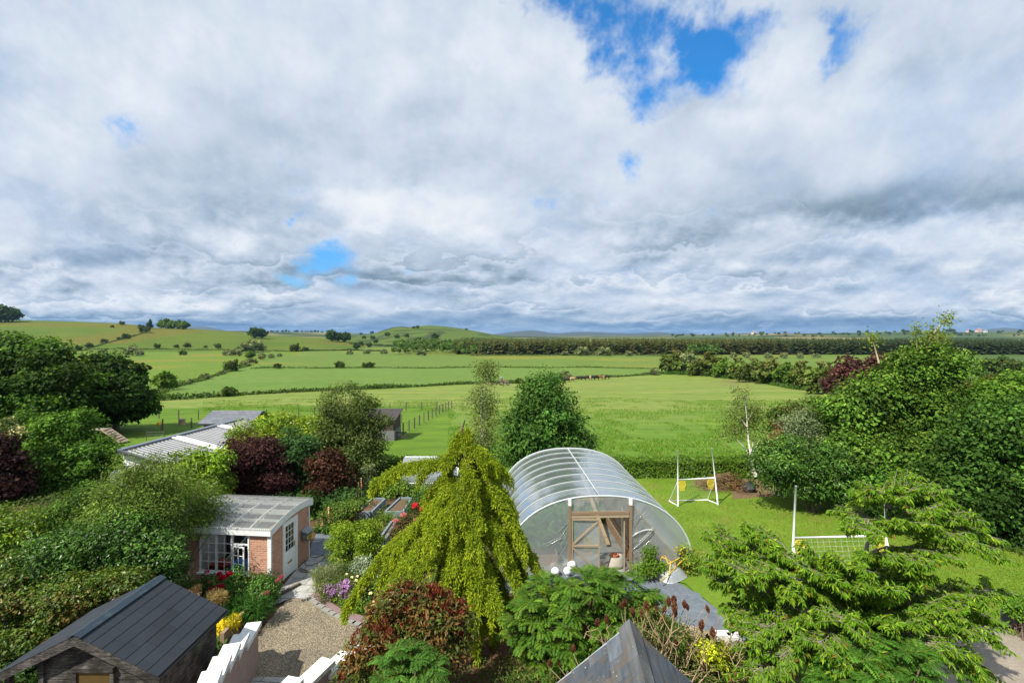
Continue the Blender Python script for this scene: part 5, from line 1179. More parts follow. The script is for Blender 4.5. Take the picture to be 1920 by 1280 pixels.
for a in [('round', -8, 604, 33, 'dark tree cut off by the left edge on the hilltop', HG), ('round', 8, 604, 31, 'dark hilltop tree beside the left edge of the photo', HG), ('round', 22, 603, 26, 'rightmost tree of the dark clump at the hilltop left edge', HG),
          ('bush', 55, 600, 9, 'tiny tree standing just left of the row of three on the skyline', HG), ('round', 67, 600, 15, 'left tree of the three close together on the left skyline', HG), ('round', 77, 600, 13, 'middle tree of the three close together on the left skyline', HG), ('round', 88, 600.5, 13, 'right tree of the three close together on the left skyline', HG),
          ('bush', 229, 609, 8, 'lone small bush on the skyline left of the hedge junction', HG), ('bush', 210, 614, 5, 'tiny bush just below the skyline of the left hill', HG), ('tall', 281, 616, 17, 'pointed dark conifer at the top of the hill hedge', HG), ('bush', 272, 623, 14, 'dark bush directly below the pointed conifer on the hill', HG), ('bush', 262, 614, 6, 'small bush on the skyline just left of the pointed conifer', HG),
          ('bush', 237, 635, 11, 'broad dark bush half way down the diagonal hill hedge', HG), ('bush', 222, 637, 6, 'little bush left of the broad one on the diagonal hill hedge', HG), ('bush', 196, 643, 9, 'dark bush two thirds down the diagonal hill hedge', HG), ('bush', 148, 657, 11, 'dark bush at the foot of the diagonal hill hedge', HG), ('hawthorn', 167, 651, 9, 'brownish bush just above the foot of the diagonal hill hedge', HG),
          ('green', 302, 615, 15, 'first from the left of the bright tree clump on the hill brow', HG), ('green', 312, 615.5, 18, 'second from the left of the bright tree clump on the hill brow', HG), ('green', 324, 616, 15, 'third from the left of the bright tree clump on the hill brow', HG), ('green', 335, 616.5, 16, 'fourth from the left of the bright tree clump on the hill brow', HG), ('green', 346, 617, 15, 'rightmost of the bright tree clump on the hill brow', HG),
          ('willow', 247, 667, 22, 'tall grey green willow at the bottom of the left hill', WG), ('willow', 262, 667, 13, 'low willow just right of the tall one below the left hill', WG), ('willow', 190, 664, 10, 'low grey willow bush left of the tall one below the left hill', WG), ('hawthorn', 156, 671, 8, 'brownish low bush nearest the big dark trees below the hill', WG),
          ('bush', 295, 653, 10, 'first bush from the left along the hill foot hedge', HG), ('bush', 330, 652, 7, 'second bush from the left along the hill foot hedge', HG), ('hawthorn', 351, 651, 9, 'reddish bush on the hill foot hedge', HG), ('bush', 385, 652, 5, 'smallest bush on the hill foot hedge', HG), ('bush', 409, 653, 10, 'rightmost dark bush of the hill foot hedge', HG), ('bush', 344, 666, 10, 'round bush alone in the wet field below the hill', FG),
          ('round', 477, 634, 20, 'left of the two big dark trees on the middle skyline', HG), ('round', 490, 634, 18, 'right of the two big dark trees on the middle skyline', HG),
          ('willow', 425, 667, 13, 'grey willow at the left end of the willow belt', WG), ('willow', 442, 668, 16, 'second willow of the belt running down the wet field', WG), ('willow', 463, 662, 22, 'tall pale willow in the middle of the willow belt', WG), ('willow', 478, 660, 26, 'tallest pale willow of the belt', WG), ('green', 470, 672, 14, 'green willow below the tall pale ones', WG), ('willow', 490, 674, 14, 'grey willow near the lower end of the belt', WG), ('willow', 508, 672, 10, 'low willow where the belt thins out', WG), ('willow', 524, 669, 8, 'last low willow at the right end of the belt', WG), ('willow', 458, 687, 13, 'bushy willow on the ditch near the round dark bush', WG), ('willow', 474, 682, 13, 'bushy willow on the ditch below the belt', WG),
          ('bush', 433, 696, 23, 'upright dark bush at the bend of the ditch', FG), ('willow', 415, 702, 9, 'small grey bush on the ditch left of the upright dark one', FG), ('willow', 383, 711, 13, 'grey bush half way along the ditch', FG), ('willow', 356, 720, 12, 'low grey bush near the big round hawthorn on the ditch', FG), ('green', 308, 731, 34, 'large round green bush in the field right of the big dark tree', FG), ('green', 330, 727, 10, 'small green bush touching the large round one', FG), ('bush', 431, 743, 20, 'dark bush standing on the near field ditch', FG),
          ('bush', 552, 659, 16, 'thin dark tree by the far hedge in the middle fields', FG), ('bush', 573, 658, 9, 'small bush at the left end of the straight far hedge', FG), ('bush', 519, 691, 11, 'small bush on the second ditch right of the willows', FG), ('bush', 638, 690, 14, 'round dark bush on the second ditch', FG), ('bush', 685, 689.5, 11, 'left half of the pair of bushes on the second ditch', FG), ('bush', 694, 689.5, 12, 'right half of the pair of bushes on the second ditch', FG),
          ('round', 622, 640, 21, 'left tree of the big dark clump left of the gorse hill', GG), ('round', 634, 640, 17, 'middle tree of the big dark clump left of the gorse hill', GG), ('round', 647, 641, 18, 'right tree of the big dark clump left of the gorse hill', GG), ('round', 668, 655, 13, 'dark tree below the clump beside the gorse hill', GG), ('willow', 655, 665, 9, 'pale round bush at the field edge left of the wood', GG), ('willow', 687, 664, 10, 'pale round bush second along the field edge left of the wood', GG), ('willow', 719, 664, 11, 'pale bush at the field edge nearest the wood', GG), ('bush', 682, 635, 6, 'small tree on the lower slope of the gorse hill', GG), ('bush', 699, 636, 8, 'small round tree on the gorse hill slope', GG), ('bush', 677, 628, 5, 'tiny tree on the skyline left of the gorse hill', GG), ('bush', 697, 626, 6, 'small tree group on the skyline at the foot of the gorse hill', GG), ('bush', 704, 643, 8, 'dark tree in the scrub below the gorse hill', GG), ('bush', 675, 648, 9, 'dark scrub tree left of centre below the gorse hill', GG), ('bush', 692, 651, 10, 'dark scrub tree in the hedge below the gorse hill', GG), ('bush', 776, 616, 5, 'tiny bush in the saddle of the gorse hill', GG), ('bush', 783, 615.5, 6, 'small bush in the saddle right of the tiny one', GG), ('bush', 815, 636, 12, 'dark bush on the right flank of the gorse hill', GG), ('bush', 727, 630, 8, 'dark gorse bush on the left flank of the gorse hill', GG), ('bush', 745, 634, 8, 'dark gorse bush low on the gorse hill', GG), ('bush', 762, 632, 7, 'small gorse bush in the middle of the gorse hill', GG), ('bush', 875, 619, 4, 'tiny bush on the right shoulder of the gorse hill', GG),
          ('willow', 1060, 666.5, 10, 'pale round willow at the foot of the pine wood left of centre', WG), ('willow', 1092, 667, 20, 'tall pale willow against the pine wood', WG), ('willow', 1133, 668, 20, 'pale willow with broad top against the pine wood', WG), ('willow', 1178, 668, 11, 'low round willow right of the others at the pine wood', WG), ('willow', 790, 667, 14, 'pale willow in front of the broadleaved wood', WG),
          ('willow', 1228, 703, 14, 'small bushy willow on the far ditch near the first hedgerow tree', FG), ('bush', 974, 719, 11, 'low dark bush on the ditch right of the old tractor', FG), ('bush', 990, 719, 8, 'low bush next along the ditch from the tractor', FG), ('willow', 1056, 713, 20, 'slim willow behind the left end of the herd', FG),
          ('hawthorn', 1262, 700, 40, 'first brownish tree at the far end of the hedgerow', RG), ('willow', 1286, 700, 46, 'silvery tree second along the hedgerow', RG), ('hawthorn', 1305, 704, 26, 'low hawthorn in the gap after the silvery hedgerow tree', RG), ('hawthorn', 1333, 705, 42, 'rounded hawthorn third large tree along the hedgerow', RG), ('green', 1358, 708, 32, 'greener hedgerow tree right of the rounded hawthorn', RG), ('hawthorn', 1384, 710, 36, 'brown green hawthorn in the middle of the hedgerow', RG), ('hawthorn', 1412, 716, 40, 'tall brown green hawthorn right of the hedgerow middle', RG), ('hawthorn', 1446, 719, 44, 'large hawthorn left of the dead brown bush in the hedgerow', RG), ('green', 1478, 723, 42, 'green hedgerow tree near the copper tree', RG), ('hawthorn', 1510, 730, 48, 'hawthorn beside the copper tree at the near end of the hedgerow', RG), ('hawthorn', 1545, 738, 54, 'last big hawthorn behind the copper tree', RG),
          ('willow', 1375, 671, 12, 'silver willow thicket left part beyond the hedgerow', WG), ('willow', 1400, 671, 13, 'silver willow thicket left middle beyond the hedgerow', WG), ('willow', 1440, 672, 12, 'silver willow thicket middle part beyond the hedgerow', WG), ('willow', 1470, 672, 13, 'silver willow thicket right middle beyond the hedgerow', WG), ('willow', 1500, 672, 12, 'silver willow thicket right part beyond the hedgerow', WG), ('willow', 1530, 671, 10, 'silver willow thicket right end beyond the hedgerow', WG),
          ('bush', 1850, 700, 26, 'left dark bush of the group by the shaded field on the right', FG), ('bush', 1878, 702, 36, 'tallest dark bush by the shaded field on the right', FG), ('bush', 1910, 702, 30, 'dark bush by the shaded field at the right edge', FG)]:
    far(*a)
for i in range(95):   # trees on the far ridge
    px = 1262+(i//5)*36+rng.normal()*13; far(('round', 'bush', 'bush', 'green')[i % 4], px, 0, 2.2+rng.random()*3.+(3 if 1690 < px < 1800 else 0), 'small dark tree on the far ridge beyond the pine wood', 'trees along the far ridge', 1700+rng.random()*560)
for i in range(26):
    far(('bush', 'round')[i % 2], 500+i*4.4+rng.normal()*5, 0, 1.8+rng.random()*2.6, 'small dark tree in the row on the far middle skyline', 'trees along the far middle skyline', 2100+rng.random()*200)
def strip(name, label, pts, w, h, n, L, col, cat='hedge', group=None, col2=None):
    g = np.array([G(*p) for p in pts]); o = g[0]; seg = np.linalg.norm(np.diff(g[:, :2], axis=0), axis=1); s_ = np.r_[0, np.cumsum(seg)]
    t = rng.random(n)*s_[-1]; x = np.interp(t, s_, g[:, 0])+rng.normal(size=n)*w*.15; y = np.interp(t, s_, g[:, 1])+rng.normal(size=n)*w*.4
    hh = h*(.55+.45*np.sin(t*.23)*np.sin(t*.071+1)+.2*rng.random(n)); z = zter(x, y)+hh*rng.random(n)
    N = rd(n)+np.array([0, -.3, .6]); c = np.array(col)*np.exp(rng.normal(size=(n, 1))*.2)
    if col2 is not None: k = rng.random(n) < .3; c[k] = np.array(col2)
    mb = MB().leaves(np.stack([x, y, z], 1)-o, np.cross(N, rd(n)), N, L*(.6+.8*rng.random(n)), L*.7, c); return tag(mb.build(name, LM, loc=tuple(o)), label, cat, group)
FH = 'low hedges and overgrown ditches between fields'
strip('field_hedge', 'dark overgrown ditch along the far edge of the mown field', [(250, 753), (430, 742), (600, 733), (760, 726), (935, 719), (1050, 713), (1140, 707), (1240, 701), (1330, 702)], 2.2, .9, 9000, .5, (.045, .09, .02), group=FH, col2=(.03, .055, .018))
strip('field_hedge', 'thin dark ditch line across the middle of the far fields', [(470, 691), (640, 690), (960, 689), (1110, 689), (1240, 691)], 2., .55, 4200, .6, (.055, .105, .025), group=FH)
strip('field_hedge', 'ditch with bushes running diagonally up towards the willows', [(285, 750), (310, 730), (385, 710), (435, 694), (470, 685)], 2.6, 1.0, 3600, .6, (.06, .10, .03), group=FH)
strip('field_hedge', 'hedge running along the foot of the left hill', [(120, 659), (180, 655), (300, 655), (410, 656), (500, 658), (560, 659)], 2., 1.3, 2600, .9, (.04, .075, .022), group=FH)
strip('field_hedge', 'hedge climbing diagonally over the left hill to the conifer', [(160, 655), (200, 643), (240, 634), (272, 624)], 2., 1.5, 1500, .9, (.04, .07, .022), group=FH)
strip('field_hedge', 'straight dark hedge across the middle distance left of the gorse hill', [(560, 658.5), (650, 657), (720, 658)], 2., 1.6, 1800, 1., (.03, .06, .02), group=FH)
strip('field_hedge', 'hedge along the near foot of the gorse hill', [(655, 645), (690, 646), (740, 650)], 2., 2.2, 1500, 1.1, (.03, .06, .02), group=FH)
strip('field_hedge', 'rushy strip along the foot of the pine wood', [(880, 667), (1000, 667), (1250, 667.5)], 3., 1.0, 2500, 1., (.07, .10, .045), group=FH)
strip('field_hedge', 'dark hedge along the shaded field at the right', [(1780, 703), (1850, 705), (1990, 706)], 2., 1.2, 1500, .6, (.03, .06, .02), group=FH)
strip('field_hedge', 'weedy strip along the foot of the hedgerow trees', [(1240, 701), (1330, 705), (1420, 715), (1500, 731)], 2.5, 1.2, 3000, .5, (.05, .105, .02), group=FH)
# ---- rough grass standing in the near field
n = 90000; dep = 31.5+rng.random(n)**1.5*55; px = rng.uniform(380, 1560, n); x = (px-960)/F*dep
cl_ = vnoise(x/1.6+50, dep/1.6+50, 21)*.6+vnoise(x/5+9, dep/5+20, 22)*.5; keep = (cl_ > .5) & ~((px < 840) & (dep < 66) & (dep > 36)); x, dep, cl_ = x[keep], dep[keep], cl_[keep]; n = len(x)
B_ = np.stack([x, dep, zter(x, dep)-.03], 1); U = rng.normal(size=(n, 3))*.35+np.array([.1, 0, 1.]); c = np.where((rng.random(n) < .10)[:, None], np.array([.19, .22, .07]), np.array([.094, .190, .028]))*np.exp(rng.normal(size=(n, 1))*.14)
tag(MB().leaves(B_, U, rd(n), (.14+.24*cl_), .06, c).build('rough_grass', LM), 'tufted rough grass standing in the near field', 'grass', kind='stuff')
n = 60000; px = rng.uniform(1120, 1990, n); py = rng.uniform(890, 1190, n); d_ = H*F/(py-HZ); x = (px-960)/F*d_
c = np.where((rng.random(n) < .2)[:, None], np.array([.19, .215, .05]), np.array([.105, .185, .018]))*np.exp(rng.normal(size=(n, 1))*.22)
kp = ~((x < 6.9) & (px < 1320) & (d_ < 19)) & ~((px < 1340) & (py > 1075)) & ~((py > 1100) & (px < 1400)) & ~((px > 1800) & (py > 1165)); kp &= ~((x-PT0[0] < 3.7) & (d_ > 18) & (d_ < 26.3))
tag(MB().leaves(np.stack([x, d_, np.full(n, .004)], 1)[kp], (rng.normal(size=(n, 3))*.5+np.array([0, 0, 1.]))[kp], rd(n)[kp], .07, .022, c[kp]).build('lawn_blades', LM), 'short mown grass blades of the garden lawn', 'grass', kind='stuff')
# ------------------------------------------------------------------ trees round the garden
def gbase(px, d): return GX(px, d)
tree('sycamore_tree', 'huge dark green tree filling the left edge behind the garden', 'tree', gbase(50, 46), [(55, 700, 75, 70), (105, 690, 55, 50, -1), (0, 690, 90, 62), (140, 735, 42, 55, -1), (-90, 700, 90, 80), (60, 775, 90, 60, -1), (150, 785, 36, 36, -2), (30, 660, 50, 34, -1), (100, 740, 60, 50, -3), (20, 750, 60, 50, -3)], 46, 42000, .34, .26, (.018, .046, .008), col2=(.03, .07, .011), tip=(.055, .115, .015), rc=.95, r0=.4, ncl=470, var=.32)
tree('maple_tree', 'round very dark tree beside the paddock fence right of the huge left tree', 'tree', gbase(215, 50), [(215, 712, 48, 46), (240, 735, 36, 46, -1), (188, 740, 42, 52), (215, 770, 56, 34), (252, 765, 26, 30, -1), (205, 700, 30, 28, -2), (225, 745, 40, 40, -3)], 50, 26000, .34, .26, (.015, .038, .008), col2=(.024, .055, .01), tip=(.04, .085, .015), rc=.75, r0=.35, ncl=330)
tree('ash_tree', 'mid green leafy tree in front of the huge dark one at the left', 'tree', gbase(120, 30), [(125, 800, 52, 32), (70, 830, 46, 38), (175, 850, 42, 40), (120, 865, 80, 46, -1), (60, 895, 55, 46), (195, 890, 26, 30), (40, 800, 26, 22), (140, 920, 60, 40, -1)], 30, 30000, .20, .12, (.032, .082, .012), col2=(.05, .115, .016), tip=(.072, .155, .02), rc=.5, r0=.2, ncl=420)
tree('purple_maple', 'dark purple leaved tree at the left edge below the mid green ash', 'tree', gbase(10, 26), [(2, 845, 26, 36), (18, 890, 30, 42), (-14, 900, 36, 50), (12, 930, 30, 30)], 26, 9500, .19, .14, (.026, .012, .017), col2=(.04, .017, .021), tip=(.06, .035, .038), rc=.4, ncl=150)
tree('elder_tree', 'elder with cream flower heads at the left edge', 'tree', gbase(-5, 26.5), [(5, 805, 20, 18), (-14, 815, 20, 24), (8, 830, 18, 16)], 26.5, 3500, .16, .10, (.05, .10, .025), col2=(.36, .36, .22), p2=.22, rc=.35, r0=.08)
shrub('willow_shrub', 'tall olive green willowy shrub leaning over the left of the garden room roof', [(300, 905, 58, 30, .6), (350, 945, 50, 38, 1.8), (275, 950, 62, 42), (372, 972, 22, 26, 1.5), (230, 930, 46, 36), (390, 952, 22, 20, 1.9), (312, 1000, 38, 34), (200, 975, 46, 40), (255, 885, 30, 24), (418, 962, 14, 10, 1.9)], 15.8, 30000, .085, .04, (.072, .128, .026), col2=(.105, .165, .04), tip=(.12, .19, .045), rc=.34, ncl=420, stems=14, loose=1.15)
shrub('viburnum_shrub', 'dense dark glossy green shrub between the black shed and the garden room', [(230, 1010, 78, 46), (140, 1030, 66, 46), (285, 1035, 52, 40), (318, 1060, 24, 26), (210, 1060, 100, 45), (100, 1060, 50, 40), (262, 1080, 56, 36), (312, 1092, 22, 20)], 14.6, 30000, .10, .06, (.026, .070, .014), col2=(.04, .095, .018), tip=(.06, .13, .024), mat=LG, rc=.3, ncl=420, stems=10)
shrub('laurel_shrub', 'bright yellow green laurel at the left edge below the purple maple', [(30, 1000, 48, 36), (5, 1030, 50, 42), (60, 1035, 34, 30), (-30, 1000, 40, 40)], 17, 11000, .14, .055, (.10, .175, .018), col2=(.06, .12, .016), tip=(.15, .23, .025), rc=.3, mat=LG)
shrub('ivy_hedge', 'olive and bronze leaved hedge tumbling behind the black shed roof', [(60, 1130, 66, 46), (130, 1112, 56, 36), (10, 1180, 60, 56), (185, 1095, 54, 30), (100, 1165, 70, 44), (-10, 1110, 55, 50), (60, 1200, 60, 40), (-10, 1240, 60, 50), (160, 1130, 60, 30), (230, 1100, 46, 26)], 13.2, 30000, .085, .06, (.046, .090, .014), col2=(.095, .080, .024), p2=.22, tip=(.088, .140, .024), rc=.26, ncl=460, mat=LG, stems=6)
tree('fern_leaved_elder', 'feathery green elder between the willowy shrub and the left edge laurel', 'tree', gbase(150, 18), [(165, 930, 34, 22), (120, 950, 32, 24), (190, 955, 28, 24), (90, 985, 40, 30), (140, 985, 40, 30)], 18, 9000, .11, .06, (.05, .105, .022), tip=(.075, .15, .03), col2=(.07, .13, .03), rc=.3, r0=.06)
tag(MB().tube([P(178, 940, 17.6), P(193, 884, 17.6)], .014, 5).build('garden_cane', BK), 'bare leaning cane sticking out of the shrubs at the left', 'cane')
shrub('spotted_laurel', 'fresh bright green laurel in front of the white outbuilding gable', [(340, 868, 30, 26), (385, 880, 38, 36), (360, 915, 50, 36), (410, 910, 24, 34), (325, 905, 30, 30), (372, 850, 18, 14)], 22.3, 15000, .16, .07, (.115, .205, .016), col2=(.08, .16, .018), tip=(.17, .26, .025), rc=.36, mat=LG)
shrub('privet_shrub', 'thin grey green privet screening the white outbuilding gable', [(285, 885, 30, 26), (265, 915, 40, 30), (310, 915, 32, 30), (240, 905, 26, 30)], 20.5, 7500, .10, .045, (.09, .13, .045), tip=(.13, .17, .06), rc=.32)
shrub('golden_laurel', 'golden green bushy laurel behind the purple leaved tree', [(530, 802, 48, 24), (480, 815, 38, 28), (590, 803, 38, 26), (560, 832, 60, 30), (510, 835, 50, 30), (610, 830, 24, 30), (450, 820, 20, 18)], 29.5, 21000, .19, .08, (.125, .20, .014), col2=(.09, .165, .016), tip=(.19, .25, .02), rc=.46, mat=LG)
tree('purple_plum', 'large purple leaved plum between the outbuilding and the garden room', 'tree', gbase(470, 24.6), [(465, 845, 48, 32), (505, 885, 42, 42), (435, 880, 38, 44), (465, 915, 60, 30), (490, 850, 30, 28), (520, 915, 30, 28), (420, 915, 26, 26)], 24.6, 26000, .14, .085, (.030, .012, .018), col2=(.045, .018, .022), tip=(.06, .03, .03), rc=.4, ncl=330)
tree('bay_tree', 'dark blue green tree between the purple plum and the grey green birch', 'tree', gbase(560, 26), [(560, 845, 42, 40), (540, 890, 46, 48), (585, 895, 40, 44), (565, 920, 50, 30)], 26, 17000, .17, .09, (.024, .062, .024), col2=(.035, .085, .03), tip=(.05, .12, .035), rc=.42)
tree('copper_hazel', 'small brown purple tree left of the raised beds', 'tree', gbase(618, 25), [(612, 868, 26, 26), (622, 900, 30, 34), (600, 910, 26, 30)], 25, 9000, .15, .10, (.040, .018, .014), col2=(.06, .03, .02), rc=.36)
birchT = tree('silver_birch', 'tall grey green birch with pale trunk left of the timber shelter', 'tree', gbase(655, 29.6), [(655, 755, 46, 36), (640, 795, 52, 40), (690, 790, 32, 42), (665, 845, 55, 40), (620, 825, 38, 40), (692, 860, 26, 40), (640, 880, 45, 30), (610, 775, 20, 16), (680, 905, 34, 22), (706, 815, 18, 40)], 29.6, 30000, .15, .085, (.060, .098, .028), col2=(.095, .125, .05), tip=(.105, .14, .05), rc=.46, r0=.12, bk=BKW, ncl=430)
tree('weeping_birch', 'slim airy birch with a separate leafy top standing behind the golden cedar', 'tree', gbase(906, 33.6), [(915, 688, 10, 11), (909, 705, 13, 14), (903, 730, 14, 14), (900, 757, 26, 26), (908, 800, 30, 38), (890, 840, 32, 40), (918, 845, 26, 36), (898, 870, 30, 24)], 33.6, 10500, .16, .07, (.098, .138, .046), col2=(.13, .16, .07), rc=.5, r0=.09, bk=BKW, ncl=230, loose=1.25)
tree('field_maple', 'dense rounded green tree directly left of the polytunnel', 'tree', gbase(1025, 28.6), [(1012, 735, 32, 26), (1050, 750, 28, 26), (1030, 775, 52, 38), (985, 795, 36, 42), (1066, 800, 34, 36), (1022, 830, 72, 46), (980, 860, 34, 42), (1064, 845, 40, 36), (1015, 878, 55, 24), (1030, 712, 12, 12), (1085, 830, 18, 18)], 28.6, 38000, .17, .11, (.036, .098, .020), col2=(.055, .125, .026), tip=(.075, .16, .035), rc=.52, r0=.2, ncl=430, loose=1.22, var=.3, droop=.5)
# white stemmed birch by the goal, built round its bare forked trunk
wb_ = gbase(1414, 30.2); t = thing('white_birch', 'spindly birch with bare white forked trunk by the hedge end', 'tree', wb_)
q = lambda px, py, dd=0.: P(px, py, 30.2+dd)-wb_
tb = MB(); tb.tube([q(1415, 892), q(1412, 872), q(1407, 852)], [.17, .15, .13], 8)
for pth, r_ in (([(1407, 852), (1403, 820), (1400, 780), (1396, 740)], .06), ([(1407, 852), (1412, 835), (1411, 822)], .05), ([(1407, 852), (1398, 842), (1386, 828), (1376, 820)], .05), ([(1407, 852), (1418, 838), (1425, 822)], .045), ([(1404, 830), (1398, 818)], .03), ([(1400, 790), (1412, 772)], .03), ([(1401, 800), (1386, 780)], .028)):
    p_ = [q(*v) for v in pth]; tb.tube(p_, np.linspace(r_, r_*.5, len(p_)), 6)
tb.build('trunk', BKW, t, smooth=True)
mb = MB(); crown(mb, W_blobs([(1394, 745, 16, 16, .5), (1386, 775, 24, 22, .8), (1402, 790, 24, 24, .8), (1372, 812, 20, 16, .5), (1424, 806, 16, 24, .6), (1362, 822, 12, 12), (1412, 770, 16, 16, .5), (1380, 800, 20, 14, .8)], 30.2, wb_), 4200, .13, .065, (.085, .125, .038), (.12, .15, .06), rc=.4, ncl=150, loose=1.2); mb.build('crown', LM, t)
# the big stand of trees on the right
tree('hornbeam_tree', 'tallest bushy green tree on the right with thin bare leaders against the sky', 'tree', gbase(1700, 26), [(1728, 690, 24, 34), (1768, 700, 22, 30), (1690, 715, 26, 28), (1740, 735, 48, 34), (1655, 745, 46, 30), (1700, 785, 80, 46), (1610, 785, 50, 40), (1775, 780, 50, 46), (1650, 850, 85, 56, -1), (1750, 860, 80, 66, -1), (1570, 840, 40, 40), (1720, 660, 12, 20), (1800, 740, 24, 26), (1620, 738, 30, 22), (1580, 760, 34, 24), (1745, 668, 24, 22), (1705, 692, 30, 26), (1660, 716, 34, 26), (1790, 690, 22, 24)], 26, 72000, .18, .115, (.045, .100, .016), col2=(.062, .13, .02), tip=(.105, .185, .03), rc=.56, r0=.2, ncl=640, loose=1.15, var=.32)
lt = thing('bare_ash_tree', 'thin bare branched stems with a few leaves rising above the right trees', 'tree', gbase(1730, 25.6)); lo = gbase(1730, 25.6); q = lambda px, py, dd=0.: P(px, py, 25.6+dd)-lo
tb = MB(); tips = []
for pth in ([(1718, 720), (1720, 665), (1718, 612)], [(1722, 700), (1738, 650), (1750, 612)], [(1722, 690), (1735, 660), (1748, 632)], [(1648, 680), (1640, 650), (1632, 630)], [(1738, 650), (1760, 630), (1772, 632)], [(1750, 625), (1766, 605), (1776, 597)]):
    p_ = [q(*v) for v in pth]; tb.tube(p_, np.linspace(.045, .015, len(p_)), 5); tips += [p_[-1], p_[-1]*.8+p_[-2]*.2, p_[-1]*.55+p_[-2]*.45]
tb.tube([np.array([0, 0, 0]), q(1722, 700)], [.12, .06], 6); tb.build('trunk', bark('pale_bark', (.34, .28, .18)), lt, smooth=True)
mb = MB(); n = 800; tp = np.array(tips)[rng.integers(0, len(tips), n)]; mb.leaves(tp+rng.normal(size=(n, 3))*.20, rd(n)+np.array([.3, 0, -.4]), rd(n), .15, .08, np.array([.13, .185, .035])*np.exp(rng.normal(size=(n, 1))*.2)); mb.build('crown', LM, lt)
shrub('rhododendron', 'low dark glossy rhododendron bank at the right edge of the lawn', [(1455, 862, 42, 32), (1500, 885, 56, 44), (1560, 905, 56, 46), (1610, 935, 44, 38), (1440, 890, 24, 26), (1475, 845, 40, 24), (1540, 860, 50, 36), (1600, 890, 50, 40)], 24.6, 30000, .17, .075, (.036, .088, .018), col2=(.055, .12, .02), tip=(.08, .165, .028), rc=.46, mat=LG, ncl=380, var=.3)
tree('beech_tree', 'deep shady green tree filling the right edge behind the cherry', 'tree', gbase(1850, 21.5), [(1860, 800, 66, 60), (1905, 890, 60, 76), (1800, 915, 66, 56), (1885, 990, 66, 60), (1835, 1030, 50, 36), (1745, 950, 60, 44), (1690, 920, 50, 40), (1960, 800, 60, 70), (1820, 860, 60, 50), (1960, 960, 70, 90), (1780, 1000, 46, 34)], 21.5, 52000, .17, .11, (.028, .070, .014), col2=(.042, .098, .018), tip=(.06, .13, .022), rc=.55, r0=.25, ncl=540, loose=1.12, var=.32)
tree('lime_tree', 'bright leaved tree at the right edge above the deep shady one', 'tree', gbase(1900, 24), [(1900, 735, 38, 26), (1870, 755, 30, 22), (1930, 745, 40, 40), (1890, 790, 46, 30), (1850, 740, 16, 20)], 24, 11000, .18, .12, (.055, .125, .016), tip=(.10, .19, .03), col2=(.07, .14, .02), rc=.42, r0=.12)
shrub('silver_olive', 'silvery grey leaved bush among the green trees at the right end of the hedge', [(1498, 800, 32, 24), (1530, 815, 32, 24), (1480, 815, 18, 18), (1515, 785, 22, 14)], 26.6, 9000, .14, .05, (.12, .17, .11), col2=(.07, .12, .055), tip=(.20, .25, .18), rc=.38)
shrub('russet_bush', 'small russet brown bush left of the silvery one', [(1467, 812, 16, 22), (1458, 835, 16, 14)], 26.9, 2600, .13, .06, (.17, .10, .065), col2=(.11, .085, .05), rc=.34)
shrub('hazel_thicket', 'mid green thicket between the white stemmed birch and the silvery bush', [(1462, 800, 18, 22), (1480, 772, 26, 18), (1540, 770, 36, 24)], 28.5, 7500, .16, .10, (.055, .105, .024), tip=(.095, .155, .04), col2=(.10, .115, .04), rc=.4)
tree('copper_beech', 'dark purple copper beech behind the right hand trees', 'tree', gbase(1600, 47), [(1595, 695, 22, 22), (1645, 678, 16, 13), (1655, 702, 24, 20), (1570, 722, 30, 14), (1620, 715, 40, 20)], 47, 7500, .30, .22, (.045, .018, .024), col2=(.065, .028, .032), rc=.6, r0=.3)
tree('hawthorn', 'brownish hawthorn by the yellow field behind the right hand trees', 'tree', gbase(1860, 46), [(1850, 725, 26, 18), (1830, 735, 20, 16), (1875, 735, 24, 18)], 46, 5000, .28, .2, (.075, .085, .025), col2=(.10, .08, .035), rc=.6)
strip('clipped_hedge', '-', [(700, 895), (1410, 895)], .1, .1, 2, .1, (.04, .1, .02))
bpy.data.objects.remove(bpy.data.objects['clipped_hedge'])
def box_hedge(label, x0, x1, y0, y1, h, n):
    o = np.array([(x0+x1)/2, (y0+y1)/2, 0]); t = thing('clipped_hedge', label, 'hedge', o); a, b = (x1-x0)/2, (y1-y0)/2
    A_ = np.array([2*a*h, 2*a*h, 4*a*b, 2*b*h, 2*b*h]); f = rng.choice(5, n, p=A_/A_.sum()); u, v = rng.uniform(-1, 1, n), rng.random(n); P_ = np.zeros((n, 3)); N = np.zeros((n, 3))
    for k, (nx, ny, nz) in enumerate(((0, -1, 0), (0, 1, 0), (0, 0, 1), (-1, 0, 0), (1, 0, 0))):
        m = f == k; N[m] = (nx, ny, nz); P_[m] = np.stack([np.where(nx, nx*a, u[m]*a), np.where(ny, ny*b, np.where(nz, (v[m]*2-1)*b, u[m]*b)), np.where(nz, h, v[m]*h)], 1)
    bump = .10*np.sin(P_[:, 0]*2.3)*np.sin(P_[:, 0]*.7+1)+.06*np.sin(P_[:, 0]*5+P_[:, 2]*4); P_ += N*(bump-np.abs(rng.normal(size=n))*.10)[:, None]
    N2 = nrm(N+np.array([0, 0, .35])+rng.normal(size=(n, 3))*.5); U = np.cross(N2, rd(n)); c = np.array([.062, .135, .014])*np.exp(rng.normal(size=(n, 1))*.25); k = rng.random(n) < .2; c[k] = (.12, .20, .022)
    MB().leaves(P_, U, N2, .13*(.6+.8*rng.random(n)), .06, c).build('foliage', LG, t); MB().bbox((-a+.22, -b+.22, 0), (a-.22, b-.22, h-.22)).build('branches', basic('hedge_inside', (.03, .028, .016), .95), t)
xh = lambda px, d: (px-960)/F*d
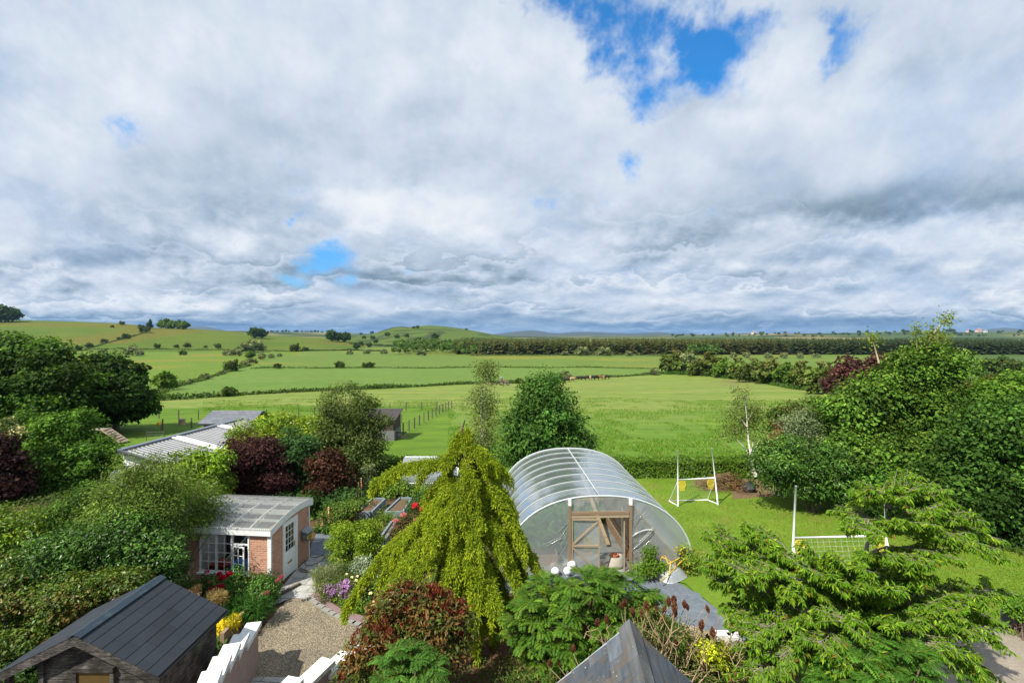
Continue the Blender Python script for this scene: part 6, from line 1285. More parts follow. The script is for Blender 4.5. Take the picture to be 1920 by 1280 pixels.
box_hedge('neatly clipped laurel hedge between the lawn and the rough field', xh(1120, 30.6), xh(1412, 30.6), 30.2, 31.4, 1.12, 17000)
box_hedge('short bright clipped hedge behind the small greenhouse', xh(690, 30.8), xh(945, 30.8), 30.3, 31.4, 1.15, 12000)
# brush heap by the goal
bh0 = G(1360, 915); t = thing('brush_heap', 'brown heap of dead cut brushwood in front of the hedge end', 'brush heap', bh0)
tw = MB()
for i in range(420):
    a = rng.normal(size=3)*np.array([.75, .45, .0]); hgt = max(0, .85-.6*(a[0]**2+a[1]**2))*rng.random(); d_ = rd(1)[0]*np.array([1, 1, .35]); l = .3+.5*rng.random(); a[2] = hgt+.03
    tw.tube([a-d_*l/2, a+d_*l*.1+np.array([0, 0, .04]), a+d_*l/2], .012, 3, False)
tw.V = [np.maximum(v, [-9, -9, .005]) for v in tw.V]; tw.build('twigs', bark('dead_twig', (.17, .10, .06)), t)
mb = MB(); crown(mb, np.array([(0, 0, .2, 1.3, .7, .6)]), 3000, .13, .06, (.17, .10, .055), (.11, .12, .04), .3, rc=.3); mb.build('dry_leaves', LM, t)

# ------------------------------------------------------------------ golden weeping cedar
cd = 14.2; cb = GX(884, cd); ct = thing('golden_cedar', 'big golden green weeping conifer with drooping curtains of foliage left of the polytunnel', 'tree', cb)
q = lambda px, py, dd=0.: P(px, py, cd+dd)-cb
trunk = np.array([[0, 0, -.2], q(884, 1100), q(880, 1000), q(876, 920), q(866, 865), q(862, 830), q(866, 805), q(872, 787)])
tb = MB(); tb.tube(trunk, [.20, .17, .14, .10, .06, .045, .035, .015], 8)
tz = trunk[:, 2]
def tr_at(py): z = q(880, py)[2]; return np.array([np.interp(z, tz, trunk[:, i]) for i in (0, 1, 2)])
brs = [(880, 705, 905, 1.4, .42), (862, 800, 878, .3, .25), (900, 805, 930, .5, .3), (905, 812, 965, -.4, .3), (925, 782, 1005, -.2, .4), (955, 728, 1060, -.4, .45), (985, 655, 1135, -.2, .6), (990, 705, 1150, -1.1, .5), (1010, 760, 1110, -1.3, .45), (940, 815, 1000, -1.2, .4),
       (845, 925, 868, 0, .25), (868, 945, 885, .3, .3), (880, 955, 948, .2, .3), (905, 968, 995, -.4, .35), (945, 995, 1050, -.1, .5), (985, 1018, 1095, -.4, .6), (985, 985, 1110, .8, .5), (985, 890, 1110, -1.7, .5), (965, 850, 1065, -1.3, .45), (930, 890, 1015, -1.3, .4), (895, 858, 965, -1.1, .35), (862, 884, 925, -.8, .3), (838, 905, 862, -.3, .22), (838, 842, 868, -.3, .22), (820, 880, 842, -.2, .15), (815, 852, 838, -.1, .15), (805, 880, 822, 0, .1),
       (1020, 830, 1130, -1.6, .4), (1020, 925, 1130, -1.7, .4), (1040, 880, 1170, -1.6, .4), (910, 830, 945, .2, .3), (920, 920, 960, .5, .35), (860, 835, 905, .4, .25), (990, 880, 1095, -1.2, .45), (1010, 908, 1150, -1., .4), (1020, 850, 1150, -1., .4), (1030, 900, 1185, -.6, .35), (1040, 948, 1135, -.6, .4), (1030, 815, 1135, -.4, .4), (1045, 860, 1195, .3, .3), (1045, 935, 1180, .6, .35), (955, 940, 1025, -.8, .35), (985, 962, 1085, -.9, .4), (1000, 830, 1085, .6, .4), (900, 905, 955, -.5, .25), (920, 840, 985, -.7, .3), (1060, 890, 1195, -.9, .25), (1060, 925, 1205, -.2, .25), (985, 985, 1100, .6, .45)]
for i in range(9): py = rng.uniform(860, 1040); a = rng.uniform(-.3, np.pi+.3); L_ = (py-790)*.0058; brs.append((py, 880+math.cos(a)*L_*F/cd, py+45, math.sin(a)*L_, .35))
nd = MB()
def spray(S, tang, u, rep, br_, L=.07):
    m = len(S)
    for _ in range(rep):
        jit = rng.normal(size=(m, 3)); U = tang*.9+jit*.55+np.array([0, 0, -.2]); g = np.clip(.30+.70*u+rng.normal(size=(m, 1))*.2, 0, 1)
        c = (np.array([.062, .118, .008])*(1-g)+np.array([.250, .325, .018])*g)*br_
        nd.leaves(S+jit*.022, U, rd(m)+np.array([0, -.2, .5]), L+.05*rng.random(m), .026, c, .05)
for (py, tx, ty, dd, arch) in brs:
    p0 = tr_at(py); p1 = q(tx, ty, dd); Lb = np.linalg.norm(p1-p0); n = 10
    t_ = np.linspace(0, 1, n)[:, None]; pts = p0+(p1-p0)*t_; pts[:, 2] = p0[2]+(p1[2]-p0[2])*t_[:, 0]**2.6+(arch*np.sin(np.pi*t_**.75)*.55)[:, 0]; pts[1:] += rng.normal(size=(n-1, 3))*.025
    tb.tube(pts, np.linspace(.018+.006*Lb, .005, n), 5); ax = nrm(p1-p0); side = nrm(np.cross(ax, [0, 0, 1.])); bb_ = np.exp(rng.normal()*.10)
    at_ = lambda s_: np.array([np.interp(s_, t_[:, 0], pts[:, i]) for i in range(3)])
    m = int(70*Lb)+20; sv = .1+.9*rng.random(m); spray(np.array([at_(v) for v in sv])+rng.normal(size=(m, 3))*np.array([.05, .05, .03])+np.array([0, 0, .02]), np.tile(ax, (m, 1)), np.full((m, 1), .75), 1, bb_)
    for k in range(int(5+7*Lb)):           # side boughs, each with a fringe of hanging sprays
        s_ = .18+.82*(k+rng.random())/int(5+7*Lb); s_ = min(s_, 1.); o = at_(s_); sg = 1 if k % 2 else -1
        ln_ = (.12+.34*(1-abs(s_-.55)))*min(1., .35+Lb*.4)*(.6+.7*rng.random()); dv = nrm(ax*(.65+.5*s_)+side*sg*(.8-.45*s_)+np.array([0, 0, .05]))
        for j in range(int(5+16*ln_)):
            f = rng.random()**.8; st = o+dv*ln_*f+np.array([0, 0, -.55*ln_*f*f]); sl_ = (.08+.40*rng.random()**1.5)*(.30+.75*s_*s_)*(.55+.45*min(1.6, Lb))
            mm = int(7+30*sl_); u = np.linspace(0, 1, mm)[:, None]; outd = dv*np.array([1, 1, 0])*.4
            S = st+outd*sl_*(u-.4*u*u)+np.array([0, 0, -1.])*sl_*u**1.4+rng.normal(size=(mm, 3))*.012
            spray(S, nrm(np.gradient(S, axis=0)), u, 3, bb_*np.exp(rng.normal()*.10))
nd.build('foliage', LN, ct); tb.build('trunk', BK, ct, smooth=True)

# ------------------------------------------------------------------ shrubs with compound leaves
def fronds(mb, S, D, Ln, npair, lL, lW, col, col2=None, droop=.45):
    n = len(S); D = nrm(D); Ln = np.broadcast_to(np.asarray(Ln, float), (n,)); cf = np.exp(rng.normal(size=(n, 1))*.18)
    cb_ = np.array(col)*cf
    if col2 is not None: k = rng.random(n) < .3; cb_[k] = np.array(col2)*cf[k]
    for i in range(npair):
        t = .16+.84*i/(npair-1); p = S+D*(Ln*t)[:, None]+np.array([0, 0, -1.])*(Ln*droop*t*t)[:, None]; tg = nrm(D+np.array([0, 0, -2*droop*t])); sd_ = nrm(np.cross(tg, [0, 0, 1.])); upv = np.cross(sd_, tg); w = .55+.45*math.sin(math.pi*min(.97, t*.85+.12))
        for sg in (1, -1): mb.leaves(p, sd_*sg*.85+tg*.5-upv*.25+rng.normal(size=(n, 3))*.08, upv+rng.normal(size=(n, 3))*.15, lL*w, lW, cb_*np.exp(rng.normal(size=(n, 1))*.1), .04)
    mb.leaves(S, D-np.array([0, 0, .2]), np.cross(D, rd(n)), Ln*.8, .012, np.array([.13, .13, .05]), .0)
def frond_shrub(name, label, bl, d, ntip, per, Ln, npair, lL, lW, col, col2, base=None, stems=16):
    b0 = np.array([b[:2] for b in bl]).mean(0); o = GX(b0[0], d) if base is None else base; t = thing(name, label, 'shrub', o); B = W_blobs(bl, d, o); wgt = (B[:, 3]*B[:, 5]); bi = rng.choice(len(B), ntip, p=wgt/wgt.sum()); dr = rd(ntip); dr[:, 2] = np.abs(dr[:, 2])*.9-.12; dr = nrm(dr); tips = B[bi, :3]+dr*B[bi, 3:]*(.7+.3*rng.random((ntip, 1)))
    S = np.repeat(tips, per, 0); a = rng.random(len(S))*6.283; D = np.stack([np.cos(a), np.sin(a), .25+.55*rng.random(len(S))], 1)+np.repeat(dr, per, 0)*.35; mb = MB(); fronds(mb, S, D, Ln*(.7+.5*rng.random(len(S))), npair, lL, lW, col, col2); mb.build('foliage', LM, t)
    tb = MB()
    for j in rng.choice(ntip, min(stems, ntip), replace=False): tb.tube(arc((rng.normal()*.2, rng.normal()*.2, 0), tips[j], .0, 6, .05), np.linspace(.05, .015, 6), 5, False)
    tb.build('stem', BK, t, smooth=True); return t, o
frond_shrub('sumac_shrub', 'large fresh green sumac with drooping feathery leaves in front of the polytunnel door', [(1100, 1100, 60, 34), (1160, 1110, 50, 36), (1040, 1125, 55, 40), (1090, 1150, 80, 40), (1000, 1160, 44, 40), (1180, 1150, 50, 36), (1050, 1200, 70, 50), (985, 1200, 30, 40), (1010, 1240, 40, 40), (1120, 1190, 60, 40), (1215, 1140, 30, 26)], 11.8, 210, 8, .42, 13, .12, .026, (.050, .122, .016), (.085, .165, .022))
frond_shrub('sumac_shrub', 'clump of fern like sumac fronds in front of the red leaved shrub', [(758, 1245, 40, 30), (730, 1270, 40, 30), (795, 1255, 30, 30), (760, 1290, 50, 30)], 9.7, 42, 8, .36, 11, .095, .026, (.042, .112, .02), (.06, .14, .026))
frond_shrub('sumac_shrub', 'patch of feathery bright green sumac leaves below the cherry at the bottom right', [(1620, 1245, 50, 34), (1690, 1240, 50, 34), (1650, 1280, 70, 34), (1740, 1265, 40, 28), (1575, 1270, 36, 28)], 9.8, 66, 8, .42, 11, .11, .028, (.045, .125, .018), (.065, .155, .025))
# bare stag's horn stems with red seed heads
cand = [(622, 840), (646, 820), (568, 885), (541, 915), (487, 935), (418, 955), (740, 880), (770, 840), (825, 865), (895, 815), (925, 805), (928, 845), (930, 885), (868, 860), (866, 915), (868, 970), (985, 830), (1002, 845), (1118, 858), (1082, 950), (1118, 1035), (940, 1050), (1006, 1065), (1148, 995), (1262, 975), (1305, 1000), (350, 1085), (218, 1170), (272, 1165), (690, 878)]
so0 = GX(1230, 10.2); st_ = thing('staghorn_sumac', 'tangle of bare tan sumac branches holding upright dark red seed heads behind the porch roof', 'shrub', so0); tb = MB(); proto = None
for (zx, zy) in cand:
    px, py = 960+zx/3.048, 860+zy/3.048; dd = 10.4+rng.random()*.9; c = P(px, py, dd)-so0
    bx = 1110+(px-960)*.42; m1_ = P(px+(bx-px)*.35+rng.normal()*8, py+46+rng.random()*16, dd-.1)-so0; m2_ = P(bx+rng.normal()*12, py+120, dd-.25)-so0
    m3 = np.array([m2_[0]*.7, m2_[1]*.6, .3])
    pts = np.array([c-np.array([0, 0, .10]), c*.5+m1_*.5+rng.normal(size=3)*.03, m1_, m1_*.5+m2_*.5+rng.normal(size=3)*.05, m2_, m3]); tb.tube(pts, np.linspace(.008, .022, 6), 5, False)
    for k in range(2): e = pts[2]+rng.normal(size=3)*np.array([.25, .2, .1])+np.array([0, 0, .28]); tb.tube(arc(pts[2+k], e, .03, 4, .02), [.012, .01, .008, .006], 4, False)
    if proto is None:
        m = MB(); n = 150; h = rng.random(n); a = rng.random(n)*6.283; r = .036*np.sin(np.pi*np.clip(h*.85+.13, 0, 1)); Pp = np.stack([r*np.cos(a), r*np.sin(a), h*.22-.11], 1); m.leaves(Pp*.8, Pp*np.array([1, 1, 0])+np.array([0, 0, .035]), rd(n), .04, .03, np.array([.17, .085, .06])*np.exp(rng.normal(size=(n, 1))*.25)); th = np.linspace(0, 1, 7); m.lathe(np.c_[.030*np.sin(np.pi*(th*.85+.1)), th*.22-.11], n=8); m.C[-1] = np.tile([.15, .055, .04], (len(m.V[-1]), 1)); proto = m.build('seed_head', LF, st_); k_ = proto
    else: k_ = proto.copy(); COL.objects.link(k_); k_.parent = st_
    k_.location = [float(v) for v in c]; k_.rotation_euler = (rng.normal()*.2, rng.normal()*.25, rng.random()*6); s_ = .8+.45*rng.random(); k_.scale = (s_, s_, s_)
for i in range(90):                        # thin dead twigs
    a = P(rng.uniform(1080, 1440), rng.uniform(1190, 1290), 10.1+rng.random()*1.)-so0; e = a+rng.normal(size=3)*np.array([.3, .2, .15])+np.array([0, 0, .32]); tb.tube(arc(a, e, .02, 4, .03), [.012, .01, .008, .005], 4, False)
tb.build('stem', bark('tan_stem', (.30, .215, .125)), st_, smooth=True)
shrub('underscrub', 'tangled green weeds under the bare sumac branches at the bottom right of the porch', [(1290, 1240, 50, 34), (1350, 1250, 50, 30), (1240, 1190, 34, 30), (1400, 1265, 50, 28), (1130, 1245, 40, 30), (1310, 1290, 80, 30), (1090, 1280, 60, 36), (960, 1265, 40, 24), (1210, 1160, 26, 20)], 11.2, 17000, .09, .035, (.050, .092, .022), col2=(.115, .125, .045), p2=.35, rc=.26, stems=8)
shrub('euphorbia', 'lime yellow flowering clump among the bare sumac branches', [(1330, 1222, 24, 16), (1352, 1215, 14, 12), (1338, 1240, 22, 14)], 10.9, 2400, .075, .04, (.25, .29, .02), col2=(.12, .18, .02), rc=.16, stems=3)
# ------------------------------------------------------------------ red leaved photinia
pb = [(745, 1135, 34, 20), (790, 1135, 36, 24), (830, 1140, 26, 24), (720, 1165, 34, 24), (780, 1175, 64, 36), (840, 1180, 34, 40), (700, 1205, 40, 26), (760, 1215, 60, 36), (690, 1240, 34, 28), (670, 1265, 36, 22), (830, 1230, 40, 40), (720, 1260, 50, 30), (800, 1262, 50, 30), (812, 1118, 14, 14), (762, 1112, 14, 12), (862, 1150, 14, 18), (868, 1200, 12, 20)]
ph = shrub('photinia', 'large glossy shrub with dark red young leaves at the bottom left of the cedar', pb, 10.8, 15000, .11, .042, (.060, .088, .020), col2=(.12, .075, .028), p2=.4, rc=.22, mat=LG, ncl=330, stems=8, up=.8)
o = np.array(ph.location); B = W_blobs(pb, 10.8, o); n = 620; bi = rng.choice(len(B), n); dr = rd(n); dr[:, 2] = np.abs(dr[:, 2])+.1; dr = nrm(dr); tp = B[bi, :3]+dr*B[bi, 3:]*1.02; keep = (tp[:, 2] > 1.75+.35*np.sin(tp[:, 0]*5)) & (rng.random(n) < .8); tp = np.repeat(tp[keep], 12, 0); n = len(tp); U = rng.normal(size=(n, 3))*.5+np.array([0, 0, .95])
c = np.where((rng.random(n) < .6)[:, None], np.array([.115, .022, .020]), np.array([.15, .058, .026]))*np.exp(rng.normal(size=(n, 1))*.35)
MB().leaves(tp+rng.normal(size=(n, 3))*.03, U, rd(n), .10*(.7+.6*rng.random(n)), .036, c).build('young_leaves', LG, ph)
# ------------------------------------------------------------------ cherry with drooping leaves
ch = 11.4; cb2 = GX(1612, ch); cht = thing('cherry_tree', 'spreading cherry with pale trunk and layers of long drooping leaves filling the lower right', 'tree', cb2)
q = lambda px, py, dd=0.: P(px, py, ch+dd)-cb2
tb = MB(); tpts = [np.array([.1, 0, -.1]), q(1606, 1180), q(1622, 1045), q(1626, 1020), q(1640, 1000), q(1662, 972), q(1660, 948), q(1690, 908)]; tb.tube(tpts, [.12, .085, .05, .04, .03, .024, .018, .01], 8)
Ss = {1: q(1604, 1172), 2: q(1622, 1045), 3: q(1652, 985), 4: q(1664, 952)}
lim = [(4, 1710, 915, .3), (4, 1690, 925, -.4), (4, 1660, 935, -.5), (4, 1760, 945, .2), (3, 1700, 985, -.8), (3, 1620, 990, -.7), (3, 1820, 1000, 0), (4, 1702, 905, 0), (4, 1622, 930, .2), (4, 1738, 920, -.2), (4, 1650, 925, .4), (3, 1600, 960, .5), (3, 1790, 965, -.3), (3, 1735, 960, -.6), (3, 1840, 1035, -.5), (3, 1800, 1010, -.7), (2, 1765, 1040, -.7), (2, 1700, 1050, -.9), (1, 1540, 1055, -.5), (1, 1410, 1000, .7), (1, 1350, 1005, 1.1), (1, 1450, 1060, .1), (1, 1335, 1060, .5), (1, 1390, 1110, -.3), (1, 1460, 1100, -.7), (1, 1545, 1090, -.9), (1, 1640, 1100, -1.3), (1, 1710, 1100, -.9), (1, 1800, 1115, -.6), (1, 1855, 1110, 0), (1, 1840, 1190, -.8), (1, 1765, 1160, -1.1), (1, 1690, 1165, -1.3), (1, 1570, 1160, -1.3), (1, 1480, 1160, -.9), (1, 1420, 1185, -1), (1, 1465, 1235, -1.3), (1, 1815, 1235, -1.2), (1, 1380, 1150, .2), (1, 1530, 1215, -1.5), (1, 1750, 1215, -1.4), (1, 1340, 1020, .9), (1, 1590, 1060, -.9), (2, 1650, 1050, -1), (1, 1430, 1020, .3), (1, 1355, 1095, .6), (1, 1830, 1150, -.4), (1, 1410, 1260, -1.2), (1, 1600, 1240, -1.7)]
for i in range(22): px = rng.uniform(1345, 1840); lim.append((1, px, rng.uniform(1040+abs(px-1600)*.12, 1270), rng.uniform(-1.5, 1.2)))
lv = MB(); LP_, LU_ = [], []
for (s0, px, py, dd) in lim:
    p0 = Ss[s0]; p1 = q(px, py, dd); Lb = np.linalg.norm(p1-p0); n = 8; t_ = np.linspace(0, 1, n); pts = p0+(p1-p0)*t_[:, None]; pts[:, 2] += .16*Lb*np.sin(np.pi*t_**.8)*.8; pts[1:] += rng.normal(size=(n-1, 3))*.05
    tb.tube(pts, np.linspace(.016+.009*Lb, .006, n), 5, False); ax = nrm(p1-p0); sd_ = nrm(np.cross(ax, [0, 0, 1.]))
    for k in range(int(26+30*Lb)):
        s_ = .22+.78*rng.random()**.75; o = np.array([np.interp(s_, t_, pts[:, i]) for i in range(3)]); sg = rng.choice([-1, 1]); tl = .22+.42*rng.random(); dv = nrm(ax*.8+sd_*sg*(.4+.6*rng.random())+np.array([0, 0, rng.normal()*.16]))
        m = 5; tw_ = o+dv*tl*np.linspace(0, 1, m)[:, None]; tw_[:, 2] -= .12*tl*np.linspace(0, 1, m)**2; tb.tube(tw_, np.linspace(.005, .003, m), 3, False)
        nl = 27; u = .12+.9*rng.random(nl)**.8; a = rng.random(nl)*6.283; LP_.append(o+dv*tl*u[:, None]+np.array([0, 0, -.12*tl])*(u*u)[:, None]); LU_.append(np.stack([np.cos(a)*.55, np.sin(a)*.55, -.75+.35*rng.normal(size=nl)], 1)+dv*.35)
LPa, LUa = np.vstack(LP_), np.vstack(LU_); n = len(LPa); c = np.where((rng.random(n) < .3)[:, None], np.array([.150, .240, .022]), np.array([.080, .175, .015]))*np.exp(rng.normal(size=(n, 1))*.2); k = rng.random(n) < .012; c[k] = (.17, .09, .03)
lv.leaves(LPa, LUa, rd(n)*.7+np.array([0, 0, .6]), .145*(.7+.5*rng.random(n)), .044, c, .10); lv.build('crown', LM, cht); tb.build('trunk', bark('cherry_bark', (.30, .245, .21)), cht, smooth=True)

# ------------------------------------------------------------------ borders
def plant(name, label, bl, d, n, L, Wd, col, cat='plant', **kw): return shrub(name, label, bl, d, n, L, Wd, col, cat=cat, **kw)
plant('spirea', 'neat rounded bright lime green shrub beside the slab path', [(668, 1008, 44, 30), (640, 1022, 28, 28), (695, 1018, 26, 28), (668, 1035, 42, 20), (650, 995, 24, 18)], 18.9, 12000, .085, .045, (.125, .205, .018), cat='shrub', tip=(.19, .27, .03), col2=(.09, .165, .018), rc=.2, ncl=260)
rs = plant('rose_bush', 'dark bronze leaved rose bush with pink blooms left of the cedar', [(765, 995, 26, 30), (750, 1015, 22, 22), (778, 970, 16, 18), (790, 1010, 18, 24)], 19.0, 6500, .075, .05, (.060, .062, .026), cat='shrub', col2=(.085, .045, .03), rc=.22)
blooms(rs, [(742, 977), (757, 966), (780, 975)], 18.6, .11, (.55, .25, .30))
rs = plant('rose_bush', 'tall green rose with deep pink blooms behind the cedar branches', [(785, 950, 20, 24), (800, 965, 22, 22), (825, 955, 20, 20)], 21, 4500, .09, .05, (.045, .10, .025), cat='shrub', rc=.24)
blooms(rs, [(778, 949), (827, 952), (790, 955), (806, 948)], 20.5, .13, (.60, .05, .12))
lvn = plant('catmint', 'mound of purple flowered catmint at the gravel edge', [(625, 1112, 26, 14), (655, 1112, 20, 16), (640, 1128, 30, 12), (612, 1120, 14, 10)], 16.6, 3600, .09, .025, (.075, .115, .035), rc=.16, stems=2)
mb = MB(); n = 1500; B = W_blobs([(628, 1104, 28, 9), (656, 1104, 20, 12), (642, 1112, 30, 9)], 16.5, np.array(lvn.location)); crown(mb, B, 1500, .05, .04, (.30, .17, .46), (.42, .27, .56), rc=.10, ncl=90); mb.build('flowers', LF, lvn)
plant('lavender', 'grey green spiky lavender at the corner of the slab path', [(610, 1080, 20, 18), (595, 1088, 14, 14), (625, 1085, 14, 16)], 17.3, 3600, .12, .014, (.16, .20, .12), rc=.18, up=.2, droop=-.8, stems=2)
t = plant('daisy_clump', 'white flowered daisy clump behind the purple catmint', [(655, 1085, 22, 16), (672, 1095, 16, 14), (645, 1072, 18, 12)], 17.4, 3000, .08, .03, (.085, .13, .045), rc=.18, stems=2)
blooms(t, [(650, 1076), (660, 1082), (668, 1088), (676, 1094), (662, 1094), (655, 1090), (670, 1080), (680, 1086)], 17.1, .05, (.72, .72, .64))
plant('senecio', 'silver blue leaved clump between the lime shrub and the cedar', [(680, 1062, 20, 16), (695, 1072, 16, 14), (668, 1070, 14, 12)], 17.9, 2600, .09, .04, (.24, .31, .30), col2=(.16, .22, .19), rc=.17, stems=2)
plant('geranium', 'bright green mound at the foot of the cedar by the gravel', [(672, 1143, 22, 13), (655, 1150, 16, 10), (690, 1148, 14, 12)], 15.9, 2600, .07, .05, (.085, .17, .018), rc=.14, stems=2)
t = plant('white_rose', 'low white flowering rose in the cedar fringe by the gravel', [(690, 1120, 16, 20), (702, 1140, 12, 16), (684, 1100, 12, 16)], 16.3, 2400, .07, .04, (.07, .12, .04), rc=.16, stems=2)
blooms(t, [(683, 1104), (695, 1112), (700, 1128), (690, 1136), (696, 1146), (705, 1140)], 16.0, .055, (.74, .74, .66))
plant('potentilla', 'yellow green low shrub left of the cedar skirt', [(735, 1040, 18, 14), (750, 1050, 18, 14), (720, 1055, 14, 12)], 18.2, 2200, .06, .035, (.115, .17, .03), col2=(.26, .24, .03), p2=.3, rc=.15, stems=2)
def spikes(label, pts, d, col, h, group):
    for (a, b), lb in zip(pts, label):
        o = GX(a, d); top = P(a, b, d); t = thing('foxglove', lb, 'flower', o, 0, group); s_ = MB(); s_.tube([(0, 0, 0), (.02, 0, (top[2]-o[2])*.5), tuple(top-o)], .012, 4); s_.build('stem', leafmat('leaf_soft'), t); s_.C
        m = MB(); n = 70; u = rng.random(n); a_ = rng.random(n)*6.283; p = np.stack([.03*np.cos(a_), .03*np.sin(a_), (top-o)[2]-u*h], 1)+np.array([(top-o)[0], 0, 0]); m.leaves(p, np.stack([np.cos(a_), np.sin(a_), np.full(n, -.6)], 1), rd(n), .07*(.4+.6*u), .045, np.array(col)*np.exp(rng.normal(size=(n, 1))*.15), .2); m.build('flowers', LF, t)
        m = MB(); crown(m, np.array([(0, 0, .18, .22, .22, .2)]), 240, .16, .06, (.06, .12, .03), rc=.12, ncl=12); m.build('leaves', LM, t)
spikes(['pink foxglove spike nearest the garden room wall', 'tall pale pink foxglove right of the one by the garden room wall'], [(604, 962), (616, 950)], 22.0, (.45, .20, .24), .55, 'pink foxgloves in the border')
spikes(['pink foxglove against the dark trees left of the raised beds', 'taller foxglove just right of the other against the dark trees'], [(672, 903), (677, 895)], 25.5, (.45, .20, .25), .6, 'pink foxgloves in the border')
plant('border_plants', 'mixed green border perennials on the right of the dark path', [(605, 985, 16, 16), (625, 965, 26, 16), (650, 955, 26, 14), (640, 980, 22, 14), (600, 1005, 12, 12), (670, 945, 20, 10)], 22.4, 6500, .10, .05, (.065, .125, .026), col2=(.11, .17, .04), rc=.22, stems=0)
plant('dark_peony', 'reddish purple leaved clump in front of the left raised bed', [(662, 962, 16, 12), (650, 970, 14, 10)], 22.6, 1500, .09, .05, (.07, .04, .03), col2=(.25, .05, .10), rc=.18, stems=0)
plant('fennel', 'feathery green clump between the two raised beds', [(735, 965, 20, 10), (718, 972, 14, 8), (750, 972, 16, 8)], 22.8, 2200, .10, .02, (.09, .16, .03), rc=.18, stems=0)
plant('mullein', 'tall grey leaved plant by the left hedge end behind the raised beds', [(688, 900, 12, 22), (692, 882, 8, 12), (682, 920, 14, 12)], 26.2, 1600, .14, .06, (.12, .16, .09), rc=.24)
plant('herb_border', 'green leafy herbs behind the raised beds below the small greenhouse', [(730, 918, 26, 10), (700, 925, 22, 10), (765, 918, 26, 12), (745, 905, 20, 10), (800, 915, 26, 12)], 27, 6500, .13, .06, (.085, .165, .025), col2=(.13, .19, .05), rc=.3, stems=0)
plant('border_plants', 'dark leafy plants against the purple and blue green trees', [(640, 935, 30, 14), (600, 945, 30, 18), (570, 940, 34, 20), (540, 935, 30, 16), (510, 935, 30, 14)], 24.2, 7000, .13, .07, (.030, .070, .022), col2=(.05, .10, .03), rc=.32, stems=0)
pe = plant('peony_bed', 'leafy peony bed with crimson blooms below the garden room window', [(445, 1096, 40, 17), (488, 1102, 28, 20), (400, 1094, 30, 12), (470, 1115, 36, 22), (430, 1110, 30, 16), (503, 1110, 14, 16)], 16.2, 11000, .10, .045, (.045, .105, .020), tip=(.07, .15, .03), rc=.22, mat=LG)
blooms(pe, [(411, 1076), (416, 1084), (429, 1077), (397, 1103), (405, 1103), (413, 1101)], 15.7, .10, (.34, .008, .05)); blooms(pe, [(388, 1072), (500, 1112), (520, 1088), (527, 1082), (393, 1090)], 15.8, .075, (.36, .10, .15))
plant('plume_grass', 'tan feathery plume grass by the black shed roof corner', [(408, 1126, 9, 9), (421, 1133, 10, 7), (398, 1118, 6, 6)], 14.6, 800, .16, .016, (.24, .19, .11), rc=.16, up=.1, droop=-.7, stems=0)
plant('plume_grass', 'small tan flower plumes showing just above the black shed ridge end', [(365, 1108, 8, 8), (358, 1115, 8, 6)], 14.6, 500, .13, .02, (.32, .23, .15), rc=.10, up=.1, droop=-.7, stems=0)
plant('day_lily', 'dark green grassy clump in the sleeper bed', [(468, 1142, 28, 14), (452, 1156, 22, 13), (488, 1132, 18, 12), (440, 1142, 18, 12)], 15.0, 4200, .2, .022, (.032, .095, .018), rc=.22, up=.1, droop=-.3, stems=0)
plant('golden_grass', 'bright yellow grassy clump between the black shed and the sleeper wall', [(432, 1168, 12, 7), (424, 1177, 9, 8), (441, 1162, 7, 5)], 14.1, 900, .14, .02, (.42, .36, .02), col2=(.25, .28, .02), rc=.12, up=.2, droop=-.2, stems=0)
plant('weeds', 'leafy green weeds along the polytunnel front right of the door', [(1205, 1066, 18, 9), (1225, 1058, 18, 12), (1240, 1066, 14, 10), (1222, 1040, 8, 12)], 17.9, 2800, .09, .045, (.085, .165, .022), rc=.18, stems=0)
plant('weeds', 'yellow flowered weeds around the upturned wheelbarrow', [(1290, 1048, 18, 14), (1275, 1072, 14, 12), (1300, 1068, 14, 10), (1284, 1030, 10, 8)], 18.3, 2400, .10, .04, (.11, .17, .03), col2=(.34, .30, .03), p2=.12, rc=.2, stems=3)
plant('box_bush', 'bright green leafy bush in the dark planter box at the right edge', [(1912, 1142, 30, 18), (1940, 1140, 34, 22), (1895, 1150, 16, 12)], 14.4, 4500, .08, .05, (.075, .165, .016), cat='shrub', rc=.16, mat=LG)
plant('tunnel_crops', 'leafy green crops growing in the left bed inside the polytunnel', [(1035, 985, 26, 30), (1020, 1000, 24, 30), (1050, 960, 22, 24), (1010, 970, 14, 16), (1015, 990, 34, 42, -1.5), (1045, 985, 24, 40, -1.2)], 21.6, 11000, .16, .09, (.05, .16, .045), rc=.3, stems=0, base=np.array([*pl(-2.3, 3.4)[:2], .36]))
plant('tunnel_crops', 'tall green vine trained behind the polytunnel door', [(1098, 975, 18, 16), (1110, 960, 16, 14), (1085, 985, 12, 14)], 23.5, 2600, .16, .10, (.06, .18, .03), rc=.26, stems=0)
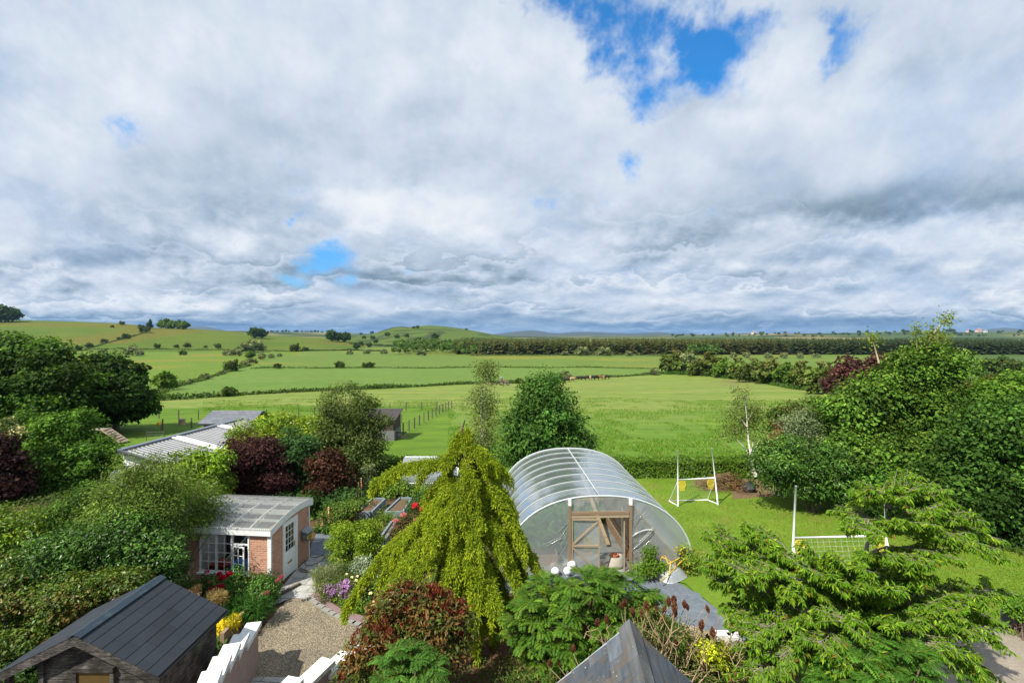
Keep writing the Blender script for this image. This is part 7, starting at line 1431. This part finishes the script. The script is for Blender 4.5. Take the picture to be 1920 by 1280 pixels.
# low plants carpeting the beds and the ground under the shrubs
def carpet(label, poly, n, L, Wd, h, cols):
    a = np.array(poly, float); pp = []
    while len(pp) < n:
        c = rng.uniform(a.min(0), a.max(0), (n*2, 2)); ins = np.zeros(len(c), bool); j = len(a)-1
        for i in range(len(a)):
            xi, yi = a[i]; xj, yj = a[j]; ins ^= ((yi > c[:, 1]) != (yj > c[:, 1])) & (c[:, 0] < (xj-xi)*(c[:, 1]-yi)/(yj-yi+1e-9)+xi); j = i
        pp += list(c[ins])
    c = np.array(pp[:n]); d_ = H*F/(c[:, 1]-HZ); x = (c[:, 0]-960)/F*d_; hh = h*(.3+.9*vnoise(x*1.3+40, d_*1.3+40, 31)); keep = vnoise(x*.9+11, d_*.9+7, 33) > (.34 if h < .45 else .1)
    ci = np.clip((vnoise(x*.8+5, d_*.8+60, 32)*len(cols)*1.2-.1*len(cols)).astype(int), 0, len(cols)-1); col_ = np.array(cols)[ci]*np.exp(rng.normal(size=(n, 1))*.22); p = np.stack([x, d_, .01+hh*rng.random(n)], 1)
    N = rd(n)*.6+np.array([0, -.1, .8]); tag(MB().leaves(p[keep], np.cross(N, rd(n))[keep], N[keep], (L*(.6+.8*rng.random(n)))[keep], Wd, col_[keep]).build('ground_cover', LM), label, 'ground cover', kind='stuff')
carpet('low mixed plants covering the flower beds left of the cedar', [(585, 1110), (600, 1085), (640, 1060), (650, 1035), (650, 985), (640, 950), (760, 905), (900, 905), (955, 1020), (930, 1100), (760, 1165), (640, 1140)], 26000, .09, .05, .30, [(.055, .11, .022), (.09, .15, .03), (.12, .16, .05), (.05, .085, .03), (.10, .14, .07)])
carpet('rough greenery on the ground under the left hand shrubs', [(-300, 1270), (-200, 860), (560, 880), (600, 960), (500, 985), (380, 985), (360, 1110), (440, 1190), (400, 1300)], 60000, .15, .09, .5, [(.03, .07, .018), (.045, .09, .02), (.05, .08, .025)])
carpet('weeds and fallen leaves on the red mulch below the cedar', [(690, 1180), (1000, 1100), (1130, 1130), (1150, 1300), (660, 1300)], 5000, .07, .04, .14, [(.06, .11, .025), (.10, .10, .03), (.16, .09, .05)])
carpet('weeds and long grass along the edge of the slate path', [(1180, 1120), (1290, 1185), (1480, 1245), (1560, 1300), (1000, 1300), (1050, 1150)], 12000, .10, .035, .3, [(.055, .11, .022), (.09, .13, .03), (.13, .14, .06)])
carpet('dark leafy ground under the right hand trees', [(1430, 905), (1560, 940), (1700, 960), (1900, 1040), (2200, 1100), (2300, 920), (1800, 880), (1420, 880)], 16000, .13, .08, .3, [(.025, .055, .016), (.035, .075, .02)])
